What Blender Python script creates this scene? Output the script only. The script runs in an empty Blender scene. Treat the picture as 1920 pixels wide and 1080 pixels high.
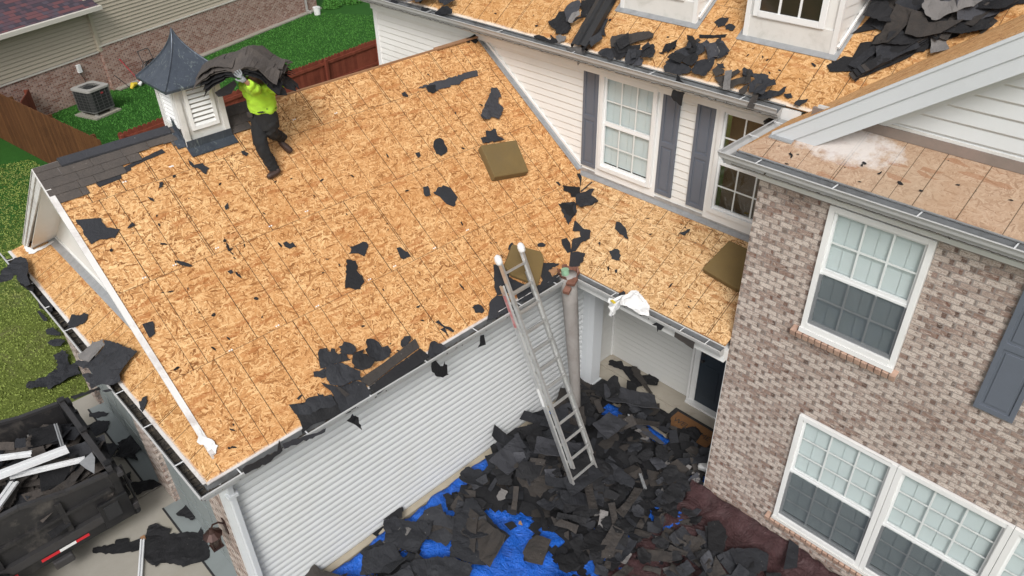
import bpy, bmesh, math, random
import numpy as np
from mathutils import Vector, Matrix, noise
R_ = math.radians
scene = bpy.context.scene
COL = scene.collection

# ------------------------------------------------------------------ camera
CAM = Vector((6.39154632, -8.83282438, 9.46398113))
RX, RY, RZ, FPX = R_(55.37233232), R_(1.21646779), R_(45.43611231), 1416.2497
cam_data = bpy.data.cameras.new('camera')
cam = bpy.data.objects.new('camera', cam_data)
COL.objects.link(cam)
cam.location = CAM
cam.rotation_euler = (RX, RY, RZ)
cam_data.sensor_width = 36.0
cam_data.lens = FPX * 36.0 / 1920.0
cam_data.clip_end = 500
cam_data.clip_start = 0.05
scene.camera = cam
CM = cam.rotation_euler.to_matrix()

# ------------------------------------------------------------------ sky, sun, exposure (overcast)
SUN_EL, SUN_AZ = R_(44), R_(138)      # azimuth: direction the light comes from, measured from +y clockwise
world = bpy.data.worlds.new('World')
scene.world = world
world.use_nodes = True
wn = world.node_tree
wn.nodes.clear()
w_out = wn.nodes.new('ShaderNodeOutputWorld')
w_bg = wn.nodes.new('ShaderNodeBackground')
w_sky = wn.nodes.new('ShaderNodeTexSky')
w_sky.sky_type = 'NISHITA'
w_sky.sun_disc = False
w_sky.sun_elevation = SUN_EL
w_sky.sun_rotation = SUN_AZ
w_sky.dust_density = 4.0
w_hsv = wn.nodes.new('ShaderNodeHueSaturation')
w_hsv.inputs['Saturation'].default_value = 0.22
wn.links.new(w_sky.outputs[0], w_hsv.inputs['Color'])
wn.links.new(w_hsv.outputs[0], w_bg.inputs['Color'])
w_bg.inputs['Strength'].default_value = 0.125
wn.links.new(w_bg.outputs[0], w_out.inputs[0])
sun_d = bpy.data.lights.new('sun', 'SUN')
sun_d.energy = 1.5
sun_d.angle = R_(20)
sun_d.color = (1.0, 0.98, 0.95)
sun = bpy.data.objects.new('sun', sun_d)
COL.objects.link(sun)
sdir = Vector((math.sin(SUN_AZ) * math.cos(SUN_EL), math.cos(SUN_AZ) * math.cos(SUN_EL), math.sin(SUN_EL)))
sun.rotation_euler = sdir.to_track_quat('Z', 'Y').to_euler()
scene.view_settings.view_transform = 'Standard'
scene.view_settings.look = 'None'
scene.view_settings.exposure = 0.34
scene.view_settings.gamma = 1.0
scene.render.engine = 'CYCLES'

# ------------------------------------------------------------------ house measurements (metres)
XR, ZR, ZE, S = -3.488, 5.631, 3.105, 0.72407      # garage ridge x, ridge z, eave z, pitch
X3, Z3, YV = -1.089, 3.8936, -1.466                # valley top x/z, porch eave y
S2 = (Z3 - ZE) / -YV
YG, YR, YP, SP = -6.8, -7.19, -7.404, 0.45         # gable wall, rake, pent eave, pent pitch
XG = -0.364
ZM, YM = 6.0, -0.33                                # main eave
XB, YB, ZB = 2.733, -1.34, 5.85                    # brick corner, brick face, brick eave
XW = 2.49
FX = Vector((1, 0, 0)); FY = Vector((0, 1, 0)); FZ = Vector((0, 0, 1))

def ray(u, v):
    return CM @ Vector(((u - 960) / FPX, -(v - 540) / FPX, -1))
def hit(u, v, p0, n):                              # the point of a real surface seen at a photo position
    d = ray(u, v); n = Vector(n)
    return CAM + d * ((Vector(p0) - CAM).dot(n) / d.dot(n))
PL = {
    'ES': ((0, 0, ZE), (S, 0, 1)), 'PS': ((0, YV, ZE), (0, -S2, 1)), 'MS': ((0, YM, ZM), (0, -S, 1)),
    'PENT': ((0, YP, ZE), (0, -SP, 1)), 'BP': ((XW, -1.53, ZB), (0, -SP, 1)), 'WS': ((XW, 0, ZB), (-S, 0, 1)),
    'G': ((0, 0, 0.0), (0, 0, 1)), 'G2': ((0, 0, 0.2), (0, 0, 1)), 'EG': ((0.06, 0, 0), (1, 0, 0)),
    'GW': ((XG + .02, 0, 0), (1, 0, 0)), 'MW': ((0, -.03, 0), (0, 1, 0)), 'GL': ((.14, 0, 0), (1, 0, 0)),
    'MG': ((0, -.47, 0), (0, 1, 0)), 'PG': ((0, YV - .14, 0), (0, 1, 0)),
    'EZ': ((0, 0, ZE + .02), (0, 0, 1)), 'MZ': ((0, 0, ZM + .02), (0, 0, 1)), 'BED': ((0, 0, 1.2), (0, 0, 1)),
}
def at(pl, u, v):
    return hit(u, v, *PL[pl])
def pix(P):
    d = CM.transposed() @ (Vector(P) - CAM)
    return 960 + FPX * d.x / -d.z, 540 - FPX * d.y / -d.z

# ------------------------------------------------------------------ node helpers
class NT:
    def __init__(s, name):
        s.m = bpy.data.materials.new(name); s.m.use_nodes = True
        s.t = s.m.node_tree; s.t.nodes.clear()
        s.out = s.n('ShaderNodeOutputMaterial'); s.b = s.n('ShaderNodeBsdfPrincipled')
        s.l(s.b.outputs[0], s.out.inputs[0])
    def n(s, t, **k):
        x = s.t.nodes.new(t)
        for a, b in k.items(): setattr(x, a, b)
        return x
    def l(s, a, b): s.t.links.new(a, b)
    def put(s, sock, v):
        if isinstance(v, bpy.types.NodeSocket): s.l(v, sock)
        elif isinstance(v, (tuple, list)) and len(v) == 3 and sock.type == 'RGBA': sock.default_value = (*v, 1)
        else: sock.default_value = v
    def math(s, op, a, b=0.0, c=None):
        x = s.n('ShaderNodeMath', operation=op); s.put(x.inputs[0], a); s.put(x.inputs[1], b)
        if c is not None: s.put(x.inputs[2], c)
        return x.outputs[0]
    def mix(s, f, a, b, mode='MIX'):
        x = s.n('ShaderNodeMix', data_type='RGBA', blend_type=mode)
        s.put(x.inputs[0], f); s.put(x.inputs[6], a); s.put(x.inputs[7], b)
        return x.outputs[2]
    def ramp(s, f, stops, interp='LINEAR'):
        x = s.n('ShaderNodeValToRGB'); s.put(x.inputs[0], f); cr = x.color_ramp; cr.interpolation = interp
        while len(cr.elements) < len(stops): cr.elements.new(0.5)
        for e, (p, c) in zip(cr.elements, stops):
            e.position = p; e.color = (*c, 1) if isinstance(c, tuple) else (c, c, c, 1)
        return x.outputs[0]
    def uv(s): return s.n('ShaderNodeUVMap', uv_map='UVMap').outputs[0]
    def obj(s): return s.n('ShaderNodeTexCoord').outputs['Object']
    def map(s, v, sc=(1, 1, 1), rot=(0, 0, 0), loc=(0, 0, 0)):
        x = s.n('ShaderNodeMapping'); s.l(v, x.inputs[0]); x.inputs['Scale'].default_value = sc
        x.inputs['Rotation'].default_value = rot; x.inputs['Location'].default_value = loc
        return x.outputs[0]
    def noise(s, v, scale, det=4, rough=.55, dist=0.0, out=0):
        x = s.n('ShaderNodeTexNoise'); s.l(v, x.inputs[0]); x.inputs['Scale'].default_value = scale
        x.inputs['Detail'].default_value = det; x.inputs['Roughness'].default_value = rough
        x.inputs['Distortion'].default_value = dist
        return x.outputs[out]
    def vor(s, v, scale, out='Color', feature='F1', rnd=1.0):
        x = s.n('ShaderNodeTexVoronoi', feature=feature); s.l(v, x.inputs[0]); x.inputs['Scale'].default_value = scale
        x.inputs['Randomness'].default_value = rnd
        return x.outputs[out]
    def sep(s, v):
        x = s.n('ShaderNodeSeparateXYZ'); s.l(v, x.inputs[0]); return x.outputs
    def comb(s, a, b, c=0.0):
        x = s.n('ShaderNodeCombineXYZ'); s.put(x.inputs[0], a); s.put(x.inputs[1], b); s.put(x.inputs[2], c); return x.outputs[0]
    def white(s, v, out=0):
        x = s.n('ShaderNodeTexWhiteNoise', noise_dimensions='3D'); s.l(v, x.inputs[0]); return x.outputs[out]
    def bump(s, h, strength=.3, dist=.01):
        x = s.n('ShaderNodeBump'); s.put(x.inputs['Height'], h); x.inputs['Strength'].default_value = strength
        x.inputs['Distance'].default_value = dist; s.l(x.outputs[0], s.b.inputs['Normal'])
    def done(s, col, rough=.8, metal=0.0, spec=None):
        s.put(s.b.inputs['Base Color'], col); s.put(s.b.inputs['Roughness'], rough); s.put(s.b.inputs['Metallic'], metal)
        if spec is not None: s.b.inputs['Specular IOR Level'].default_value = spec
        return s.m

def plain(name, col, rough=.7, metal=0.0, var=.12, scale=6.0, bump=0.0, dirt=None, bscale=80, spec=None):
    t = NT(name); o = t.obj()
    f = t.noise(o, scale, 6, .65)
    c = t.mix(f, tuple(x * (1 - var) for x in col), tuple(min(1, x * (1 + var)) for x in col))
    if dirt:
        d = t.ramp(t.noise(o, scale * .55, 8, .7, .4), [(0.5, 0.0), (0.72, dirt[3])])
        c = t.mix(d, c, dirt[:3])
    if bump: t.bump(t.noise(o, bscale, 3), bump, .005)
    return t.done(c, rough, metal, spec)

# oriented strand board. UV is in metres, u along the eave, v up the slope
def osb(name, base, dark, light, du=0.0, white_edge=0.0, tint=None, tint_amt=0.0, prime=None, seed=0.0, stain=.5, line=1.0):
    t = NT(name); uv = t.uv(); u, v, _ = t.sep(uv)
    warp = t.noise(t.map(uv, loc=(seed, seed, 0)), 9, 2, .5, 0, 1)
    off = t.n('ShaderNodeVectorMath', operation='SCALE'); t.l(warp, off.inputs[0]); off.inputs[3].default_value = .035
    add = t.n('ShaderNodeVectorMath', operation='ADD'); t.l(uv, add.inputs[0]); t.l(off.outputs[0], add.inputs[1])
    p = add.outputs[0]
    vals = []
    for k, (a, sx, sy) in enumerate([(.25, 10, 52), (.85, 13, 60), (-.45, 9, 48), (1.5, 16, 74), (-1.0, 12, 66), (.0, 8, 58)]):
        w = t.vor(t.map(p, sc=(sx, sy, 1), rot=(0, 0, 0), loc=(k * 7.3 + seed, k * 3.1, 0)) if False else
                  t.map(t.map(p, rot=(0, 0, a)), sc=(sx, sy, 1), loc=(k * 7.3 + seed, k * 3.1, 0)), 1.0)
        vals.append(t.sep(w))
    cur = vals[0][0]; top = vals[0][1]
    for q in vals[1:]:
        g = t.math('GREATER_THAN', q[1], top)
        cur = t.math('ADD', t.math('MULTIPLY', q[0], g), t.math('MULTIPLY', cur, t.math('SUBTRACT', 1.0, g)))
        top = t.math('MAXIMUM', q[1], top)
    c = t.ramp(cur, [(0.03, dark), (.16, tuple(d * .5 + b * .5 for d, b in zip(dark, base))), (.42, base), (.72, tuple(b * .55 + l * .45 for b, l in zip(base, light))), (1, light)])
    fine = t.noise(t.map(p, sc=(1, 4, 1)), 40, 3, .6)
    c = t.mix(t.ramp(fine, [(.45, 0.0), (.7, .55)]), c, tuple(x * .5 for x in base))
    big = t.noise(uv, .8, 4, .6, .5)
    c = t.mix(t.ramp(big, [(.35, 0.0), (.75, stain)]), c, (base[0] * .78, base[1] * .62, base[2] * .42))
    pnl = t.white(t.comb(t.math('FLOOR', t.math('ADD', t.math('DIVIDE', u, 2.44), t.math('MULTIPLY', t.math('FLOOR', t.math('DIVIDE', v, 1.22)), .5))), t.math('FLOOR', t.math('DIVIDE', v, 1.22)), seed))
    c = t.mix(t.math('MULTIPLY', pnl, .22), c, (base[0] * .85, base[1] * .70, base[2] * .55))
    if tint: c = t.mix(t.math('MULTIPLY', t.ramp(t.noise(uv, .9, 3, .5, .3), [(.3, .3), (.7, 1.0)]), tint_amt), c, tint)
    # streaky reddish strands and dark knots
    kn = t.vor(t.map(p, sc=(5, 22, 1), rot=(0, 0, .4)), 1.0)
    c = t.mix(t.math('MULTIPLY', t.math('GREATER_THAN', t.sep(kn)[2], .93), .5), c, (base[0] * .62, base[1] * .42, base[2] * .3))
    dots = t.vor(uv, 5.0, 'Distance')
    dsel = t.math('GREATER_THAN', t.sep(t.vor(uv, 5.0))[0], .72)
    dm = t.math('MULTIPLY', t.math('LESS_THAN', dots, .055), dsel)
    c = t.mix(t.math('MULTIPLY', dm, .8), c, (.05, .035, .025))
    # printed layout lines every 406 mm, joints between rows every 1.22 m
    row = t.math('FLOOR', t.math('DIVIDE', v, 1.22))
    ph = t.math('MULTIPLY', t.math('FRACT', t.math('MULTIPLY', t.math('ADD', row, 1.3), .377)), .2)
    uu = t.math('ADD', t.math('ADD', u, ph), du)
    lu = t.math('ABSOLUTE', t.math('SUBTRACT', t.math('FRACT', t.math('DIVIDE', uu, .4065)), .5))
    cell = t.white(t.comb(t.math('FLOOR', t.math('DIVIDE', uu, .4065)), row, seed))
    wdt = t.math('MULTIPLY_ADD', cell, .008, .0065)
    lm = t.math('LESS_THAN', lu, wdt)
    u3 = t.math('ADD', uu, .13); l3 = t.math('ABSOLUTE', t.math('SUBTRACT', t.math('FRACT', t.math('DIVIDE', u3, .6096)), .5))
    c3 = t.math('GREATER_THAN', t.white(t.comb(t.math('FLOOR', t.math('DIVIDE', u3, .6096)), row, t.math('ADD', 7.7, seed))), .45)
    lm = t.math('MAXIMUM', lm, t.math('MULTIPLY', t.math('LESS_THAN', l3, .006), c3))
    lm = t.math('MULTIPLY', lm, t.ramp(t.noise(uv, 3.0, 3), [(.30, .6), (.45, 1.0)]))
    lv = t.math('ABSOLUTE', t.math('SUBTRACT', t.math('FRACT', t.math('ADD', t.math('DIVIDE', v, 1.22), .5)), .5))
    lm2 = t.math('MULTIPLY', t.math('LESS_THAN', lv, .0042), .55)
    lines = t.math('MULTIPLY', t.math('MAXIMUM', lm, lm2), line)
    c = t.mix(lines, c, (.055, .036, .022))
    if white_edge:
        e = t.math('SUBTRACT', t.math('MULTIPLY', t.noise(uv, 2.6, 4, .7), 2 * white_edge), v)
        c = t.mix(t.ramp(t.math('MULTIPLY_ADD', e, 12, .35), [(.3, 0.0), (.7, .75)]), c, (.72, .66, .58))
    if prime:
        pu, pv, ru, rv = prime
        d1 = t.math('DIVIDE', t.math('SUBTRACT', u, pu), ru); d2 = t.math('DIVIDE', t.math('SUBTRACT', v, pv), rv)
        dd = t.math('ADD', t.math('MULTIPLY', d1, d1), t.math('MULTIPLY', d2, d2))
        dd = t.math('ADD', dd, t.math('MULTIPLY_ADD', t.noise(uv, 5, 7, .75), 3.0, -1.5))
        c = t.mix(t.ramp(dd, [(.25, .75), (1.25, 0.0)]), c, (.62, .60, .59))
    h = t.math('SUBTRACT', t.math('MULTIPLY', cur, .5), t.math('MULTIPLY', lines, 2.0))
    t.bump(h, .35, .004)
    return t.done(c, .82, 0, .25)

# tumbled brick with real-world coursing; UV in metres
def brick_mat(name, light, mid, red, dark, mortar, bl=.205, bh=.0677, smear=.55, seed=0.0):
    t = NT(name); uv = t.uv(); u, v, _ = t.sep(uv)
    wob = t.noise(uv, 14, 3, .6, 0, 1); ws = t.sep(wob)
    u2 = t.math('ADD', u, t.math('MULTIPLY_ADD', ws[0], .018, -.009)); v2 = t.math('ADD', v, t.math('MULTIPLY_ADD', ws[1], .010, -.005))
    row = t.math('FLOOR', t.math('DIVIDE', v2, bh))
    sh = t.math('MULTIPLY', t.math('MODULO', row, 2.0), .5)
    cu = t.math('ADD', t.math('DIVIDE', u2, bl), t.math('ADD', sh, 100.0))
    ci = t.math('FLOOR', cu); fu = t.math('FRACT', cu); fv = t.math('FRACT', t.math('DIVIDE', v2, bh))
    idv = t.comb(ci, row, seed)
    rnd = t.sep(t.white(idv, 1))
    c = t.ramp(rnd[0], [(0, tuple(a * .5 + b * .5 for a, b in zip(red, mid))), (.06, mid), (.22, light), (.55, tuple(a * .75 + b * .25 for a, b in zip(light, mid))), (.80, tuple(a * .4 + b * .6 for a, b in zip(light, mid))), (.96, tuple(a * .5 + b * .5 for a, b in zip(red, mid)))], 'LINEAR')
    stain = t.noise(t.map(uv, sc=(1, 1.7, 1), loc=(seed, 0, 0)), 34, 5, .7, .6)
    c = t.mix(t.ramp(stain, [(.52, 0.0), (.62, .75)]), c, tuple(a * .55 + b * .45 for a, b in zip(red, dark)))
    # burnt end of each brick
    lim = t.math('MULTIPLY_ADD', rnd[1], .22, .68)
    end = t.math('GREATER_THAN', t.math('ADD', fu, t.math('MULTIPLY_ADD', ws[2], .16, -.08)), lim)
    endc = t.mix(rnd[2], dark, red)
    c = t.mix(t.math('MULTIPLY', end, t.math('MULTIPLY_ADD', rnd[0], .35, .62)), c, endc)
    sm = t.noise(t.map(uv, sc=(1, 2.2, 1), loc=(3.3, seed, 0)), 15, 6, .72, 1.0)
    c = t.mix(t.math('MULTIPLY', t.ramp(sm, [(.5, 0.0), (.66, 1.0)]), smear), c, tuple(min(1, a * 1.32) for a in light))
    spk = t.noise(uv, 75, 4, .7)
    c = t.mix(t.ramp(spk, [(.52, 0.0), (.62, .6)]), c, tuple(a * .6 + b * .4 for a, b in zip(red, mid)))
    mu = t.math('MAXIMUM', t.math('LESS_THAN', fu, .05), t.math('GREATER_THAN', fu, .965))
    mv = t.math('MAXIMUM', t.math('LESS_THAN', fv, .10), t.math('GREATER_THAN', fv, .93))
    m = t.math('MAXIMUM', mu, mv)
    c = t.mix(t.math('MULTIPLY', m, .8), c, mortar)
    big = t.noise(uv, 1.1, 4, .6)
    c = t.mix(t.ramp(big, [(.3, .22), (.7, 0.0)]), c, tuple(a * .6 for a in mid))
    t.bump(t.math('SUBTRACT', t.math('MULTIPLY', stain, -.3), m), .6, .008)
    return t.done(c, .88, 0, .2)

def felt(name, col, var=.35, rough=.75, gran=0.0, brown=None):
    t = NT(name); o = t.obj()
    oi = t.n('ShaderNodeObjectInfo').outputs['Random']
    big = t.noise(o, 3.5, 5, .65, .3)
    f = t.math('MULTIPLY_ADD', oi, .55, t.math('MULTIPLY', big, .6))
    c = t.mix(f, tuple(x * (1 - var) for x in col), tuple(x * (1 + var) for x in col))
    if brown: c = t.mix(t.ramp(t.noise(o, 6, 6, .7), [(.42, 0.0), (.62, .8)]), c, brown)
    if gran:
        g = t.noise(o, 260, 2, .8)
        c = t.mix(t.math('MULTIPLY', g, gran), c, tuple(x * 2.0 for x in col))
    sp = t.vor(o, 22, 'Distance'); ss = t.math('GREATER_THAN', t.sep(t.vor(o, 22))[0], .93)
    c = t.mix(t.math('MULTIPLY', t.math('MULTIPLY', t.math('LESS_THAN', sp, .1), ss), .7), c, (.35, .33, .3))
    t.bump(t.math('ADD', t.noise(o, 50, 5, .7), t.math('MULTIPLY', t.noise(o, 7, 4, .6, .8), 3.0)), .5, .010)
    return t.done(c, rough, 0, .35)

M = {}
M['osb'] = osb('osb_deck', (.565, .295, .118), (.15, .052, .014), (.85, .575, .29), du=.0, white_edge=.028, stain=.40)
M['osb_porch'] = osb('osb_porch_deck', (.56, .335, .155), (.15, .065, .02), (.83, .61, .35), du=.1, seed=4.0, stain=.25, line=.85)
M['osb_pent'] = osb('osb_pent_deck', (.57, .32, .13), (.16, .06, .018), (.84, .58, .30), du=.15, white_edge=.03, seed=8.0, stain=.35)
M['osb_main'] = osb('osb_main_deck', (.56, .315, .13), (.15, .06, .018), (.83, .58, .31), du=.05, white_edge=.06, seed=2.0, stain=.6)
M['osb_wing'] = osb('osb_wing_deck', (.74, .43, .19), (.36, .15, .05), (.90, .62, .34), du=.05, seed=5.0, line=.3)
M['osb_old'] = osb('osb_weathered_deck', (.43, .28, .19), (.24, .13, .08), (.56, .42, .31), du=.2, seed=6.0, tint=(.36, .30, .22), tint_amt=.5,
                   prime=(1.0, .52, .62, .30), line=.8)
M['vinyl'] = plain('white_vinyl', (.70, .69, .665), .5, 0, .05, 1.2, dirt=(.55, .53, .47, .25))
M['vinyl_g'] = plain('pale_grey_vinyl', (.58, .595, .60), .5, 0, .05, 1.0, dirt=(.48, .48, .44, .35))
M['vinyl_shade'] = plain('shaded_porch_vinyl', (.56, .56, .54), .5, 0, .05, 1.0)  # darker copy of the white vinyl, porch shade put into the colour
M['trim'] = plain('white_trim', (.72, .72, .71), .45, 0, .05, 2.0, dirt=(.5, .49, .46, .3))
M['trim_grey'] = plain('pale_blue_grey_trim', (.56, .58, .60), .45, 0, .04, 2.0, dirt=(.46, .47, .48, .3))
M['rake_worn'] = plain('worn_white_rake_board', (.66, .64, .62), .6, 0, .08, 5.0, dirt=(.36, .30, .28, .8))
M['gutter'] = plain('grey_white_gutter_metal', (.43, .43, .425), .4, .0, .08, 4.0, dirt=(.34, .33, .31, .5))
M['gut_in'] = plain('galvanised_gutter_inside', (.25, .26, .27), .5, .2, .2, 5.0, dirt=(.1, .09, .08, .8))
M['flash'] = plain('aluminium_flashing', (.42, .43, .44), .4, .5, .25, 14.0, dirt=(.25, .25, .25, .5))
M['mold_board'] = plain('mildewed_white_board', (.62, .61, .585), .7, 0, .08, 5.0, dirt=(.36, .355, .31, .6))
M['shutter'] = plain('blue_grey_shutter', (.115, .13, .16), .5, 0, .12, 3.0)
M['door'] = plain('dark_blue_door', (.022, .032, .045), .4, 0, .1, 3.0)
M['garage_door'] = plain('grey_green_door', (.21, .235, .235), .5, 0, .06, 2.0, dirt=(.16, .175, .17, .4))
M['brick'] = brick_mat('tumbled_brick', (.58, .51, .455), (.33, .255, .215), (.17, .085, .062), (.05, .034, .028), (.25, .225, .21), smear=.6)
M['brick_n'] = brick_mat('neighbour_brick', (.52, .38, .32), (.30, .16, .12), (.22, .085, .06), (.09, .055, .05), (.42, .37, .33), smear=.3, seed=3.0)
M['sill_brick'] = plain('rowlock_brick', (.40, .265, .20), .85, 0, .35, 9.0, dirt=(.17, .08, .06, .8))
M['felt'] = felt('black_felt', (.021, .022, .026))
M['felt_b'] = felt('deep_black_shingle_back', (.011, .011, .0125))
M['felt_g'] = felt('grey_felt', (.042, .043, .050), .25)
M['felt_l'] = felt('pale_grey_shingle_back', (.15, .142, .138), .35)
M['shingle'] = felt('brown_black_shingle', (.028, .025, .0235), .4, .9, .6, (.045, .037, .031))
M['shingle_r'] = felt('charcoal_shingle', (.052, .045, .041), .35, .9, .8, (.085, .070, .060))
M['foam'] = plain('olive_foam', (.150, .100, .036), .95, 0, .22, 3.0, .6, dirt=(.13, .095, .045, .6), bscale=60)
M['alu'] = plain('ladder_aluminium', (.60, .60, .59), .38, .75, .15, 10.0, dirt=(.3, .3, .29, .5))
M['red'] = plain('red_label', (.35, .03, .035), .6, 0, .15, 8.0, dirt=(.4, .3, .3, .5))
M['white_cloth'] = plain('white_cloth', (.68, .68, .675), .9, 0, .05, 10.0, .3)
M['black'] = plain('black_paint', (.012, .012, .013), .4, 0, .4, 5.0, .1, dirt=(.05, .045, .042, .5))
M['black_worn'] = plain('worn_black_steel', (.022, .021, .022), .5, 0, .5, 4.0, .3, dirt=(.13, .115, .10, .75))
M['rubber'] = plain('tyre_rubber', (.02, .02, .021), .85, 0, .3, 9.0, .3)
M['steel'] = plain('grey_steel', (.06, .058, .06), .45, .4, .2, 9.0, dirt=(.06, .05, .045, .7))
M['brown_tube'] = plain('weathered_grey_pole', (.27, .25, .235), .75, 0, .2, 3.0, .4, dirt=(.15, .12, .11, .7))
M['copper'] = plain('rusty_brown_flashing', (.17, .075, .05), .6, .1, .3, 12.0, dirt=(.28, .14, .1, .6))
M['green'] = plain('pale_green_plastic', (.25, .42, .28), .5)
M['tarp_b'] = None
M['concrete'] = None

t = NT('blue_tarp'); o = t.obj()
wr = t.noise(o, 5, 6, .7, 1.2); t.bump(t.math('ADD', wr, t.math('MULTIPLY', t.noise(o, 22, 3), .25)), 1.0, .09)
M['tarp_b'] = t.done(t.mix(t.noise(o, 3.5, 5, .7, 1.0), (.006, .06, .40), (.018, .19, .80)), .38, 0, .5)
t = NT('maroon_tarp'); o = t.obj()
wr = t.noise(o, 4, 6, .7, 1.4); t.bump(wr, 1.0, .10)
M['tarp_m'] = t.done(t.mix(t.noise(o, 3, 5, .7, 1.0), (.028, .012, .013), (.085, .038, .04)), .55, 0, .4)
t = NT('driveway_concrete'); o = t.obj()
c = t.mix(t.noise(o, 1.3, 8, .7, .4), (.24, .225, .19), (.42, .395, .35))
c = t.mix(t.ramp(t.noise(o, .5, 5, .6), [(.45, 0.0), (.7, .55)]), c, (.27, .25, .16))
c = t.mix(t.math('MULTIPLY', t.noise(o, 90, 2, .8), .35), c, (.2, .19, .17))
t.bump(t.noise(o, 60, 4, .7), .3, .004); M['concrete'] = t.done(c, .9, 0, .2)
t = NT('porch_concrete'); o = t.obj()
c = t.mix(t.noise(o, 2.0, 8, .7, .4), (.30, .27, .22), (.44, .40, .34))
c = t.mix(t.math('MULTIPLY', t.ramp(t.noise(o, 3.5, 6, .7, 1.0), [(.55, 0.0), (.7, 1.0)]), .5), c, (.2, .16, .12))
t.bump(t.noise(o, 60, 4, .7), .2, .004); M['porch_c'] = t.done(c, .85, 0, .25)
t = NT('lawn_grass'); o = t.obj()
c = t.mix(t.noise(o, 1.3, 6, .7, .5), (.018, .085, .012), (.040, .155, .022))
gx = t.sep(o)[0]
near = t.ramp(t.math('MULTIPLY_ADD', gx, .1, 1.75), [(.15, 0.0), (.75, 1.0)])
c2 = t.mix(t.noise(o, 2.2, 7, .75, .8), (.11, .145, .025), (.215, .25, .06))
c2 = t.mix(t.ramp(t.noise(o, .9, 6, .7, 1.2), [(.52, 0.0), (.68, .7)]), c2, (.22, .19, .10))
c = t.mix(near, c, c2)
c = t.mix(t.math('MULTIPLY', t.noise(t.map(o, sc=(1, 1, 1)), 55, 4, .8), .75), c, (.012, .03, .006))
t.bump(t.noise(o, 40, 5, .8), .5, .02); M['grass'] = t.done(c, .95, 0, .15)
M['blade'] = plain('grass_blades', (.055, .19, .022), .8, 0, .5, 2.0)
M['blade_dry'] = plain('olive_grass_blades', (.20, .25, .05), .8, 0, .25, .8, dirt=(.26, .24, .09, .5))
def wood(name, a, b, fw=.14):
    t = NT(name); uv = t.uv(); u, v, _ = t.sep(uv)
    id_ = t.white(t.comb(t.math('FLOOR', t.math('DIVIDE', u, fw)), 0.0, 0.0))
    g = t.noise(t.map(uv, sc=(14, 1, 1)), 3, 6, .7, .5)
    c = t.mix(t.math('MULTIPLY_ADD', id_, .5, t.math('MULTIPLY', g, .5)), a, b)
    c = t.mix(t.ramp(t.noise(uv, 1.3, 5, .7), [(.5, 0.0), (.8, .6)]), c, tuple(x * .45 for x in a))
    t.bump(g, .3, .01); return t.done(c, .75, 0, .25)
M['fence_r'] = wood('red_stained_cedar', (.13, .030, .018), (.25, .065, .038))
M['fence_b'] = wood('brown_stained_cedar', (.06, .022, .008), (.135, .058, .02))
M['tan_vinyl'] = plain('tan_vinyl', (.42, .37, .29), .5, 0, .05, 1.0)
M['tan_vinyl_l'] = plain('cream_trim', (.58, .55, .49), .5, 0, .05, 1.0)
t = NT('plum_roof_shingles'); uv = t.uv(); u, v, _ = t.sep(uv)
row = t.math('FLOOR', t.math('DIVIDE', v, .14)); cc = t.math('FLOOR', t.math('ADD', t.math('DIVIDE', u, .2), t.math('MULTIPLY', row, .37)))
wv = t.white(t.comb(cc, row, 1.0))
c = t.ramp(wv, [(0, (.05, .04, .055)), (.3, (.095, .055, .07)), (.6, (.15, .06, .065)), (.85, (.08, .065, .085))], 'CONSTANT')
c = t.mix(t.math('MULTIPLY', t.math('LESS_THAN', t.math('FRACT', t.math('DIVIDE', v, .14)), .16), .7), c, (.02, .015, .02))
c = t.mix(t.math('MULTIPLY', t.noise(uv, 120, 2), .4), c, (.03, .02, .03))
M['plum'] = t.done(c, .9)

# glass: clear with a fresnel reflection
def glass(name, tint=(.97, .985, .98), base_refl=.05):
    t = NT(name); t.t.nodes.remove(t.b)
    tr = t.n('ShaderNodeBsdfTransparent'); tr.inputs[0].default_value = (*tint, 1)
    gl = t.n('ShaderNodeBsdfGlossy'); gl.inputs['Roughness'].default_value = .02
    lw = t.n('ShaderNodeLayerWeight'); lw.inputs[0].default_value = .5
    f = t.math('MULTIPLY_ADD', t.math('POWER', lw.outputs['Facing'], 4.0), .6, base_refl)
    mx = t.n('ShaderNodeMixShader'); t.l(f, mx.inputs[0]); t.l(tr.outputs[0], mx.inputs[1]); t.l(gl.outputs[0], mx.inputs[2])
    t.l(mx.outputs[0], t.out.inputs[0]); return t.m
M['glass'] = glass('window_glass')
t = NT('insect_screen'); t.t.nodes.remove(t.b)
tr = t.n('ShaderNodeBsdfTransparent'); df = t.n('ShaderNodeBsdfDiffuse'); df.inputs[0].default_value = (.05, .06, .075, 1)
mx = t.n('ShaderNodeMixShader'); mx.inputs[0].default_value = .56
t.l(tr.outputs[0], mx.inputs[1]); t.l(df.outputs[0], mx.inputs[2]); t.l(mx.outputs[0], t.out.inputs[0]); M['screen'] = t.m
M['blind'] = plain('pale_blind_slats', (.50, .56, .565), .6, 0, .04, 2.0)
M['room'] = plain('dark_room', (.03, .028, .026), .9, 0, .3, 2.0)
M['room_brown'] = plain('brown_room', (.10, .065, .03), .9, 0, .3, 4.0)
M['muntin'] = plain('white_muntin', (.74, .75, .75), .45, 0, .03, 3.0)
t = NT('dark_copper_roof'); o = t.obj()
c = t.mix(t.noise(o, 4, 6, .7, .6), (.035, .043, .055), (.12, .14, .175))
c = t.mix(t.ramp(t.noise(t.map(o, sc=(6, 6, 1)), 3, 7, .75, 1.2), [(.56, 0.0), (.68, .8)]), c, (.30, .34, .32))
t.bump(t.noise(o, 6, 4), .2, .02); M['cap'] = t.done(c, .38, .5)
M['louvre'] = plain('white_louvre', (.78, .78, .77), .5, 0, .03, 3.0)
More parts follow.
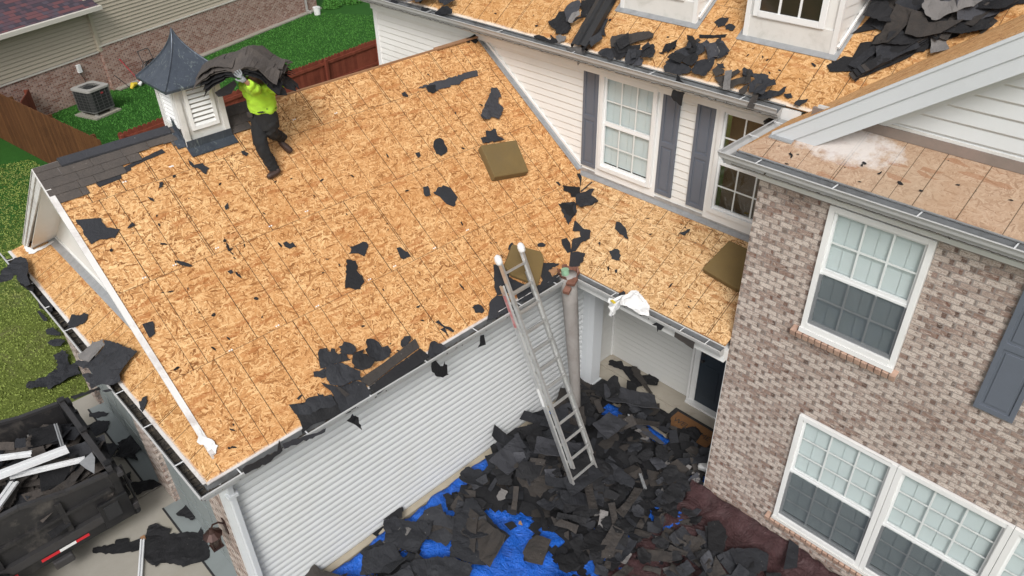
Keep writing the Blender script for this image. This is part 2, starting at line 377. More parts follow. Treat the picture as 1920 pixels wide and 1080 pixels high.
M['hivis'] = plain('hi_vis_yellow_green', (.40, .68, .04), .85, 0, .12, 7.0, .5, dirt=(.20, .26, .03, .6), bscale=18)
M['trouser'] = plain('black_denim', (.010, .010, .011), .9, 0, .5, 7.0, .7, dirt=(.03, .028, .027, .5), bscale=16)
M['boot'] = plain('dark_brown_boot', (.045, .024, .018), .6, 0, .4, 9.0, .3)
M['glove'] = plain('grey_glove', (.22, .23, .24), .85, 0, .2, 20.0, .3)
M['skin'] = plain('skin', (.42, .23, .16), .6, 0, .08, 9.0)
M['hair'] = plain('dark_hair', (.02, .015, .012), .8)
M['ac_grey'] = plain('grey_ac_shell', (.33, .32, .30), .5, 0, .08, 6.0)
M['ac_dark'] = plain('dark_coil', (.02, .021, .022), .7, 0, .4, 30.0)
M['yellow'] = plain('yellow_plastic', (.65, .48, .03), .5)
M['mat_brown'] = plain('coir_mat', (.17, .08, .03), .95, 0, .3, 20.0, .6)
M['lamp_br'] = plain('bronze_lantern', (.055, .03, .025), .4, .5, .3, 9.0)
M['leafy'] = plain('gutter_leaf_litter', (.045, .038, .03), .95, 0, .7, 22.0, 1.0, dirt=(.16, .13, .09, .8), bscale=60)
M['wood_cut'] = plain('plywood_edge', (.30, .16, .08), .85, 0, .3, 9.0)
M['off_white'] = plain('white_plastic', (.74, .74, .73), .5, 0, .05, 5.0)
M['metal_w'] = plain('white_painted_metal', (.66, .67, .68), .4, 0, .06, 4.0, dirt=(.4, .4, .4, .4))

# ------------------------------------------------------------------ mesh helpers
class MB:
    def __init__(s): s.v = []; s.f = []; s.uv = {}; s.mi = {}
    def face(s, pts, uv=None, mi=0):
        b = len(s.v); s.v += [Vector(p) for p in pts]; s.f.append(tuple(range(b, b + len(pts))))
        if uv: s.uv[len(s.f) - 1] = uv
        if mi: s.mi[len(s.f) - 1] = mi
    def box(s, x0, x1, y0, y1, z0, z1, mi=0):
        s.obox(Vector((x0, y0, z0)), FX * (x1 - x0), FY * (y1 - y0), FZ * (z1 - z0), mi)
    def obox(s, o, a, b, c, mi=0):
        o = Vector(o); a = Vector(a); b = Vector(b); c = Vector(c)
        if a.cross(b).dot(c) < 0: a, b = b, a
        P = [o, o + a, o + a + b, o + b, o + c, o + a + c, o + a + b + c, o + b + c]
        for q in ((0, 3, 2, 1), (4, 5, 6, 7), (0, 1, 5, 4), (1, 2, 6, 5), (2, 3, 7, 6), (3, 0, 4, 7)):
            s.face([P[i] for i in q], mi=mi)
    def slab(s, pts, off, mi=0, uvf=None):       # polygon extruded by off (top = pts)
        pts = [Vector(p) for p in pts]; off = Vector(off)
        n = Vector((0, 0, 0))
        for i in range(len(pts)): n += pts[i].cross(pts[(i + 1) % len(pts)])
        if n.dot(off) > 0: pts = pts[::-1]
        s.face(pts, [uvf(p) for p in pts] if uvf else None, mi)
        q = [p + off for p in pts]
        s.face(q[::-1], [uvf(p) for p in q[::-1]] if uvf else None, mi)
        for i in range(len(pts)):
            j = (i + 1) % len(pts); s.face([pts[j], pts[i], q[i], q[j]], mi=mi)
    def bar(s, a, b, w, h, up=FZ, mi=0):
        a = Vector(a); b = Vector(b); d = b - a; u = Vector(up); x = d.cross(u)
        if x.length < 1e-6: x = FX.copy()
        x.normalize(); y = x.cross(d).normalized()
        s.obox(a - x * w / 2 - y * h / 2, x * w, y * h, d, mi)
    def tube(s, pts, r, n=10, cap=True, mi=0):
        pts = [Vector(p) for p in pts]; rr = r if isinstance(r, (list, tuple)) else [r] * len(pts)
        rings = []
        ref = None
        for i, p in enumerate(pts):
            d = (pts[min(i + 1, len(pts) - 1)] - pts[max(i - 1, 0)]).normalized()
            if ref is None: ref = d.orthogonal().normalized()
            x = (ref - d * ref.dot(d)).normalized(); y = d.cross(x); ref = x
            rings.append([p + (x * math.cos(2 * math.pi * k / n) + y * math.sin(2 * math.pi * k / n)) * rr[i] for k in range(n)])
        for a, b in zip(rings, rings[1:]):
            for k in range(n):
                j = (k + 1) % n; s.face([a[k], a[j], b[j], b[k]], mi=mi)
        if cap: s.face(rings[0][::-1], mi=mi); s.face(rings[-1], mi=mi)
    def build(s, name, mat, parent=None, smooth=False, bevel=0.0, merge=True, solid=0.0):
        me = bpy.data.meshes.new(name)
        me.from_pydata([tuple(p) for p in s.v], [], s.f)
        uvl = me.uv_layers.new(name='UVMap'); k = 0
        for i, pf in enumerate(me.polygons):
            g = s.uv.get(i)
            n = pf.normal
            for j, li in enumerate(pf.loop_indices):
                if g: uvl.data[li].uv = g[j]
                else:
                    co = me.vertices[me.loops[li].vertex_index].co
                    if abs(n.z) > .85: w = (co.x, co.y)
                    elif abs(n.y) >= abs(n.x): w = (co.x, co.z)
                    else: w = (co.y, co.z)
                    uvl.data[li].uv = w
            pf.material_index = s.mi.get(i, 0)
        mats = mat if isinstance(mat, (list, tuple)) else [mat]
        for m_ in mats: me.materials.append(m_)
        if merge:
            bm = bmesh.new(); bm.from_mesh(me); bmesh.ops.remove_doubles(bm, verts=bm.verts, dist=1e-5); bm.to_mesh(me); bm.free()
        if smooth:
            me.shade_smooth() if hasattr(me, 'shade_smooth') else None
        o = bpy.data.objects.new(name, me); COL.objects.link(o)
        if parent: o.parent = parent
        if solid:
            md = o.modifiers.new('solid', 'SOLIDIFY'); md.thickness = solid; md.offset = 0
        if bevel:
            md = o.modifiers.new('bevel', 'BEVEL'); md.width = bevel; md.segments = 2; md.limit_method = 'ANGLE'
        return o
def empty(name, loc, label, cat, group=None):
    o = bpy.data.objects.new(name, None); COL.objects.link(o); o.location = (0, 0, 0); o.empty_display_size = .2
    return tag(o, label, cat, group)
def tag(o, label, cat, group=None):
    o['label'] = label; o['category'] = cat
    if group: o['group'] = group
    return o
def struct(o, label=None):
    o['kind'] = 'structure'
    return o
def mbx(*boxes):
    m = MB()
    for b in boxes: m.box(*b)
    return m
def clip(poly, z0, z1):      # convex/any polygon in (s,z) clipped to a horizontal band
    def cut(P, z, keep):
        out = []
        for i in range(len(P)):
            a, b = P[i], P[(i + 1) % len(P)]; ia = keep(a[1]); ib = keep(b[1])
            if ia: out.append(a)
            if ia != ib:
                t_ = (z - a[1]) / (b[1] - a[1]); out.append((a[0] + t_ * (b[0] - a[0]), z))
        return out
    P = cut(poly, z0, lambda z: z >= z0 - 1e-9)
    return cut(P, z1, lambda z: z <= z1 + 1e-9) if P else P
FINE = ((0, .30), (.14, 1.0), (1, .08)); DUTCH = ((0, .05), (.30, 1.0), (.62, .95), (1, .05))
def siding(mb, poly, org, d, nrm, ex=.114, lip=.015, prof=FINE, z0=None):   # lapped boards: real overlapping courses
    org = Vector(org); d = Vector(d); nrm = Vector(nrm)
    z = min(p[1] for p in poly); zt = max(p[1] for p in poly)
    if z0 is not None: z = z0 + math.floor((z - z0) / ex + 1e-6) * ex
    while z < zt - 1e-4:
        for (f0, o0), (f1, o1) in zip(prof, prof[1:]):
            a0 = z + ex * f0; a1 = min(z + ex * f1, zt)
            if a0 >= zt - 1e-5: break
            P = clip(poly, a0, a1)
            if len(P) >= 3 and max(q[1] for q in P) - min(q[1] for q in P) < 1e-6: continue
            if len(P) < 3: continue
            pts = [org + d * s_ + FZ * zz + nrm * (lip * (o0 + (o1 - o0) * (zz - a0) / (ex * (f1 - f0))) + .002) for s_, zz in P]
            n_ = (pts[1] - pts[0]).cross(pts[2] - pts[0])
            if n_.dot(nrm) < 0: pts = pts[::-1]
            mb.face(pts)
        z += ex

# ================================================================== SETTING
g = MB(); N = 60
g.face([(-70, -60, -.03), (60, -60, -.03), (60, 70, -.03), (-70, 70, -.03)])
struct(g.build('lawn', M['grass']))
# concrete drive in slabs with joints, and the entry walk
g = MB()
for x0, x1 in ((-6.75, -3.63), (-3.61, -.2)):
    for y0, y1 in ((-9.35, -7.16), (-12.4, -9.37), (-15.4, -12.42)):
        g.box(x0, x1, y0, y1, -.12, .0)
g.box(-.19, 6.2, -9.5, -1.7, -.12, -.005)
struct(g.build('driveway', M['concrete'], bevel=.008))
g = mbx((-.52, 2.74, -1.66, .0, -.12, .006), (-.52, 2.74, .012, .42, -.12, .006))
struct(g.build('porch_floor', M['porch_c'], bevel=.006))
# grass blades where the photo is close enough to show them
def grass_patch(name, pts, n, mat, h, seed, label):
    rnd = random.Random(seed); m = MB()
    x0 = min(p[0] for p in pts); x1 = max(p[0] for p in pts); y0 = min(p[1] for p in pts); y1 = max(p[1] for p in pts)
    def inside(x, y):
        c = False
        for i in range(len(pts)):
            a, b = pts[i], pts[i - 1]
            if (a[1] > y) != (b[1] > y) and x < (b[0] - a[0]) * (y - a[1]) / (b[1] - a[1]) + a[0]: c = not c
        return c
    k = 0
    while k < n:
        x = rnd.uniform(x0, x1); y = rnd.uniform(y0, y1)
        if not inside(x, y): continue
        k += 1; a = rnd.uniform(0, 6.28); w = .012 + .012 * rnd.random(); hh = h * rnd.uniform(.5, 1.3); b = rnd.uniform(0, 6.28)
        dx, dy = math.cos(a) * w, math.sin(a) * w; lx, ly = math.cos(b) * hh * .7, math.sin(b) * hh * .7
        m.face([(x - dx, y - dy, -.03), (x + dx, y + dy, -.03), (x + lx, y + ly, -.03 + hh)])
    o = m.build(name, mat, merge=False); o['kind'] = 'stuff'; o['label'] = label; return o
grass_patch('grass', [(-23, -3.4), (-14.5, -3.2), (-16.5, 9), (-21, 14), (-27.6, 10)], 42000, M['blade'], .045, 1, 'short bright green lawn blades behind the red fence')
grass_patch('grass', [(-20, -8), (-9, -12), (-6.7, -11), (-6.9, -7.3), (-7.5, -5), (-12, -4), (-19, -4.6)], 60000, M['blade_dry'], .028, 2, 'short patchy olive lawn beside the garage')

# ================================================================== HOUSE
H = empty('house', (0, 0, 0), 'white sided and brick house with roof stripped to bare strand board', 'house')
def uvx(p0, du, dv):      # uv in metres along two world directions
    p0 = Vector(p0); du = Vector(du).normalized(); dv = Vector(dv).normalized()
    return lambda p: ((Vector(p) - p0).dot(du), (Vector(p) - p0).dot(dv))
TH = .018
def deck(name, pts, mat, uvf, nrm):
    m = MB(); m.slab(pts, Vector(nrm).normalized() * -TH, uvf=uvf)
    return m.build(name, mat, H)
nE = Vector((S, 0, 1)).normalized()
xh = lambda y: -(SP * (y - YP)) / S      # hip between pent roof and garage slope
deck('garage_roof', [(XR, YR, ZR), (xh(YR), YR, ZE + SP * (YR - YP)), (0, YP, ZE), (0, YV, ZE), (X3, 0, Z3), (XR, 0, ZR)], M['osb'],
     uvx((0, 0, ZE), (0, 1, 0), (-1, 0, S)), nE)
deck('garage_roof', [(XR, YR, ZR), (XR, 0, ZR), (2 * XR, 0, ZE), (2 * XR, YP, ZE), (2 * XR - xh(YR), YR, ZE + SP * (YR - YP))], M['osb'],
     uvx((0, 0, ZE), (0, 1, 0), (1, 0, S)), (-S, 0, 1))
deck('porch_roof', [(0, YV, ZE), (XB - .002, YV, ZE), (XB - .002, 0, Z3), (X3, 0, Z3)], M['osb_porch'], uvx((0, YV, ZE), (1, 0, 0), (0, 1, S2)), (0, -S2, 1))
xq = xh(YG)
deck('pent_roof', [(0, YP, ZE), (2 * XR, YP, ZE), (2 * XR - xq, YG, ZE + SP * (YG - YP)), (xq, YG, ZE + SP * (YG - YP))], M['osb_pent'],
     uvx((0, YP, ZE), (1, 0, 0), (0, 1, SP)), (0, -SP, 1))
# main roof up to its ridge, valley with the brick wing
yr = 4.6; zr_ = ZM + S * (yr - YM)
deck('main_roof', [(-7.15, YM, ZM), (2.697, YM, ZM), (6.0, 2.973, 8.39), (7.63, yr, zr_), (-7.15, yr, zr_)], M['osb_main'], uvx((0, YM, ZM), (1, 0, 0), (0, 1, S)), (0, -S, 1))
deck('main_roof', [(-7.15, yr, zr_), (9.6, yr, zr_), (9.6, 2 * yr - YM, ZM), (-7.15, 2 * yr - YM, ZM)], M['osb_main'], uvx((0, 0, ZM), (1, 0, 0), (0, -1, S)), (0, S, 1))
deck('wing_roof', [(XW, -1.53, ZB), (2.695, -1.2, 5.9985), (6.0, -1.2, 8.391), (6.0, 2.973, 8.391), (2.697, YM, ZM), (XW, YM, ZB)], M['osb_wing'],
     uvx((XW, 0, ZB), (0, 1, 0), (1, 0, S)), (-S, 0, 1))
deck('wing_roof', [(6.0, -1.2, 8.391), (9.51, -1.2, 5.85), (9.51, 2.9, 5.85), (6.0, 2.973, 8.391)], M['osb_wing'], uvx((9.5, 0, ZB), (0, 1, 0), (-1, 0, S)), (S, 0, 1))
deck('wing_pent_roof', [(XW, -1.53, ZB), (9.5, -1.53, ZB), (9.5, -.8, ZB + .73 * SP), (2.944, -.8, ZB + .73 * SP)], M['osb_old'],
     uvx((XW, -1.53, ZB), (1, 0, 0), (0, 1, SP)), (0, -SP, 1))
# dark plywood edge seen under the ridge and along the rake of the garage
e = MB(); e.bar((XR, YR, ZR - .01), (XR, 0, ZR - .01), .03, .05); e.bar((XR, -1.0, ZR + .012), (XR, 0, ZR + .012), .10, .02)
e.build('ridge_board', M['wood_cut'], H)

# ---- walls
zg = ZE + SP * (YG - YP)
w = MB()
zt = lambda x: ZR - .05 - S * abs(x - XR)
wp = [(2 * XR + .42, zg - .02), (-.42, zg - .02), (-.42, zt(-.42)), (XR, zt(XR)), (2 * XR + .42, zt(-.42))]
siding(w, wp, (0, YG, 0), FX, -FY, .114)
w.build('gable_wall', M['vinyl'], H)
w = MB()   # east rake board, west rake board and soffits
for sg in (1, -1):
    P = lambda d, y, dz: Vector((XR + sg * d, y, ZR - S * d + dz))
    dl = 3.30 if sg > 0 else 3.36
    w.slab([P(0, YR - .004, .012), P(dl, YR - .004, .012), P(dl, YR - .004, -.10), P(0, YR - .004, -.21)], (0, .024, 0))
    w.slab([P(-.0, YR - .022, -.0), P(dl, YR - .022, .0), P(dl, YR - .022, -.055), P(-.0, YR - .022, -.075)], (0, .018, 0))
    w.slab([P(0, YR - .03, .022), P(dl, YR - .03, .022), P(dl, YR + .040, .022), P(0, YR + .040, .022)], (0, 0, -.012))
w.build('rake_board', M['rake_worn'], H)
w = MB()
for sg in (1, -1):
    P = lambda d, y, dz: Vector((XR + sg * d, y, ZR - S * d + dz))
    w.slab([P(0, YR + .02, -.20), P(3.1, YR + .02, -.20), P(3.1, YG, -.20), P(0, YG, -.20)], (0, 0, .012))
w.build('rake_soffit', M['vinyl'], H)
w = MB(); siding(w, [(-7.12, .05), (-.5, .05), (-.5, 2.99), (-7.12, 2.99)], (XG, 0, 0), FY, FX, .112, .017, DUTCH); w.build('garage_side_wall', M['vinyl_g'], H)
mbx((XG - .10, XG, -7.15, -.45, -.05, 3.0), (XG + .002, XG + .11, -7.15, -.7, -.05, .045)).build('foundation', plain('tan_foundation', (.40, .35, .27), .9, 0, .2, 4.0), H)
mbx((XG, -.005, -7.2, YV, 2.985, 3.0), (-.03, -.006, YP + .01, YV - .01, 2.95, 3.075), (2 * XR + .1, -.03, YP + .006, YP + .03, 2.95, 3.075),
    (2 * XR + .1, -.03, YP + .03, -7.15, 2.985, 3.0), (-.03, XB, YV + .006, YV + .03, 2.93, 3.075)).build('eave_fascia', M['trim'], H)
# garage front: brick piers, header, doors
f = MB()
for x0, x1 in ((-.98, XG + .002), (-3.75, -3.12), (-6.72, -6.3)): f.box(x0, x1, -7.22, -7.0, -.05, 2.40)
f.box(-6.72, XG + .002, -7.22, -7.0, 2.402, 2.98)
f.build('garage_front_brick', M['brick'], H)
f = mbx((XG - .012, XG + .062, -7.23, -7.12, .0, 2.98)); f.build('corner_board', M['vinyl_g'], H)
for x0, x1 in ((-3.12, -.98), (-6.3, -3.75)):
    d = MB(); 
    for k in range(4):
        z0 = .02 + k * .595; d.box(x0, x1, -7.14, -7.09, z0, z0 + .585)
        n_ = 4; ww = (x1 - x0) / n_
        for j in range(n_): d.box(x0 + j * ww + .06, x0 + (j + 1) * ww - .06, -7.15, -7.141, z0 + .1, z0 + .48)
    d.box(x0 - .01, x1 + .01, -7.40, -7.02, .001, .012)
    dd = d.build('garage_door', M['garage_door'], H)
    mbx((x0 - .02, x1 + .02, -7.43, -7.402, .0, .014)).build('threshold_seal', M['rubber'], dd)
# west garage wall
w = MB(); siding(w, [(-7.0, .05), (.0, .05), (.0, 2.99), (-7.0, 2.99)], (-6.62, 0, 0), FY, -FX, .114); w.build('garage_side_wall', M['vinyl'], H)
# second floor wall over garage and porch
w = MB()
for q in ((-6.55, -.70, 2.9, 5.95), (.35, 1.38, 2.9, 5.95), (2.43, XB, 2.9, 5.95), (-.70, .35, 2.9, 4.07), (-.70, .35, 5.66, 5.95), (1.38, 2.43, 2.9, 4.07), (1.38, 2.43, 5.66, 5.95)):
    siding(w, [(q[0], q[2]), (q[1], q[2]), (q[1], q[3]), (q[0], q[3])], (0, 0, 0), FX, -FY, .114, z0=2.9)
w.build('upper_wall', M['vinyl'], H)
w = MB(); siding(w, [(0, .0), (9, .0), (9, 5.95), (0, 5.95)], (-6.55, 0, 0), FY, -FX, .114); w.build('end_wall', M['vinyl'], H)
mbx((-6.60, -6.50, -.03, .06, 0, 5.95)).build('corner_board', M['trim'], H)
# main eave: fascia, crown, soffit
mbx((-7.15, 2.60, YM + .004, YM + .03, 5.80, 5.965), (-7.15, 2.62, YM + .03, -.02, 5.82, 5.84), (-6.6, 2.62, -.075, -.022, 5.60, 5.82)).build('eave_fascia', M['trim'], H)
# porch walls, ceiling, column
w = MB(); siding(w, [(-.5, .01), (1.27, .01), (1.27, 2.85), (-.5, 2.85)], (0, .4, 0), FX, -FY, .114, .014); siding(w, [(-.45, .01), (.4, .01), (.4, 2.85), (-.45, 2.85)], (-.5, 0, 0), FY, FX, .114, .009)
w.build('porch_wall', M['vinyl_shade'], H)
mbx((-.5, XB, YV + .25, .4, 2.85, 2.87), (-.36, XB, YV + .03, YV + .25, 2.80, 2.97), (-.515, -.475, .36, .415, .0, 2.85), (2.0, XB + .02, .4, .42, 0, 2.85)).build('porch_ceiling', M['trim'], H)
c = MB(); c.box(-.37, -.10, -.70, -.46, .0, 2.84)
c.box(-.40, -.07, -.73, -.43, .0, .16); c.box(-.25, -.22, -.704, -.70, .16, 2.8)
c.build('column', M['trim_grey'], H, bevel=.006)
vn = MB(); vn.tube([(-.49, -.09, .50), (-.44, -.09, .50)], [.075, .065], 6); vn.box(-.492, -.485, -.19, .01, .40, .60)
vn.build('wall_vent', plain('tan_vent', (.33, .30, .24), .6), H)
# front door
dr = mbx((1.42, 2.34, .36, .40, .06, 2.08)); 
for zz0, zz1 in ((.25, .95), (1.1, 1.9)):
    for xx in (1.55, 1.95): dr.box(xx, xx + .26, .350, .3595, zz0, zz1)
D_ = dr.build('front_door', M['door'], H, bevel=.006)
mbx((1.27, 1.31, .33, .415, 0, 2.12), (1.315, 1.42, .35, .41, 0.0, 2.12), (1.31, 2.45, .35, .41, 2.085, 2.2), (1.30, 2.45, .25, .41, .007, .05)).build('door_frame', M['trim'], D_)
k = MB(); k.tube([(1.49, .36, 1.02), (1.49, .30, 1.02)], .028, 8); k.tube([(1.49, .36, 1.16), (1.49, .33, 1.16)], .03, 8); k.build('handle', M['steel'], D_)
# flashings
fl = MB()
d0 = Vector((XR, -.012, ZR + .02)); d1 = Vector((X3, -.012, Z3 + .02))
fl.bar(d0, d1, .02, .11); fl.bar(d0 + Vector((0, -.045, .0)), d1 + Vector((0, -.045, .0)), .09, .006)
fl.build('step_flashing', M['flash'], H)
fl = MB(); fl.bar((XR, -.03, ZR + .10), (X3 + .02, -.03, Z3 + .10), .03, .035); fl.build('trim_strip', M['trim'], H)
fl = MB(); fl.slab([(X3, -.10, Z3 - .10 * S2 + .012), (XB, -.10, Z3 - .10 * S2 + .012), (XB, -.0, Z3 + .012), (X3, 0, Z3 + .012)], (0, 0, -.006))
fl.box(X3, XB, -.03, -.018, Z3, Z3 + .06); fl.build('wall_flashing', M['flash'], H)
fl = MB(); n_ = 26; x0 = 2 * XR + .45; x1 = -.55
for i in range(n_):
    a = x0 + (x1 - x0) * i / n_; b = x0 + (x1 - x0) * (i + 1.15) / n_
    fl.slab([(a, YG - .13, zg - .13 * SP + .016), (b, YG - .13, zg - .13 * SP + .010), (b, YG + .0, zg + .012), (a, YG, zg + .018)], (0, 0, -.004))
fl.build('step_flashing', M['flash'], H)
mbx((2 * XR + .45, -.5, YG - .03, YG - .001, zg + .01, zg + .05)).build('trim_strip', M['trim'], H)
mbx((2 * XR + .40, 2 * XR + .48, YG - .035, YG + .02, zg, zg + .35)).build('corner_board', M['vinyl'], H)

# ---- gutters: open K-profile swept between two points, with straps
def gutter(p0, p1, out, m0=0.0, m1=0.0, w_=.125, h_=.12, straps=None, crown=False, litter=None):
    p0 = Vector(p0); p1 = Vector(p1); d = (p1 - p0).normalized(); o_ = Vector(out)
    prof = [(.003, .0), (.003, -h_), (w_ * .62, -h_), (w_ * .70, -h_ * .62), (w_ * .95, -h_ * .35), (w_, -.002), (w_ + .006, .004), (w_ - .012, .006), (w_ - .012, -.008)]
    if crown: prof = [(.003, .0), (.003, -h_), (w_ * .45, -h_), (w_ * .55, -h_ * .8), (w_ * .62, -h_ * .55), (w_ * .85, -h_ * .42), (w_ * .9, -h_ * .2), (w_, -.002), (w_ + .006, .004), (w_ - .014, .006), (w_ - .014, -.008)]
    A = [p0 + o_ * a + FZ * b - d * a * m0 for a, b in prof]; B_ = [p1 + o_ * a + FZ * b + d * a * m1 for a, b in prof]
    m = MB()
    for i in range(len(prof) - 1): m.face([A[i], B_[i], B_[i + 1], A[i + 1]], mi=1 if i < 2 else 0)
    if not m0: m.face(A[:6])
    if not m1: m.face(B_[:6])
    gobj = m.build('gutter', [M['gutter'], M['gut_in']], H, solid=.004)
    L = (p1 - p0).length
    if straps:
        for s_ in straps:
            q = p0 + d * s_; sm = MB(); sm.bar(q + FZ * .004, q + o_ * w_ + FZ * .004, .014, .006); sm.build('strap', M['metal_w'], gobj)
    if litter is not None:
        rnd = random.Random(int(L * 100)); lm = MB(); s_ = 0.0; q0 = None
        n2 = int(L / .07)
        for i in range(n2):
            z0 = -h_ + .025 + rnd.random() * .03 * litter; z1 = -h_ + .025 + rnd.random() * .035 * litter
            a = p0 + d * (L * i / n2) ; b = p0 + d * (L * (i + 1) / n2)
            lm.face([a + o_ * .008 + FZ * z0, b + o_ * .008 + FZ * z1, b + o_ * w_ * .68 + FZ * z1, a + o_ * w_ * .68 + FZ * z0])
            for _ in range(3 if litter > .5 else 1):
                c0 = a + d * rnd.random() * .08 + o_ * (.02 + rnd.random() * .07) + FZ * (z0 + .006)
                r = .012 + .02 * rnd.random(); t1 = Vector((rnd.uniform(-1, 1), rnd.uniform(-1, 1), rnd.uniform(-.2, .6))).normalized() * r
                t2 = Vector((rnd.uniform(-1, 1), rnd.uniform(-1, 1), rnd.uniform(-.2, .3))).normalized() * r * .6
                lm.face([c0 - t1, c0 - t2, c0 + t1, c0 + t2])
        lo = lm.build('leaf_litter', M['leafy'], gobj, merge=False)
    return gobj
gutter((.002, YP, ZE - .03), (.002, YV, ZE - .03), FX, 1, -1, straps=[.35, 1.2, 2.1, 3.0, 3.9, 4.75, 5.5], litter=.9)
gutter((2 * XR, YP - .002, ZE - .03), (0, YP - .002, ZE - .03), -FY, 1, 1, .135, .12, straps=[.25, 1.25, 2.1, 2.9, 3.9, 4.75, 5.6, 6.45], litter=1.0)
gutter((0, YV - .002, ZE - .03), (XB, YV - .002, ZE - .03), -FY, -1, 0, straps=[.9, 2.1, 2.5], litter=1.0)
gutter((-7.15, YM - .002, ZM - .02), (2.36, YM - .002, ZM - .02), -FY, 0, 0, .15, .15, crown=True, straps=[1.2, 2.8, 4.6, 6.2, 7.6, 9.0], litter=.6)
gutter((XW - .002, -1.53, ZB - .02), (XW - .002, -.34, ZB - .02), -FX, 1, 0, .15, .14, straps=[.5, 1.05])
gutter((XW, -1.532, ZB - .02), (9.5, -1.532, ZB - .02), -FY, 1, 0, .15, .15, crown=True, straps=[.32, 1.2, 2.05, 2.9, 3.8, 4.7], litter=.25)
# drip edge strips beside the decks
de = MB()
de2 = MB(); de2.bar((XW + .03, -1.545, ZB + .002), (9.5, -1.545, ZB + .002), .025, .008); de2.bar((-7.1, YM - .01, ZM + .004), (2.4, YM - .01, ZM + .004), .03, .008); de2.build('drip_edge', M['gut_in'], H)
de.bar((2 * XR, YP - .012, ZE + .004), (-.01, YP - .012, ZE + .004), .04, .008); de.bar((.01, YP + .01, ZE + .004), (.01, YV, ZE + .004), .035, .008)
de.build('drip_edge', M['rake_worn'], H)
# soffit and frieze of the brick wing
mbx((XW + .03, 9.5, -1.50, YB, 5.66, 5.68), (XB - .01, 9.5, YB - .05, YB - .002, 5.52, 5.66), (XW + .02, XB, -1.50, -.3, 5.66, 5.675), (XW + .03, 9.5, -1.525, -1.502, 5.66, 5.83), (XW + .004, XW + .028, -1.5, -.3, 5.66, 5.83)).build('eave_fascia', M['trim'], H)
# gable wall of the wing, rake boards
zg2 = ZB + .73 * SP; zt2 = lambda x: 8.391 - .05 - S * abs(x - 6.0)
w = MB(); siding(w, [(2.98, zg2 + .09), (9.0, zg2 + .09), (9.0, zt2(9.0)), (6.0, zt2(6.0)), (3.1, zt2(3.1))], (0, -.8, 0), FX, -FY, .152, .022); w.build('gable_wall', M['vinyl_g'], H)
w = mbx((2.95, 9.0, -.84, -.79, zg2 - .01, zg2 + .095)); w.build('wall_flashing', plain('brown_grey_flashing', (.235, .19, .165), .6, .1, .2, 6.0, dirt=(.30, .22, .19, .6)), H)
w = mbx((3.0, 9.0, -.825, -.785, zg2 + .097, zg2 + .125)); w.build('trim_strip', M['mold_board'], H)
w = MB()
for sg in (-1, 1):
    P = lambda d, y, dz: Vector((6.0 + sg * d, y, 8.391 - S * d + dz))
    w.slab([P(0, -1.215, .01), P(3.28, -1.215, .01), P(3.17, -1.215, -.19), P(0, -1.215, -.22)], (0, .02, 0))
    w.slab([P(0, -1.19, -.195), P(3.20, -1.19, -.195), P(2.98, -1.19, -.37), P(0, -1.19, -.40)], (0, .02, 0))
    w.slab([P(0, -1.235, .02), P(3.28, -1.235, .02), P(3.28, -1.235, -.02), P(0, -1.235, -.02)], (0, .02, 0))
w.build('rake_board', M['trim_grey'], H)
w = MB()
for sg in (-1, 1):
    P = lambda d, y, dz: Vector((6.0 + sg * d, y, 8.391 - S * d + dz))
    w.slab([P(0, -1.17, -.38), P(2.98, -1.17, -.38), P(2.98, -.8, -.38), P(0, -.8, -.38)], (0, 0, .012))
    w.slab([P(0, -.83, -.39), P(2.98, -.83, -.39), P(2.8, -.83, -.50), P(0, -.83, -.50)], (0, .025, 0))
w.build('rake_soffit', M['vinyl_g'], H)
w = MB(); w.slab([(2.70, -1.26, 5.985), (2.98, -1.26, 5.985), (2.98, -1.20, 6.01), (2.70, -1.20, 6.01)], (0, 0, -.012)); w.build('wall_flashing', M['flash'], H)

# ---- brick wing walls with real openings
W1 = (3.60, 4.72, 3.86, 5.50); W2 = (3.86, 7.62, .62, 2.57)
b = MB()
X1 = 9.2
b.box(XB, W1[0], YB, YB + .11, 2.9, 5.60); b.box(W1[1], X1, YB, YB + .11, 2.9, 5.60); b.box(W1[0], W1[1], YB, YB + .11, 2.9, W1[2]); b.box(W1[0], W1[1], YB, YB + .11, W1[3], 5.60)
b.box(XB, W2[0], YB, YB + .11, -.05, 2.9); b.box(W2[1], X1, YB, YB + .11, -.05, 2.9); b.box(W2[0], W2[1], YB, YB + .11, -.05, W2[2]); b.box(W2[0], W2[1], YB, YB + .11, W2[3], 2.9)
b.box(XB, XB + .11, YB + .11, .42, -.05, 5.6)
b.build('brick_wall', M['brick'], H)
mbx((XB - .012, XB - .001, -1.333, -1.29, .0, 2.9)).build('corner_board', M['trim'], H)
mbx((XB + .12, X1, YB + .75, YB + .77, 0, 5.6), (XB + .12, X1, YB + .12, YB + .75, 2.95, 3.0)).build('inner_wall', M['room'], H)

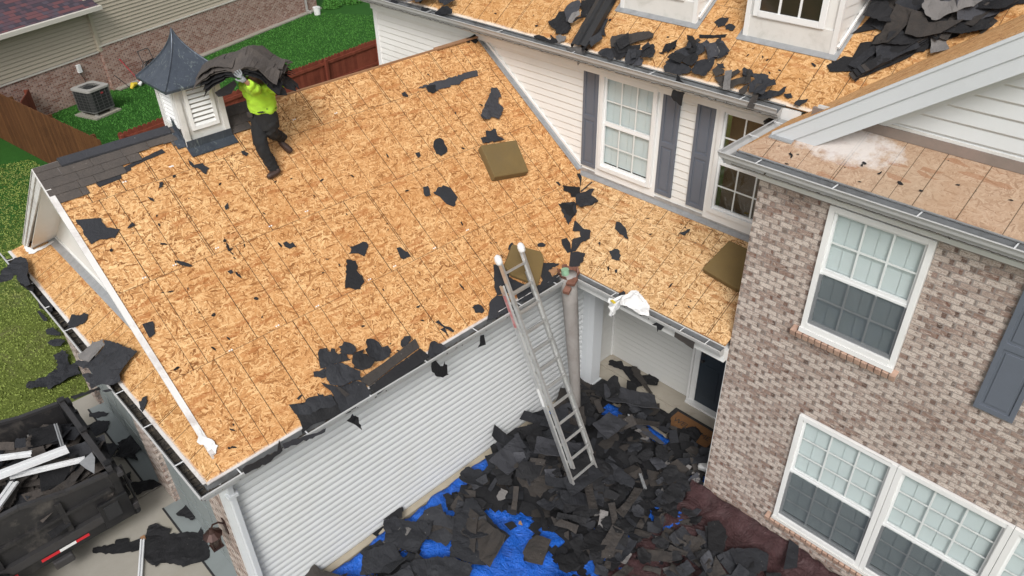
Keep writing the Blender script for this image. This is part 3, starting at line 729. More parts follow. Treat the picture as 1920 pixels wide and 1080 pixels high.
def sash_window(x0, x1, z0, z1, y, cols, rows, label, blinds=True, wide=True, depth=.05, single=False, room=None, sillb=False, blind_top=1.0, screen=True):
    """double hung window facing -y: frame proud of y, glass behind"""
    fw = .065 if wide else .05
    fr = MB()
    fr.box(x0, x0 + fw, y - depth, y + .06, z0, z1); fr.box(x1 - fw, x1, y - depth, y + .06, z0, z1)
    fr.box(x0 + fw, x1 - fw, y - depth, y + .06, z1 - fw, z1); fr.box(x0 + fw, x1 - fw, y - depth - .012, y + .06, z0, z0 + fw * 1.1)
    W = fr.build('window', M['trim'], H, bevel=.004); W['label'] = label
    a0, a1, c0, c1 = x0 + fw, x1 - fw, z0 + fw * 1.1, z1 - fw
    zm = c0 + (c1 - c0) * .49
    sashes = [(c0, c1, 0)] if single else [(zm - .0, c1, .012), (c0, zm, -.012)]
    r = .032
    for i, (s0, s1, off) in enumerate(sashes):
        yy = y - depth + .028 - off * .4 + (.012 if i == 0 and not single else -.004)
        m = MB(); m.box(a0, a0 + r, yy, yy + .03, s0, s1); m.box(a1 - r, a1, yy, yy + .03, s0, s1)
        m.box(a0 + r, a1 - r, yy, yy + .03, s1 - r, s1); m.box(a0 + r, a1 - r, yy - .002, yy + .03, s0, s0 + r * 1.15)
        so = m.build('sash', M['muntin'], W)
        gm = MB(); gm.face([(a0 + r, yy + .008, s0 + r), (a1 - r, yy + .008, s0 + r), (a1 - r, yy + .008, s1 - r), (a0 + r, yy + .008, s1 - r)])
        gm.build('pane', M['glass'], W)
        mu = MB(); gy = yy + .0095
        for k in range(1, cols):
            xx = a0 + r + (a1 - a0 - 2 * r) * k / cols; mu.box(xx - .011, xx + .011, gy, gy + .008, s0 + r, s1 - r)
        for k in range(1, rows):
            zz = s0 + r + (s1 - s0 - 2 * r) * k / rows; mu.box(a0 + r, a1 - r, gy + .001, gy + .007, zz - .011, zz + .011)
        mu.build('muntin', M['muntin'], W)
        if i == 1 and screen:
            sm = MB(); sm.face([(a0, yy - .012, s0), (a1, yy - .012, s0), (a1, yy - .012, s1 - r), (a0, yy - .012, s1 - r)]); sm.build('insect_screen', M['screen'], W)
    if blinds:
        bm_ = MB(); zt_ = c1 - .01; nn = int((c1 - c0 - .02) / .036 * blind_top); yb = y + .034
        for k in range(nn):
            zz = zt_ - k * .036
            bm_.face([(a0 + .004, yb + .009, zz + .004), (a1 - .004, yb + .009, zz + .004), (a1 - .004, yb, zz - .034), (a0 + .004, yb, zz - .034)])
        for q in (.17, .5, .83):
            xx = a0 + (a1 - a0) * q; bm_.box(xx - .003, xx + .003, yb - .006, yb - .004, zt_ - nn * .036, zt_)
        bm_.build('blind', M['blind'], W)
    bx = MB(); bx.box(a0 - .02, a1 + .02, y + .22, y + .24, z0 - .05, z1 + .02); bx.build('room_back', M[room or 'room'], W)
    return W
# brick wing windows
def brick_sill(x0, x1, z, W):
    m = MB(); n_ = round((x1 - x0) / .078); ww = (x1 - x0) / n_
    rnd = random.Random(int(x0 * 50))
    for k in range(n_):
        xx = x0 + k * ww; j = rnd.uniform(-.004, .004)
        m.obox((xx + .005, YB - .075 + j, z - .125), (ww - .010, 0, 0), (0, .12, .035), (0, -.022, .085))
    o = m.build('sill', M['sill_brick'], W, bevel=.006)
    mm = MB(); mm.obox((x0, YB - .055, z - .125), (x1 - x0, 0, 0), (0, .11, .03), (0, -.012, .07)); mm.build('sill', plain('sill_mortar', (.30, .26, .23), .9), W)
ww1 = sash_window(W1[0] + .002, W1[1] - .002, W1[2] + .002, W1[3] - .002, YB, 3, 2, 'single window high on the brick wall')
mbx((W1[0], W1[1], YB - .075, YB - .02, W1[2] - .06, W1[2] + .001)).build('sill', M['trim'], ww1)
brick_sill(W1[0] - .10, W1[1] + .06, W1[2] - .035, ww1)
bw = (W2[1] - W2[0]) / 3
for i in range(3):
    q = sash_window(W2[0] + bw * i + .002, W2[0] + bw * (i + 1) - .002, W2[2] + .002, W2[3] - .002, YB, 3, 3,
                    ['left window of the three joined ground floor windows', 'middle window of the three joined ground floor windows', 'right window of the three joined ground floor windows'][i])
    mbx((W2[0] + bw * i, W2[0] + bw * (i + 1), YB - .075, YB - .02, W2[2] - .05, W2[2] + .001)).build('sill', M['mold_board'], q)
    brick_sill(W2[0] + bw * i - (.10 if i == 0 else 0), W2[0] + bw * (i + 1), W2[2] - .03, q)
# vertical caulk strip in the reveals
# upper windows over the porch roof, with panels and shutters
def shutter(x0, x1, z0, z1, y, lab):
    m = MB(); m.box(x0, x1, y - .022, y - .002, z0, z1); f_ = .05; mid = (z0 + z1) / 2
    for a, b in ((z0, z0 + f_ * 1.3), (mid - .04, mid + .04), (z1 - f_ * 1.3, z1)): m.box(x0, x1, y - .035, y - .0225, a, b)
    m.box(x0, x0 + f_, y - .036, y - .0226, z0, z1); m.box(x1 - f_, x1, y - .036, y - .0226, z0, z1)
    for a, b in ((z0 + .10, mid - .075), (mid + .075, z1 - .10)): m.box(x0 + f_ + .03, x1 - f_ - .03, y - .031, y - .0225, a, b)
    o = m.build('shutter', M['shutter'], H, bevel=.004); o['label'] = lab; return o
sash_window(-.70, .35, 4.07, 5.66, -.03, 3, 2, 'white upper window with blinds between two shutters', screen=False)
mbx((-.765, -.702, -.040, -.002, 3.93, 5.80), (.352, .425, -.040, -.002, 3.93, 5.80), (-.702, .352, -.040, -.002, 3.93, 4.068), (-.702, .352, -.040, -.002, 5.662, 5.80)).build('window_panel', M['trim'], H)
sash_window(1.38, 2.43, 4.07, 5.66, -.03, 3, 2, 'dark upper window without blinds beside the brick corner', blinds=False, room='room_brown', screen=False)
mbx((1.30, 1.378, -.040, -.002, 3.93, 5.80), (2.432, 2.52, -.040, -.002, 3.93, 5.80), (1.378, 2.432, -.040, -.002, 3.93, 4.068), (1.378, 2.432, -.040, -.002, 5.662, 5.80)).build('window_panel', M['trim'], H)
shutter(-1.07, -.768, 4.02, 5.70, -.012, 'leftmost shutter, left of the upper window with blinds')
shutter(.428, .72, 4.02, 5.66, -.012, 'shutter with a torn scrap hanging over it')
shutter(1.00, 1.298, 4.02, 5.66, -.012, 'shutter left of the dark upper window')
shutter(5.55, 5.93, 3.83, 5.50, YB - .005, 'shutter on the brick wall')
# ---- dormers
def dormer(x0, x1, yf, lab, glass_room='room'):
    zf = ZM + S * (yf - YM); h = 1.75; xm = (x0 + x1) / 2
    m = MB(); m.box(x0 + .02, x1 - .02, yf, yf + .05, zf - .02, zf + h)
    Do = m.build('dormer', M['vinyl'], H); Do['label'] = lab
    yb = yf + h / S
    for sx, nx in ((x0, -1), (x1, 1)):
        q = MB()
        n_ = int(h / .13)
        for k in range(n_):   # boards cut to the roof slope
            za = zf + h * k / n_; zb_ = zf + h * (k + 1) / n_
            ya = yf + (za - zf) / S; yb2 = yf + (zb_ - zf) / S
            q.face([(sx + nx * .014, yf, za), (sx + nx * .014, ya, za), (sx + nx * .002, yb2, zb_), (sx + nx * .002, yf, zb_)][::(1 if nx > 0 else -1)])
            q.face([(sx, yf, za), (sx, ya, za), (sx + nx * .014, ya, za), (sx + nx * .014, yf, za)])
        q.build('side_wall', M['vinyl'], Do)
    for sx, nx in ((x0, -1), (x1, 1)):
        tr = MB(); tr.box(sx - .045 if nx > 0 else sx - .02, sx + .02 if nx > 0 else sx + .045, yf - .03, yf + .02, zf + .0, zf + h)
        tr.bar((sx + nx * .03, yf + .02, zf + .07), (sx + nx * .03, yb - .1, zf + .07 + (yb - yf - .12) * S), .03, .04)
        tr.build('corner_trim', M['trim'], Do)
    tr = mbx((x0 + .045, x1 - .045, yf - .022, yf - .001, zf + .0, zf + .27)); tr.build('apron', M['mold_board'], Do)
    fl = MB(); fl.slab([(x0 - .06, yf - .085, zf - .085 * S + .016), (x1 + .06, yf - .085, zf - .085 * S + .016), (x1 + .06, yf, zf + .02), (x0 - .06, yf, zf + .02)], (0, 0, -.006))
    for sx, nx in ((x0, -1), (x1, 1)):
        fl.slab([(sx + nx * .08, yf - .08, zf - .08 * S + .012), (sx + nx * .08, yb, zf + h + .012), (sx, yb, zf + h + .012), (sx, yf - .08, zf - .08 * S + .012)], (0, 0, -.004))
    fl.build('flashing', M['flash'], Do)
    # window
    wx0, wx1, wz0, wz1 = xm - .52, xm + .44, zf + .27, zf + 1.5
    fr = MB(); t_ = .075
    fr.box(wx0, wx0 + t_, yf - .05, yf - .023, wz0, wz1); fr.box(wx1 - t_, wx1, yf - .05, yf - .023, wz0, wz1); fr.box(wx0 + t_, wx1 - t_, yf - .05, yf - .023, wz0, wz0 + t_); fr.box(wx0 + t_, wx1 - t_, yf - .05, yf - .023, wz1 - t_, wz1)
    fr.build('window_frame', M['muntin'], Do, bevel=.004)
    gm = mbx((wx0 + t_, wx1 - t_, yf - .020, yf - .004, wz0 + t_, wz1 - t_)); gm.build('pane', M['dark_glass'], Do)
    mu = MB()
    for k in (1, 2):
        xx = wx0 + t_ + (wx1 - wx0 - 2 * t_) * k / 3; mu.box(xx - .014, xx + .014, yf - .032, yf - .0205, wz0 + t_, wz1 - t_)
    mu.box(wx0 + t_, wx1 - t_, yf - .030, yf - .0205, (wz0 + wz1) / 2 - .02, (wz0 + wz1) / 2 + .02)
    mu.build('muntin', M['muntin'], Do)
    rf = MB()
    for sg in (-1, 1):
        rf.slab([(xm, yf - .2, zf + h + .45), (xm, yb + 1.0, zf + h + .45), (xm + sg * .82, yb + .4, zf + h - .05), (xm + sg * .82, yf - .2, zf + h - .05)], (0, 0, -.03))
    rf.face([(x0, yf, zf + h), (x1, yf, zf + h), (xm, yf, zf + h + .42)])
    rf.build('dormer_roof', M['shingle_r'], Do)
    return Do
t = NT('dark_dormer_glass'); o = t.obj()
M['dark_glass'] = t.done(t.mix(t.noise(o, 4, 4), (.012, .014, .012), (.045, .03, .02)), .06, 0, .6)
dormer(1.33, 2.55, .36, 'dormer nearest the brick wing, white with a dark window')
dormer(-.72, .56, .37, 'dormer at the top edge left of the other one')
dormer(-3.6, -2.35, .37, 'dormer farther along the main roof')

# ---- downspout, lantern on the garage corner
ds = MB(); ds.tube([(-.02, -7.30, 3.0), (-.10, -7.22, 2.86), (-.262, -7.13, 2.70), (-.262, -7.13, .15), (-.262, -7.30, .05)], .048, 4)
ds.box(-.31, -.21, -7.19, -7.06, 2.45, 2.50); ds.build('downspout', M['trim_grey'], H, bevel=.004)
lt = MB(); c0 = Vector((-.62, -7.40, 1.62))
lt.box(-.66, -.58, -7.235, -7.222, 1.55, 1.80)
lt.tube([(-.62, -7.23, 1.72), (-.62, -7.29, 1.80), (-.62, -7.36, 1.82), (-.62, -7.40, 1.76)], .012, 8)
lt.tube([(-.62, -7.40, 1.78), (-.62, -7.40, 1.72), (-.62, -7.40, 1.66)], [.02, .05, .12], 10)
for k in range(4):
    a = k * math.pi / 2 + .78; p = Vector((math.cos(a), math.sin(a), 0)) * .085
    lt.bar(c0 + p + FZ * .04, c0 + p * .8 - FZ * .16, .014, .014)
lt.box(-.69, -.55, -7.47, -7.33, 1.44, 1.46)
LN = lt.build('wall_lantern', M['lamp_br'], H)
lg = MB(); lg.tube([c0 + FZ * .03, c0 - FZ * .15], [.07, .055], 8); lg.build('lantern_glass', M['glass'], LN)

# ---- cupola on the garage ridge (a part of the house)
cx, cy, ch, hw = XR, -5.165, .0, .275
zb0 = ZR - S * hw; zt0 = zb0 + .86
cm = MB(); cm.box(cx - hw, cx + hw, cy - hw, cy + hw, ZR - .32, zt0)
for sx in (-1, 1):
    for sy in (-1, 1):
        cm.box(cx + sx * hw - .035 * (1 + 0), cx + sx * hw + .035, cy + sy * hw - .035, cy + sy * hw + .035, ZR - .30, zt0 + .002)
CU = cm.build('cupola', M['mold_board'], H, bevel=.003); CU['label'] = 'white louvred cupola with dark flared metal cap on the garage ridge'
def louvre(o, d, nrm, w_, h_):
    o = Vector(o); m = MB(); d = Vector(d); nrm = Vector(nrm)
    t_ = .045
    for a, b, c_, e_ in ((0, w_, 0, t_), (0, w_, h_ - t_, h_), (0, t_, t_, h_ - t_), (w_ - t_, w_, t_, h_ - t_)):
        m.obox(o + d * a + FZ * c_, d * (b - a), FZ * (e_ - c_), nrm * .03)
    n_ = 8
    for k in range(n_):
        z = t_ + (h_ - 2 * t_) * k / n_; q = (h_ - 2 * t_) / n_
        m.obox(o + d * t_ + FZ * z + nrm * .022, d * (w_ - 2 * t_), nrm * -.020 + FZ * q * .55, nrm * .004 + FZ * .004)
    m.build('louvre', M['louvre'], CU)
    m = MB(); m.obox(o + d * .03 + FZ * .03, d * (w_ - .06), FZ * (h_ - .06), nrm * .003); m.build('louvre_gap_shade', M['ac_grey'], CU)  # added grey plane, its colour stands in for shade between the slats
louvre((cx + hw + .004, cy - .19, zb0 + .21), FY, FX, .38, .58)
louvre((cx - .19, cy - hw - .004, ZR + .04), FX, -FY, .38, .56)
louvre((cx - .17, cy + hw + .004, ZR + .06), FX, FY, .34, .50)
cp = MB(); n_ = 12; e_ = .44; hcap = .58
rings = []
for i in range(n_ + 1):
    q = i / n_; r = e_ * ((1 - q) ** 1.75 * .80 + (1 - q) * .20) + .006; z = zt0 - .03 + hcap * q
    rings.append([Vector((cx + sx * r, cy + sy * r, z)) for sx, sy in ((1, -1), (1, 1), (-1, 1), (-1, -1))])
cp.face([p - FZ * .03 for p in rings[0]][::-1])
for k in range(4): cp.face([rings[0][k] - FZ * .03, rings[0][(k + 1) % 4] - FZ * .03, rings[0][(k + 1) % 4], rings[0][k]])
for a, b_ in zip(rings, rings[1:]):
    for k in range(4): j = (k + 1) % 4; cp.face([a[k], a[j], b_[j], b_[k]])
for k in range(4): cp.tube([r_[k] + FZ * .004 for r_ in rings], .011, 6)
cp.tube([(cx, cy, zt0 + hcap - .06), (cx, cy, zt0 + hcap + .0)], [.02, .006], 8)
cp.build('cap', M['cap'], CU)
bs = MB()
q1 = ZR - S * hw
bs.slab([(cx + hw + .002, cy - hw - .05, q1 + .03), (cx + hw + .14, cy - hw - .05, q1 - .14 * S + .03), (cx + hw + .14, cy + hw + .05, q1 - .14 * S + .03), (cx + hw + .002, cy + hw + .05, q1 + .03)], (0, 0, -.01))
bs.box(cx + hw + .036, cx + hw + .042, cy - hw - .04, cy + hw + .04, q1 - .03, q1 + .10)
bs.slab([(cx, cy - hw - .038, ZR + .16), (cx + hw, cy - hw - .038, q1 + .12), (cx + hw, cy - hw - .038, q1 - .01), (cx, cy - hw - .038, ZR + .0)], (0, -.006, 0))
bs.slab([(cx, cy - hw - .04, ZR + .035), (cx + hw, cy - hw - .04, q1 + .035), (cx + hw, cy - hw - .15, q1 + .03), (cx, cy - hw - .15, ZR + .03)], (0, 0, -.008))
bs.build('base_flashing', M['cap'], CU)

# ---- shingle courses still on the roof near the ridge
sh = MB(); sh2 = MB(); rnd = random.Random(5)
def es(y, up, lift): return Vector((-up / math.hypot(1, S), y, ZE + S * up / math.hypot(1, S))) + nE * lift
UPT = -XR * math.hypot(1, S)
rows = [(.50, -6.80), (.385, -6.30), (.27, -6.05), (.155, -5.52), (.04, -5.50)]
for k, (du, ye) in enumerate(rows):
    y = YR - .02; lo = UPT - du - .03; hi = lo + .20
    while y < ye:
        w_ = rnd.uniform(.18, .42); y2 = min(y + w_, ye); j = rnd.uniform(-.012, .006)
        sh.slab([es(y + .002, lo + j, .016 + .004 * k), es(y2 - .003, lo + j, .016 + .004 * k), es(y2 - .003, min(hi, UPT + .01), .012 + .004 * k), es(y + .002, min(hi, UPT + .01), .012 + .004 * k)], nE * -.007)
        y = y2
for k, (du, ys, ye) in enumerate([(.26, -5.62, -5.40), (.16, -5.75, -5.45), (.36, -4.88, -4.55), (.24, -4.86, -4.45), (.10, -4.86, -4.32)]):
    y = ys; lo = UPT - du
    while y < ye:
        w_ = rnd.uniform(.12, .3); y2 = min(y + w_, ye)
        (sh if ys < -5 else sh2).slab([es(y, lo, .024 + .003 * k), es(y2 - .003, lo + rnd.uniform(-.01, .01), .024 + .003 * k), es(y2 - .003, lo + .18, .02), es(y, lo + .18, .02)], nE * -.007); y = y2
sh2.build('shingle_courses', M['shingle_r'], H); so = sh.build('shingle_courses', M['shingle_r'], H); so['label'] = 'last rows of brown black shingles along the garage ridge'
rd = MB(); rd.slab([(XR + .085, -6.92, ZR - .085 * S + .06), (XR + .0, -6.92, ZR + .065), (XR + .0, -5.55, ZR + .065), (XR + .085, -5.55, ZR - .085 * S + .06)], (0, 0, -.022))
rd.slab([(XR - .15, -6.92, ZR - .15 * S + .06), (XR + .0, -6.92, ZR + .065), (XR + .0, -5.55, ZR + .065), (XR - .15, -5.55, ZR - .15 * S + .06)], (0, 0, -.022))
rd.build('ridge_vent', M['felt_g'], H)
rc = MB()
y = YR - .02
rc.slab([(XR, y, ZR + .028), (XR, y + .34, ZR + .03), (XR + .15, y + .34, ZR - .15 * S + .03), (XR + .15, y, ZR - .15 * S + .028)], (0, 0, -.008))
rc.build('ridge_cap', M['felt_l'], H)

# ================================================================== NEIGHBOUR, FENCES, YARD
NB = empty('neighbour_house', (0, 0, 0), 'tan sided house with red brick base behind the red fence', 'house')
nd = Vector((-.3478377, .93755476, 0)); nn_ = Vector((.93755476, .3478377, 0)); nP = Vector((-23.001, -1.477, 0))
def nb(s_, out, z): return nP + nd * s_ + nn_ * out + FZ * z
def nbox(mb, s0, s1, o0, o1, z0, z1): mb.obox(nb(s0, o0, z0), nd * (s1 - s0), nn_ * (o1 - o0), FZ * (z1 - z0))
nuv = lambda p: ((Vector(p) - nP).dot(nd), p[2])
w = MB()
w.slab([nb(-6, 0, -.1), nb(1.03, 0, -.1), nb(1.03, 0, 1.38), nb(-6, 0, 1.38)], nn_ * -.2, uvf=nuv)
w.slab([nb(1.03, .12, -.1), nb(13.2, .12, -.1), nb(13.2, .12, 1.56), nb(1.03, .12, 1.56)], nn_ * -.3, uvf=nuv)
w.build('brick_wall', M['brick_n'], NB)
w = MB()
siding(w, [(-6, 1.42), (1.35, 1.42), (1.35, 3.0), (-6, 3.0)], nP, nd, nn_, .125, .034)
siding(w, [(1.1, 1.60), (13.2, 1.60), (13.2, 6), (1.1, 6)], nP + nn_ * .06, nd, nn_, .125, .034)
w.build('siding_wall', M['tan_vinyl'], NB)
w = MB(); nbox(w, -6, 1.0, 0, .04, 1.36, 1.41); nbox(w, 1.0, 13.2, .0, .15, 1.555, 1.60); w.build('trim_strip', M['tan_vinyl_l'], NB)
w = MB(); nbox(w, .98, 1.10, .0, .13, 1.40, 6.0); w.build('corner_board', M['tan_vinyl'], NB)
w = MB(); rr = lambda s_, o, z: nb(s_, o, z)
w.slab([rr(-6, .42, 2.98), rr(1.28, .42, 2.98), rr(1.28, -4.0, 5.6), rr(-6, -4.0, 5.6)], (0, 0, -.05), uvf=lambda p: ((Vector(p) - nP).dot(nd), -(Vector(p) - nP).dot(nn_) * 1.16))
w.build('roof', M['plum'], NB)
w = MB(); nbox(w, -6, 1.30, .42, .56, 2.84, 2.97); nbox(w, -6, 1.28, 0, .42, 2.84, 2.86); w.build('gutter', M['tan_vinyl_l'], NB)
w = MB(); w.tube([nb(12.3, .22, .05), nb(12.3, .22, 4)], .06, 4); w.tube([nb(12.3, .22, .1), nb(12.25, .5, .02)], .06, 4); w.build('downspout', M['ac_grey'], NB)
w = MB(); nbox(w, -.06, .08, .02, .12, .95, 1.23); w.build('utility_box', M['off_white'], NB, bevel=.01)
w = MB(); w.tube([nb(0, .05, .95), nb(.08, .07, .7), nb(.1, .05, .4)], .012, 6); w.build('conduit', M['black'], NB)
w = MB(); nbox(w, 1.1, 13.2, .12, .40, -.02, .03); w.build('foundation', M['concrete'], NB)

def fence(name, p0, p1, h, mat, label, front=1, bw=.14, rails=True, rail_side=1, seed=1):
    """dog-eared pickets on rails between two ground points"""
    p0 = Vector(p0); p1 = Vector(p1); d = (p1 - p0).normalized(); n = Vector((d.y, -d.x, 0)) * rail_side; L = (p1 - p0).length
    F = empty(name, p0, label, 'fence'); m = MB(); rnd = random.Random(seed); s_ = 0; k = 0
    while s_ < L:
        hh = h + rnd.uniform(-.012, .012); o = p0 + d * s_ - n * rnd.uniform(0, .004)
        a = o; b_ = o + d * (bw - .006)
        pts = [a, b_, b_ + FZ * (hh - .04), b_ + FZ * hh - d * .035, a + FZ * hh + d * .035, a + FZ * (hh - .04)]
        pts = [p - FZ * .0 for p in pts]
        uvo = k * .14
        m.slab(pts, n * -.018, uvf=lambda p: (uvo + min(max((Vector(p) - o).dot(d), .001), .139) , p[2]))
        s_ += bw; k += 1
    m.build('pickets', mat, F)
    r = MB()
    for z in (.3, h * .52, h - .22): r.obox(p0 + n * .002 + FZ * z, d * L, n * .04, FZ * .09)
    if rails: r.build('rail', mat, F)
    q = 0
    while q <= L + .1:
        pm = MB(); pm.obox(p0 + d * min(q, L - .1) + n * .042, d * .09, n * .09, FZ * (h - .03)); pm.build('post', mat, F); q += 2.4
    return F
fence('wooden_fence', (-14.12, -3.30, 0), (-16.6, 10.3, 0), 1.8, M['fence_r'], 'red stained picket fence running behind the garage ridge', rail_side=1, seed=2)
fence('wooden_fence', (-24.2, -5.1, 0), (-14.2, -3.78, 0), 1.8, M['fence_b'], 'brown stained privacy fence at the left edge of the lawn', rail_side=-1, seed=3)
fence('wooden_fence', (-22.1, -3.35, 0), (-21.0, -3.9, 0), 1.1, M['fence_r'], 'short red fence stub by the brick corner of the tan house', rail_side=1, seed=7)

# air conditioner
AC = empty('air_conditioner', (0, 0, 0), 'square grey outdoor air conditioner on a pad by the brick wall', 'air conditioner')
ac = Vector((-21.35, -1.72, .0)); aw = .43
def rsq(r, rad, z, n_=5):
    pts = []
    for k, (sx, sy) in enumerate(((1, 1), (-1, 1), (-1, -1), (1, -1))):
        for i in range(n_ + 1):
            a = k * math.pi / 2 + i * math.pi / 2 / n_
            px, py = sx * (r - rad) + math.cos(a) * rad, sy * (r - rad) + math.sin(a) * rad
            pts.append(ac + nd * py + nn_ * px + FZ * z)
    return pts
def loop_wall(m, A, B_):
    for i in range(len(A)): j = (i + 1) % len(A); m.face([A[i], A[j], B_[j], B_[i]])
m = MB(); A = rsq(aw - .02, .1, .16); B_ = rsq(aw - .02, .1, .86); loop_wall(m, A, B_); m.face(A[::-1]); m.build('body', M['ac_dark'], AC)
m = MB()
for z in [.16 + .1 * k for k in range(8)]:
    a = rsq(aw, .11, z); b_ = rsq(aw, .11, z + .008); loop_wall(m, a, b_)
loop_wall(m, rsq(aw + .006, .11, .155), rsq(aw + .006, .11, .195)); 
for k in range(0, 24):
    A = rsq(aw + .001, .11, .16); B_ = rsq(aw + .001, .11, .86); m.bar(A[k], B_[k], .006, .006)
for sx, sy in ((1, 0), (0, 1), (-1, 0), (0, -1)):
    for q in (-.2, 0, .2):
        p = ac + nn_ * (sx * aw + (sy != 0) * q) + nd * (sy * aw + (sx != 0) * q); m.bar(p + FZ * .16, p + FZ * .86, .007, .007)
m.build('grille', plain('grey_grille_wire', (.13, .13, .125), .5), AC)
m = MB(); A = rsq(aw + .02, .12, .855); B_ = rsq(aw + .02, .12, .92); loop_wall(m, A, B_)
circ = [];
for i, p in enumerate(B_):
    v_ = (p - ac - FZ * .92); circ.append(ac + FZ * .925 + v_.normalized() * .34)
loop_wall(m, B_, circ); C2 = [p - FZ * .09 for p in circ]; loop_wall(m, circ, C2); m.build('top_panel', M['ac_grey'], AC)
m = MB(); m.face([p - FZ * .10 for p in circ]); 
for k in range(4):
    a = k * math.pi / 2; v_ = nn_ * math.cos(a) + nd * math.sin(a); u_ = nn_ * -math.sin(a) + nd * math.cos(a)
    m.face([ac + FZ * .85, ac + v_ * .30 + FZ * .87 - u_ * .09, ac + v_ * .32 + FZ * .85 + u_ * .1])
for k in range(8): rr_ = .06 + .035 * k; m.tube([ac + FZ * .915 + nn_ * math.cos(a * .524) * rr_ + nd * math.sin(a * .524) * rr_ for a in range(13)], .0035, 4, False)
m.build('fan', M['ac_dark'], AC)
m = MB(); lp = ac + nn_ * (aw + .012) + nd * .06 + FZ * .74
m.face([lp + nd * math.cos(a * .524) * .055 + FZ * math.sin(a * .524) * .032 for a in range(12)]); m.build('badge', M['red'], AC)
m = MB()
for sx in (-1, 1):
    for sy in (-1, 1): p = ac + nn_ * sx * .3 + nd * sy * .3; m.tube([p, p + FZ * .1, p + FZ * .16], [.07, .06, .045], 8)
m.build('foot', M['ac_grey'], AC)
m = MB(); m.obox(ac - nn_ * .52 - nd * .52 - FZ * .03, nn_ * 1.04, nd * 1.04, FZ * .06); m.build('pad', M['concrete'], AC)
m = MB(); m.obox(ac - nn_ * .2 + nd * .47 + FZ * .12, nn_ * .25, nd * .10, FZ * .6); m.build('service_panel', M['ac_grey'], AC, bevel=.01)
# hose cart, edger and yellow tool by the brick wall
HC = empty('hose_reel', (0, 0, 0), 'black hose coiled on a cart frame against the brick wall', 'hose reel')
hp = nb(2.55, .45, 0)
m = MB()
for sx in (-.25, .25):
    m.tube([hp + nd * sx + nn_ * .25, hp + nd * sx + nn_ * .1 + FZ * .5, hp + nd * sx - nn_ * .1 + FZ * 1.05], .016, 6)
m.tube([hp + nd * -.25 - nn_ * .1 + FZ * 1.05, hp + nd * .25 - nn_ * .1 + FZ * 1.05], .016, 6); m.tube([hp + nd * -.25 + nn_ * .25, hp + nd * .3 + nn_ * .3], .016, 6)
m.build('frame', M['steel'], HC)
m = MB(); rnd = random.Random(3)
for k in range(16):
    r_ = rnd.uniform(.2, .34); c0 = hp + nd * rnd.uniform(-.16, .16) + nn_ * rnd.uniform(.0, .22) + FZ * (.36 + rnd.uniform(-.06, .06)); tl = rnd.uniform(-.5, .5)
    m.tube([c0 + nd * (math.cos(a * .45) * r_) + FZ * (math.sin(a * .45) * r_) + nn_ * math.cos(a * .45 + k) * .06 for a in range(15)], .014, 5, False)
m.build('hose', M['black'], HC)
TL = empty('hand_tool', (0, 0, 0), 'red handled tool leaning on the brick wall', 'garden tool')
tp = nb(1.75, .5, 0)
m = MB(); m.tube([tp + FZ * .02 + nd * .2, tp - nn_ * .38 + FZ * .95 - nd * .1], .022, 8); m.build('handle', M['red'], TL)
m = MB(); m.box(tp.x - .02, tp.x + .1, tp.y + .05, tp.y + .32, -.02, .06); m.build('blade', M['steel'], TL)
YT = empty('string_trimmer', (0, 0, 0), 'yellow and white garden machine on the grass by the wall', 'garden tool')
yp = nb(1.35, .65, 0)
m = MB(); m.tube([yp, yp + nd * .12 + FZ * .12, yp + nd * .3 + FZ * .1], [.05, .09, .05], 8); m.build('housing', M['yellow'], YT)
m = MB(); m.tube([yp + nd * .3 + nn_ * .1 + FZ * .05, yp + nd * .42 + nn_ * .1 + FZ * .13], [.07, .05], 8); m.build('guard', M['off_white'], YT)
m = MB(); m.tube([yp - nd * .05 + FZ * .08, yp - nd * .25 - nn_ * .35 + FZ * .55], .015, 6); m.build('shaft', M['black'], YT)
BK = empty('bucket', (0, 0, 0), 'small white bucket at the far end of the brick wall', 'bucket')
bp = nb(12.25, .85, -.03)
m = MB(); m.tube([bp, bp + FZ * .36], [.14, .175], 16, True); m.tube([bp + FZ * .33, bp + FZ * .35], [.18, .18], 16); m.build('pail', M['off_white'], BK)
m = MB(); m.tube([bp + nd * math.cos(a * .314) * .17 + FZ * (.34 + math.sin(a * .314) * .05) + nn_ * math.sin(a * .314) * .15 for a in range(11)], .005, 4); m.build('handle', M['steel'], BK)
# shrubs along the far end of the neighbour's yard
def shrub(p, r, seed, label):
    rnd = random.Random(seed); T = empty('shrub', p, label, 'shrub', 'shrubs at the far end of the lawn'); p = Vector(p); m = MB()
    for _ in range(1500):
        v_ = Vector((rnd.gauss(0, 1), rnd.gauss(0, 1), rnd.gauss(0, 1))).normalized() * r * rnd.uniform(.55, 1.05); v_.z = abs(v_.z) * .9
        a = Vector((rnd.uniform(-1, 1), rnd.uniform(-1, 1), rnd.uniform(-1, 1))).normalized() * .05; b_ = a.orthogonal().normalized() * .025; c0 = p + v_
        m.face([c0 - a, c0 - b_, c0 + a, c0 + b_])
    m.build('crown', M['blade'], T, merge=False)
    m = MB(); m.tube([p, p + FZ * r * .7], [.04, .02], 6); m.build('stem', M['wood_cut'], T)
shrub(nb(13.6, .7, 0), .45, 1, 'dark green shrub at the top edge beside the bucket')
shrub(nb(14.7, 1.1, 0), .5, 2, 'second shrub beyond the one beside the bucket')

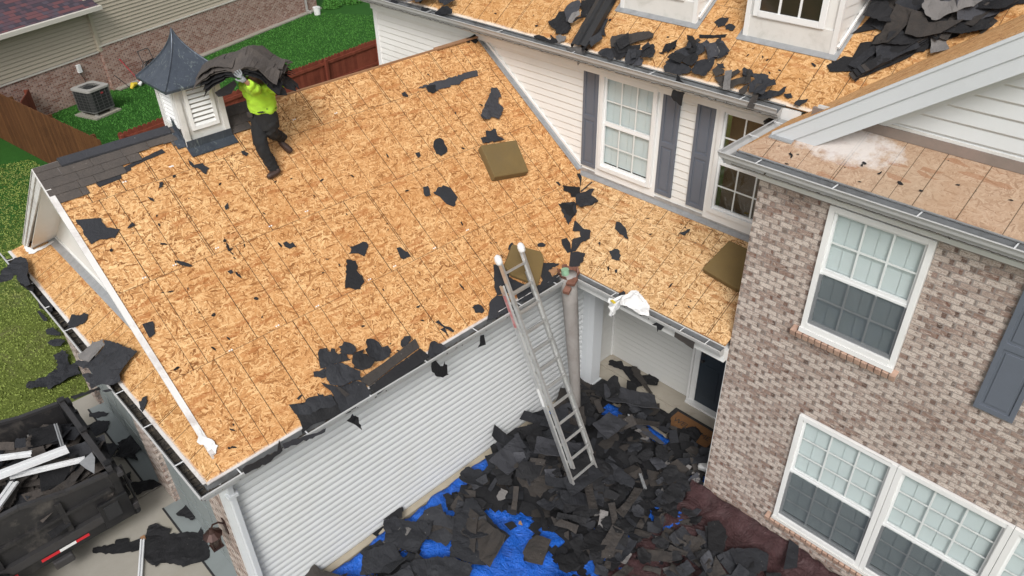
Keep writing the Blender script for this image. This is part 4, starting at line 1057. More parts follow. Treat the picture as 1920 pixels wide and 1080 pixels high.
# ================================================================== LADDER
LD = empty('extension_ladder', (0, 0, 0), 'aluminium extension ladder leaning on the garage gutter with white padded tips', 'ladder')
F0 = hit(1101, 900, (0, 0, .40), (0, 0, 1)); G0 = Vector((.17, -2.62, 3.10)); ld = (G0 - F0).normalized()
side = Vector((0, 1, 0)); side = (side - ld * side.dot(ld)).normalized(); outn = ld.cross(side).normalized()
if outn.x < 0: outn = -outn
def section(s0, s1, hw_, off, nm):
    for sg in (-1, 1):
        a = F0 + ld * s0 + side * sg * hw_ + outn * off; b_ = F0 + ld * s1 + side * sg * hw_ + outn * off
        m = MB(); m.bar(a, b_, .006, .078, outn)   # channel web and flanges
        for q in (-1, 1): m.bar(a + outn * q * .036 - side * sg * .014, b_ + outn * q * .036 - side * sg * .014, .028, .006, outn)
        r_ = m.build('rail', M['alu'], LD)
    k = s0 + .15
    while k < s1 - .05:
        p = F0 + ld * k + outn * off; m = MB(); m.tube([p - side * hw_, p + side * hw_], .0175, 8); m.bar(p - side * hw_ + outn * .012, p + side * hw_ + outn * .012, .034, .01, outn); m.build('rung', M['alu'], LD); k += .305
TOPL = (Vector((-.12, -2.60, 3.86)) - F0).length
section(.0, 3.4, .27, -.04, 'base'); section(.36, TOPL, .225, .045, 'fly')
for sg in (-1, 1):
    p = F0 + ld * TOPL + side * sg * .225 + outn * .045; m = MB()
    m.tube([p - ld * .10, p - ld * .07, p - ld * .02, p + ld * .03, p + ld * .055], [.03, .05, .055, .045, .015], 10); m.build('padded_tip', M['white_cloth'], LD, smooth=True)
    f_ = F0 + side * sg * .27 - outn * .04; m = MB(); m.bar(f_ - ld * .1, f_ + ld * .05, .05, .09, outn); m.build('foot', M['rubber'], LD)
m = MB(); a = F0 + ld * 2.75 - side * .277 - outn * .04; m.bar(a, a + ld * .5, .004, .05, outn); m.build('sticker', plain('faded_red_label', (.42, .16, .16), .6, 0, .2, 8, dirt=(.5, .45, .44, .9)), LD)
m = MB(); a = F0 + ld * 1.45 - side * .277 - outn * .04; m.bar(a, a + ld * .3, .004, .05, outn); m.build('sticker', M['off_white'], LD)

# grey pole in the inside corner of the gutters
PO = empty('grey_pole', (0, 0, 0), 'tall weathered grey tapered pole standing in the gutter corner beside the ladder', 'pole')
m = MB(); m.tube([(.36, -1.60, .05), (.30, -1.60, .8), (.22, -1.61, 1.8), (.15, -1.62, 2.6), (.105, -1.63, 3.12)], [.075, .085, .105, .122, .13], 16, cap=True); m.build('shaft', M['brown_tube'], PO, smooth=True)
m = MB()
for k in range(9):
    a = k * .55 + .5; p = Vector((.105 + math.cos(a) * .125, -1.63 + math.sin(a) * .125, 3.10)); q = Vector((math.cos(a), math.sin(a), 0))
    tq = Vector((-math.sin(a), math.cos(a), 0)) * .05
    m.face([p - tq, p + tq, p + tq * .9 + q * .03 + FZ * (.08 + .03 * math.sin(k * 2)), p - tq * .9 + q * .05 + FZ * (.06 + .03 * math.cos(k * 3))])
m.build('torn_rim', M['copper'], PO, solid=.006)
m = MB(); m.tube([(.075, -1.66, 3.02), (.06, -1.66, 3.20)], [.06, .062], 10); m.build('green_insert', M['green'], PO)
m = MB(); m.obox((.19, -1.78, 3.02), (.13, .05, .02), (-.04, .13, .04), (.01, -.02, .06)); m.obox((.20, -1.86, 2.92), (.10, .03, .0), (-.02, .09, .05), (.0, -.01, .06)); m.build('flashing_scrap', M['copper'], PO, bevel=.01)

# ================================================================== FOAM PADS
def pad(pts, plane, th, label):
    P = [at(plane, *p) for p in pts]; n = Vector(PL[plane][1]).normalized()
    # flatten the quad back by its thickness: pts trace the upper face
    c0 = sum(P, Vector()) / len(P)
    P = [p + (CAM - p).normalized() * (th / n.dot((CAM - p).normalized())) for p in P]
    m = MB(); m.slab(P, n * -(th - .004)); o = m.build('foam_pad', M['foam'], bevel=.018); tag(o, label, 'foam pad', 'foam roof pads'); return o
pad([(901, 272), (968, 262), (992, 321), (928, 332)], 'ES', .14, 'olive foam pad lying on the upper right of the garage roof')
pad([(1367, 450), (1432, 480), (1420, 545), (1378, 540), (1316, 503)], 'PS', .12, 'olive foam pad on the porch roof against the brick corner')
pad([(961, 457), (1015, 471), (1021, 486), (1016, 513), (1009, 536), (990, 527), (961, 516), (946, 498)], 'ES', .07, 'torn olive foam pad behind the ladder top')

# plastic bag hooked on the porch gutter
def crumple(name, outline, mat, amp, seed, cuts=5, thick=.003, parent=None):
    bm = bmesh.new(); vs = [bm.verts.new(p) for p in outline]; bm.faces.new(vs)
    bmesh.ops.triangulate(bm, faces=bm.faces[:])
    for _ in range(cuts):
        es_ = [e for e in bm.edges if e.calc_length() > .06]
        if not es_: break
        bmesh.ops.subdivide_edges(bm, edges=es_, cuts=1); bmesh.ops.triangulate(bm, faces=bm.faces[:])
    for v_ in bm.verts:
        q = v_.co * 7 + Vector((seed, 0, 0)); v_.co += Vector(noise.noise_vector(q)) * amp + Vector(noise.noise_vector(q * 2.7)) * amp * .4
    me = bpy.data.meshes.new(name); bm.to_mesh(me); bm.free(); me.materials.append(mat)
    o = bpy.data.objects.new(name, me); COL.objects.link(o)
    if parent: o.parent = parent
    md = o.modifiers.new('solid', 'SOLIDIFY'); md.thickness = thick
    return o
bagP = [hit(u, v, (0, 0, 3.12 + dz), (0, 0, 1)) for u, v, dz in ((1142, 562, .05), (1168, 552, .12), (1192, 545, .14), (1206, 552, .12), (1222, 578, .06), (1214, 592, .0), (1196, 588, .04), (1178, 574, .06), (1160, 572, .04), (1150, 582, -.06), (1148, 594, -.22), (1142, 590, -.22), (1143, 574, -.03))]
bg = crumple('plastic_bag', bagP, M['white_cloth'], .05, 3, 5)
tag(bg, 'white plastic bag caught on the porch gutter', 'bag')
yk = MB(); yk.obox(at('EZ', 1144, 571) + FZ * .06, (.07, -.02, 0), (.02, .03, 0), (0, 0, .02)); yk.build('yellow_tab', M['yellow'], bg)

# doormat with lettering
MT = empty('doormat', (0, 0, 0), 'dark bordered brown doormat lettered WELCOME, half buried in shingles', 'doormat')
m = mbx((1.28, 2.30, -.52, .02, .008, .022)); m.build('border', M['rubber'], MT, bevel=.004)
m = mbx((1.37, 2.21, -.45, -.05, .023, .030)); m.build('coir', M['mat_brown'], MT)
cu = bpy.data.curves.new('lettering', 'FONT'); cu.body = 'WELCOME'; cu.size = .15; cu.align_x = 'CENTER'; cu.extrude = .001
lo = bpy.data.objects.new('lettering', cu); COL.objects.link(lo); cu.materials.append(M['black'])
lme = bpy.data.meshes.new_from_object(lo); bpy.data.objects.remove(lo)
lo = bpy.data.objects.new('lettering', lme); COL.objects.link(lo); lo.location = (1.79, -.30, .0325); lo.parent = MT

# ================================================================== PERSON carrying shingles
def skin(name, chains, mat, parent=None, sub=2, root=0):
    """chains: list of [(point, radius)...]; points that coincide are shared joints"""
    verts = []; rad = []; edges = []
    def idx(p, r):
        p = Vector(p)
        for i, q in enumerate(verts):
            if (q - p).length < 1e-4: return i
        verts.append(p); rad.append(r); return len(verts) - 1
    for ch_ in chains:
        ids = [idx(p, r) for p, r in ch_]
        edges += [(a, b_) for a, b_ in zip(ids, ids[1:]) if a != b_ and (a, b_) not in edges]
    me = bpy.data.meshes.new(name); me.from_pydata([tuple(p) for p in verts], edges, [])
    o = bpy.data.objects.new(name, me); COL.objects.link(o); me.materials.append(mat)
    md = o.modifiers.new('skin', 'SKIN'); md.use_smooth_shade = True
    for i, sv in enumerate(me.skin_vertices[0].data):
        r = rad[i]; sv.radius = r if isinstance(r, tuple) else (r, r); sv.use_root = (i == root)
    sb = o.modifiers.new('sub', 'SUBSURF'); sb.levels = sub; sb.render_levels = sub
    if parent: o.parent = parent
    return o
fA = at('ES', 513, 330); fB = at('ES', 533, 281)
PE = empty('person', fA, 'roofer in hi-vis green shirt and black trousers carrying shingles on the head', 'person')
fwd = Vector((.45, -.89, 0)).normalized(); lft = Vector((-fwd.y, fwd.x, 0))     # person's left hand side
hip = (fA * .55 + fB * .45); hip = Vector((hip.x, hip.y, 0)) - Vector((.7, .71, 0)) * .05 + FZ * (fA.z + .76)
J = {}
J['pel'] = hip; J['wst'] = hip + FZ * .16 + fwd * .01; J['che'] = hip + FZ * .36 + fwd * .03; J['nec'] = hip + FZ * .53 + fwd * .03
J['hed'] = J['nec'] + FZ * .13 + fwd * .03; J['crn'] = J['hed'] + FZ * .09
# picture: front (planted) foot is fA; the rear foot is fB, on toe
front_ank = fA + FZ * .10 - fwd * .04; rear_ank = fB + FZ * .16 - fwd * .03
hR = hip - lft * .10; hL = hip + lft * .10
# rear leg is the one nearer picture right
kn_f = (hR + front_ank) / 2 + fwd * .13 + Vector((0, 0, .02)); kn_r = (hL + rear_ank) / 2 + fwd * .17 + FZ * .02
shR = J['che'] + FZ * .09 - lft * .19; shL = J['che'] + FZ * .09 + lft * .19
topz = J['nec'].z + .17
cr = Vector((.7, .71, 0))                                                        # picture-right direction on the ground
rp = lambda u, v, dd: CAM + ray(u, v).normalized() * ((J['nec'] - CAM).length - dd)
handR = rp(458, 150, .56); elR = rp(482, 170, .36)
handL = J['nec'] + cr * .26 - fwd * .08 + FZ * .02; elL = shL + cr * .12 - FZ * .10 - fwd * .05
body = skin('body', [
    [(J['pel'], (.11, .08)), (J['wst'], (.11, .085)), (J['che'], (.14, .10)), (J['nec'], .055), (J['hed'], (.075, .09)), (J['crn'], (.07, .085))],
    [(J['pel'], .1), (hR, .07), (kn_f, .055), (front_ank, .042)], [(J['pel'], .1), (hL, .07), (kn_r, .055), (rear_ank, .042)],
    [(J['che'], .1), (shR, .062), (elR, .042), (handR, .028)], [(J['che'], .1), (shL, .062), (elL, .042), (handL, .028)]], M['skin'], PE)
shirt = skin('shirt', [
    [(hip + FZ * .05, (.20, .155)), (hip + FZ * .12, (.22, .175)), (hip + FZ * .25, (.20, .16)), (J['che'], (.21, .165)), (J['che'] + FZ * .10, (.17, .13)), (J['nec'] - FZ * .03, .075)],
    [(J['che'] + FZ * .0, .1), (shR, .10), ((shR + elR) / 2, .088), (elR, .080), (elR * .4 + handR * .6, .06), (elR * .25 + handR * .75, .048)],
    [(J['che'] + FZ * .0, .1), (shL, .088), ((shL + elL) / 2, .075), (elL, .068), (elL * .35 + handL * .65, .05), (elL * .15 + handL * .85, .042)]], M['hivis'], PE, root=3)
def wrinkle(o, size, st):
    tx = bpy.data.textures.new('folds', 'CLOUDS'); tx.noise_scale = size; tx.noise_depth = 2
    s2 = o.modifiers.new('sub2', 'SUBSURF'); s2.levels = 1; s2.render_levels = 1
    d_ = o.modifiers.new('folds', 'DISPLACE'); d_.texture = tx; d_.strength = st; d_.texture_coords = 'GLOBAL'
wrinkle(shirt, .07, .05)
tro = skin('trousers', [
    [(hip + FZ * .13, (.165, .13)), (hip + FZ * .03, (.18, .145)), (hip - FZ * .03, (.165, .135))],
    [(hip - FZ * .03, .14), (hR - FZ * .08, .125), ((hR + kn_f) / 2, .118), (kn_f, .098), ((kn_f + front_ank) / 2, .088), (front_ank, .080), (front_ank - FZ * .05, .076)],
    [(hip - FZ * .03, .14), (hL - FZ * .08, .125), ((hL + kn_r) / 2, .118), (kn_r, .098), ((kn_r + rear_ank) / 2, .088), (rear_ank, .074), (rear_ank - FZ * .02, .066)]], M['trouser'], PE, root=1)
wrinkle(tro, .06, .045)
slope_f = (fwd - nE * fwd.dot(nE)).normalized()
def boot(foot, ank, f_, lift):
    heel = foot - f_ * .10 + nE * (.045 + lift); toe = foot + f_ * .115 + nE * .035; ball = foot + f_ * .055 + nE * (.045 + lift * .3)
    b_ = skin('boot', [[(ank + FZ * .05, .055), (ank, .055), (heel + nE * .02 + f_ * .02, (.048, .05)), (ball, (.056, .046)), (toe, (.05, .036))]], M['boot'], PE)
    return b_
sf = Vector((.10, -.99, 0)); sf = (sf - nE * sf.dot(nE)).normalized()
boot(fA, front_ank, sf, 0)
sr = Vector((.75, .35, 0)); sr = (sr - nE * sr.dot(nE)).normalized(); boot(fB, rear_ank, sr, .05)
def glove(w_, d, upv, name='glove', curl=.25):
    d = d.normalized(); upv = (upv - d * upv.dot(d)).normalized(); x = d.cross(upv).normalized()   # x across the knuckles
    ch_ = [[(w_ - d * .03, .036), (w_ + d * .02, (.036, .022)), (w_ + d * .07, (.045, .018))]]
    for k, (q, L) in enumerate(((-.032, .065), (-.011, .078), (.011, .074), (.032, .058))):
        a = w_ + d * .075 + x * q; b_ = a + (d * .95 - upv * curl * .3) * L * .45 + x * q * .25; c_ = b_ + (d * .75 - upv * curl) * L * .55
        ch_.append([(w_ + d * .07, (.045, .018)), (a, .0125), (b_, .011), (c_, .0095)])
    a = w_ + d * .015 - x * .035; ch_.append([(w_ + d * .02, (.036, .022)), (a, .015), (a - x * .028 + d * .03, .0125), (a - x * .035 + d * .06, .010)])
    return skin(name, ch_, M['glove'], PE)
glove(handR, (-cr * .55 + FZ * .80), (CAM - handR).normalized(), curl=-.1)
glove(handL, (FZ * .8 + cr * .3), fwd + cr * .5, curl=.2)
m = MB(); hc = J['hed'] + FZ * .02
skin('hair', [[(J['hed'] + FZ * .04 - fwd * .02, (.082, .09)), (J['hed'] + FZ * .11 - fwd * .02, (.075, .085))]], M['hair'], PE, 2)
fc = MB()   # nose, ears, brow on the hidden face
hf = J['hed'] + fwd * .085
fc.tube([hf + FZ * .025, hf + FZ * -.012 + fwd * .02], [.009, .014], 6); fc.tube([hf - FZ * .045 - lft * .022, hf - FZ * .045 + lft * .022], .006, 6)
for sg in (-1, 1):
    e0 = J['hed'] + lft * sg * .078; fc.tube([e0 - FZ * .02, e0 + FZ * .03], [.014, .017], 6)
fc.build('face_features', M['skin'], body)
ey = MB()
for sg in (-1, 1): c0 = hf + FZ * .03 + lft * sg * .03 - fwd * .002; ey.tube([c0 - fwd * .01, c0 + fwd * .006], [.011, .007], 8)
ey.build('eyes', M['black'], body)
bl = MB(); bl.obox(hip + FZ * .10 - lft * .16 + fwd * .115, lft * .08, FZ * -.06, fwd * .02); bl.build('belt_clip', M['steel'], PE)

# the load: layers of joined shingles draped over head and shoulders
SB = empty('shingle_bundle', fA, 'thick curved slab of torn off shingles carried on the roofer\'s head', 'shingle bundle')
bc = Vector((J['hed'].x, J['hed'].y, J['hed'].z + .15)) - cr * .10
cb = Vector((-.71, .70, 0))       # away from the camera
def arc(a, b_, lay):              # a along the load (m), b_ across
    z = -.26 * (abs(a - .12) / .62) ** 1.6 * (.85 if a < .12 else 1.5) - .10 * (b_ / .4) ** 2 + lay + .10 * noise.noise(Vector((a * 3.5, b_ * 3, lay * 2))) + .03 * noise.noise(Vector((a * 11, b_ * 9, 5)))
    return bc + cr * a + cb * b_ + FZ * z
rnd = random.Random(12)
for lay in range(6):
    m = MB(); q = -.66 + .04 * lay; lz = -.075 + .028 * lay
    bands = [(-.36, -.17), (-.21, -.02), (-.06, .14), (.10, .30), (.26, .44)]
    for bi, (b0, b1) in enumerate(bands):
        a = -.52 + rnd.uniform(-.05, .08) + (.12 if lay < 2 else 0); aend = .48 + rnd.uniform(-.10, .06)
        while a < aend:
            w_ = rnd.uniform(.18, .34); a2 = min(a + w_, aend + rnd.uniform(0, .05)); jb = rnd.uniform(-.05, .03)
            NA = 5
            up_ = lz + .012 * (5 - bi) + rnd.uniform(0, .006)
            for i in range(NA):
                t0 = a + .004 + (a2 - a - .008) * i / NA; t1 = a + .004 + (a2 - a - .008) * (i + 1) / NA
                P = [arc(t0, b0 + jb, up_), arc(t1, b0 + jb, up_), arc(t1, b1, up_ - .004), arc(t0, b1, up_ - .004)]
                m.slab(P, (0, 0, -.008))
            a = a2
    o_ = m.build('shingle_layer', M['shingle_r'] if lay > 2 else M['felt_b'], SB)
for k in range(7):   # ragged flaps on both ends and the underside
    sgn = -1 if k < 3 else 1; a0 = sgn * rnd.uniform(.34, .46); b0 = rnd.uniform(-.36, .2); m = MB()
    P = [arc(a0, b0, -.07), arc(a0, b0 + .22, -.07), arc(a0 + sgn * .16, b0 + .19, -.10) - FZ * .04, arc(a0 + sgn * .21, b0 + .07, -.11) - FZ * rnd.uniform(.03, .1), arc(a0 + sgn * .11, b0 - .01, -.09) - FZ * .05]
    m.slab(P, (0, 0, -.006)); m.build('torn_flap', M['felt_b'], SB)
m = MB()
P = [arc(-.30, -.33, -.11), arc(-.02, -.34, -.10), arc(.0, -.33, -.17), arc(-.10, -.32, -.23), arc(-.20, -.32, -.20), arc(-.27, -.33, -.17)]
m.slab(P, cb * .012); m.build('felt_sheet', M['felt_b'], SB)

# ================================================================== DUMP TRAILER
TR = empty('dump_trailer', (-4.1, -9.5, 0), 'black steel dump trailer loaded with roofing scrap, backed up to the garage', 'trailer')
tx0, tx1, ty1, ty0 = -5.05, -2.98, -7.86, -12.6
m = mbx((tx0 + .05, tx1 - .05, ty0, ty1 - .1, .72, .78)); m.build('bed_floor', M['black_worn'], TR)
def side_wall(x, sg):
    m = MB(); z = [(ty1 - .05, .74), (ty0, .74), (ty0, 1.52), (-9.0, 1.52), (-8.45, 1.36), (ty1 - .05, 1.30)]
    m.slab([(x, y, zz) for y, zz in z], (-sg * .03, 0, 0))
    for y in (-8.6, -9.5, -10.4, -11.3, -12.2): m.box(min(x, x + sg * .05), max(x, x + sg * .05), y - .035, y + .035, .74, 1.30)
    m.box(min(x, x + sg * .055), max(x, x + sg * .055), ty0, ty1 - .1, 1.04, 1.09)
    w_ = m.build('side_wall', M['black_worn'], TR)
    r = MB(); r.bar((x - sg * .01, ty1 - .05, 1.32), (x - sg * .01, -8.45, 1.385), .07, .05); r.bar((x - sg * .01, -8.45, 1.385), (x - sg * .01, -9.0, 1.54), .07, .05); r.bar((x - sg * .01, -9.0, 1.54), (x - sg * .01, ty0, 1.54), .07, .05)
    r.build('top_rail', M['steel'], w_)
side_wall(tx1, 1); side_wall(tx0, -1)
m = MB(); 
for sg, x in ((1, tx1), (-1, tx0)): m.box(x - .05 if sg > 0 else x - .06, x + .06 if sg > 0 else x + .05, ty0, ty1 - .02, .58, .72)
m.box(tx1 - .02, tx1 + .075, ty0, ty1 - .1, .60, .735)
m.build('side_rail', M['steel'], TR)
m = MB(); m.box(tx1 - .06, tx1 + .05, ty0, ty1 - .12, .42, .575); m.box(tx0 - .05, tx0 + .06, ty0, ty1 - .12, .42, .575); m.box(tx0 + .4, tx0 + .52, ty0 - 1, ty1 - .2, .5, .7); m.box(tx1 - .52, tx1 - .4, ty0 - 1, ty1 - .2, .5, .7); m.build('chassis', M['black'], TR)
# rear frame and gate
m = MB(); m.bar((tx0, ty1, 1.37), (tx1, ty1, 1.37), .075, .075); m.build('rear_crossbar', M['steel'], TR)
m = MB()
for x in (tx0, tx1): m.box(x - .05, x + .05, ty1 - .05, ty1 + .05, .45, 1.33)
m.box(tx0, tx1, ty1 - .04, ty1 + .04, .45, .62)
for x in (tx0 + .1, (tx0 + tx1) / 2, tx1 - .1): m.box(x - .05, x + .05, ty1 - .03, ty1 + .06, 1.33, 1.44)
m.build('rear_frame', M['black'], TR)
m = MB(); m.box(tx0 + .06, tx1 - .06, ty1 + .045, ty1 + .08, .66, 1.26)
for z in (.72, .95, 1.2): m.box(tx0 + .06, tx1 - .06, ty1 + .081, ty1 + .12, z - .03, z + .03)
for x in (tx0 + .3, tx0 + .8, tx1 - .8, tx1 - .3): m.box(x - .025, x + .025, ty1 + .081, ty1 + .13, .66, 1.26)
m.tube([(tx1 - .06, ty1 + .15, .5), (tx1 - .06, ty1 + .15, 1.3)], .018, 8); m.tube([(tx1 - .2, ty1 + .15, .98), (tx1 + .02, ty1 + .17, .98)], .014, 8)
m.build('tailgate', M['black'], TR)
m = MB()
for x in (tx0, tx1):
    for q in ((x - .07, x + .07, ty1 + .06, ty1 + .15, .50, .62), (x - .08, x + .08, ty1 + .05, ty1 + .13, 1.22, 1.30)): mbx(q).build('latch', M['steel'], TR, bevel=.01)
    m = MB(); m.tube([(x, ty1 + .09, .40), (x, ty1 + .09, .50)], .06, 10); m.build('tail_light', M['rubber'], TR)
m = mbx((tx1 + .03, tx1 + .085, ty1 - .35, ty1 + .06, .44, .92)); CP = m.build('corner_plate', M['black'], TR, bevel=.01)
m = mbx((tx1 + .086, tx1 + .09, ty1 - .26, ty1 - .12, .70, .80)); m.build('label_plate', plain('cream_label', (.55, .55, .42), .5), CP)
m = mbx((tx1 + .086, tx1 + .10, ty1 - .29, ty1 - .09, .60, .86)); m.build('light_box', M['rubber'], CP)
# red and white marking tape
def tape(y0, y1, red):
    m = MB(); m.box(tx1 + .051, tx1 + .054, y0, y1, .50, .55); m.build('marking_tape', plain('tape_red', (.55, .02, .03), .35) if red else M['off_white'], TR)
tape(-8.62, -8.44, True); tape(-8.84, -8.62, False); tape(-9.08, -8.84, True); tape(-9.52, -9.38, True)
m = MB()
for k in range(14):
    a0 = math.pi * k / 14; a1 = math.pi * (k + 1) / 14
    if 1: pass
ft = [(-11.1, .62), (-10.9, .92), (-9.75, .92), (-9.45, .66)]
for (ya, za), (yb_, zb_) in zip(ft, ft[1:]): m.slab([(tx1 + .08, ya, za), (tx1 + .42, ya, za), (tx1 + .42, yb_, zb_), (tx1 + .08, yb_, zb_)], (0, 0, -.012))
m.slab([(tx1 + .42, -11.1, .60), (tx1 + .42, -10.9, .92), (tx1 + .42, -9.75, .92), (tx1 + .42, -9.45, .64), (tx1 + .42, -9.6, .6), (tx1 + .42, -9.85, .84), (tx1 + .42, -10.85, .84), (tx1 + .42, -11.0, .6)], (-.01, 0, 0))
t = NT('tread_plate'); o = t.obj(); br = t.vor(t.map(o, sc=(1, 1, 1), rot=(0, 0, .78)), 26, 'Distance'); t.bump(br, 1.0, .02)
M['tread'] = t.done(t.mix(t.ramp(br, [(.2, 0.0), (.5, 1.0)]), (.06, .06, .06), (.02, .02, .02)), .5, .3)
m.build('fender', M['tread'], TR)
for yc in (-9.98, -10.75):
    W = MB(); rr0 = .37; pr_ = [(-.11, .24), (-.115, .33), (-.08, .37), (.08, .37), (.115, .33), (.11, .24)]; n_ = 28
    cxw = tx1 + .24
    for i in range(n_):
        a0 = 2 * math.pi * i / n_; a1 = 2 * math.pi * (i + 1) / n_
        for (xa, ra), (xb_, rb) in zip(pr_, pr_[1:]):
            W.face([(cxw + xa, yc + math.cos(a0) * ra, rr0 + math.sin(a0) * ra), (cxw + xb_, yc + math.cos(a0) * rb, rr0 + math.sin(a0) * rb), (cxw + xb_, yc + math.cos(a1) * rb, rr0 + math.sin(a1) * rb), (cxw + xa, yc + math.cos(a1) * ra, rr0 + math.sin(a1) * ra)])
    wo = W.build('tyre', M['rubber'], TR, smooth=False)
    W = MB(); W.tube([(cxw - .1, yc, rr0), (cxw + .07, yc, rr0)], .235, 20); W.tube([(cxw + .07, yc, rr0), (cxw + .12, yc, rr0)], [.07, .06], 12); W.build('rim', M['steel'], wo)
m = MB(); m.box(tx1 - .05, tx1 + .12, -8.98, -8.72, .28, .42); m.build('step', M['steel'], TR, bevel=.02)

# ================================================================== SCRAPS
def dist_poly(P, jag, seed, stepl=.045):
    rnd = random.Random(seed); out = []
    for i in range(len(P)):
        a, b_ = P[i], P[(i + 1) % len(P)]; L = (b_ - a).length; n_ = max(1, int(L / stepl)); rough = rnd.random() < .75
        for k in range(n_):
            p = a + (b_ - a) * (k / n_)
            if k and rough: p = p + Vector((rnd.uniform(-1, 1), rnd.uniform(-1, 1), rnd.uniform(-1, 1))) * jag * stepl
            out.append(p)
    return out
SEED = [100]
def scrap(pl, tr, pts, mat, label, lift=.012, amp=.012, curl=0.0, group='torn shingle scraps', jag=.42, thick=.004, name='shingle_scrap', cat='shingle scrap', step=.036):
    """torn piece lying on a real surface of the house; pts trace it on the photo (zoom origin x,y and factor)"""
    ox, oy, f = tr; SEED[0] += 1; sd = SEED[0]
    p0, n = PL[pl]; n = Vector(n).normalized()
    P = [at(pl, ox + x / f, oy + y / f) for x, y in pts]
    P = dist_poly(P, jag, sd, step); P = [p - n * ((p - Vector(p0)).dot(n)) for p in P]
    cen = sum(P, Vector()) / len(P); ext = max((p - cen).length for p in P)
    bm = bmesh.new(); f_ = bm.faces.new([bm.verts.new(p) for p in P]); bmesh.ops.triangulate(bm, faces=[f_])
    for _ in range(3):
        es_ = [e for e in bm.edges if e.calc_length() > .09]
        if not es_: break
        bmesh.ops.subdivide_edges(bm, edges=es_, cuts=1); bmesh.ops.triangulate(bm, faces=bm.faces[:])
    cd = Vector(noise.noise_vector(Vector((sd, sd * .3, 0)))).normalized()
    for v_ in bm.verts:
        d_ = v_.co - cen; q = noise.noise(v_.co * 4 + Vector((sd, 0, 0))); q2 = noise.noise(v_.co * 11 + Vector((sd, 4, 0)))
        e_ = d_.dot(cd) / max(ext, .01)
        v_.co += n * (lift + amp * (abs(q) * 1.5 + abs(q2) * .5) + curl * max(0, e_) ** 2)
    bmesh.ops.recalc_face_normals(bm, faces=bm.faces)
    me = bpy.data.meshes.new(name); bm.to_mesh(me); bm.free(); me.materials.append(mat)
    o = bpy.data.objects.new(name, me); COL.objects.link(o); md = o.modifiers.new('solid', 'SOLIDIFY'); md.thickness = thick; md.offset = 0
    # origin at its place
    me.transform(Matrix.Translation(-cen)); o.location = cen
    if label: tag(o, label, cat, group)
    return o
F_, B_K, G_, L_, SH = M['felt'], M['felt_b'], M['felt_g'], M['felt_l'], M['shingle']
z2, z4, z5, z3 = (640, 0, 3), (0, 360, 3), (640, 360, 3), (1280, 0, 3)
Za, Zb, Zc, Zd, Ze, Zf = (540, 600, 6), (1000, 300, 8), (960, 0, 6), (1200, 60, 6), (1500, 0, 4.5714), (700, 0, 6)
Zg, Zh, Zi = (0, 440, 6), (0, 620, 6), (0, 720, 3)
z1 = (0, 0, 3); z8 = (640, 720, 3); z9 = (1280, 720, 3); Zk = (880, 440, 6); Zm = (1120, 540, 3.375)
# -- garage roof
scrap('ES', z2, [(430, 500), (475, 480), (560, 455), (670, 425), (690, 412), (760, 398), (768, 430), (690, 450), (665, 478), (630, 482), (540, 512), (520, 528), (485, 520), (470, 495)], G_, 'long torn grey felt strip near the top of the garage ridge')
scrap('ES', z2, [(478, 490), (525, 480), (530, 520), (510, 530), (485, 518)], B_K, 'black patch at the lower left end of the long grey felt strip', .02)
scrap('ES', z2, [(835, 512), (865, 510), (888, 545), (878, 590), (910, 618), (880, 682), (852, 668), (800, 686), (775, 660), (800, 600), (820, 560)], G_, 'folded grey felt scrap standing above the foam pad on the garage roof', .03, .05, .12, thick=.004)
scrap('ES', z2, [(780, 780), (812, 772), (808, 742), (866, 730), (875, 768), (915, 790), (880, 800), (792, 810)], F_, 'torn black scrap poking out behind the upper foam pad', .02, .02)
scrap('ES', z2, [(530, 785), (552, 778), (572, 790), (580, 815), (594, 835), (592, 860), (560, 882), (532, 868), (515, 830), (518, 800)], F_, 'oval black scrap left of the upper foam pad')
scrap('ES', z2, [(413, 862), (438, 858), (445, 880), (430, 892)], F_, 'tiny black scrap beside the oval one')
scrap('ES', z2, [(337, 528), (358, 517), (375, 540), (372, 550), (345, 545)], F_, 'small notched scrap below the long grey felt strip')
scrap('ES', z5, [(515, 5), (570, -35), (615, -20), (625, 0), (650, 30), (630, 85), (590, 70), (560, 40)], F_, 'black scrap with a pointed top in the middle of the garage roof')
scrap('ES', z5, [(458, -25), (485, -30), (502, 22), (475, 30), (460, 8)], F_, 'narrow scrap left of the pointed one on the garage roof')
scrap('ES', z5, [(30, 300), (45, 312), (85, 300), (120, 282), (140, 285), (148, 315), (128, 365), (95, 348), (40, 350), (55, 325)], F_, 'black scrap shaped like a bird above the square shingle')
scrap('ES', z5, [(308, 318), (330, 313), (370, 340), (385, 368), (345, 382), (330, 375)], F_, 'leaning oval scrap right of the bird shaped one')
scrap('ES', z5, [(28, 382), (78, 388), (92, 420), (85, 445), (115, 475), (128, 508), (105, 550), (22, 545)], B_K, 'square black shingle with one torn side on the garage roof', .014, .004, thick=.008)
scrap('ES', z5, [(733, 650), (755, 638), (790, 645), (805, 670), (790, 685), (750, 682)], F_, 'small round scrap above the gutter left of the ladder')
scrap('ES', z5, [(1100, 295), (1130, 288), (1148, 300), (1125, 312), (1102, 310)], F_, 'tiny oval scrap right of the torn foam pad')
scrap('ES', (540, 600, 6), [(1650, 30), (1690, 5), (1720, 45), (1760, 75), (1820, 85), (1870, 130), (1850, 145), (1790, 110), (1760, 100), (1810, 200), (1770, 150), (1710, 110), (1750, 90), (1700, 55)], F_, 'thin branching torn scrap near the eave left of the ladder', jag=.1, step=.02)
scrap('ES', z4, [(425, 160), (570, 152), (600, 205), (675, 212), (645, 262), (560, 270), (515, 298)], F_, 'large torn black felt at the upper left rake', .014, .01)
scrap('ES', z4, [(800, 748), (858, 730), (872, 800), (840, 825)], F_, 'wedge of black felt against the white rake board', .014, .01)
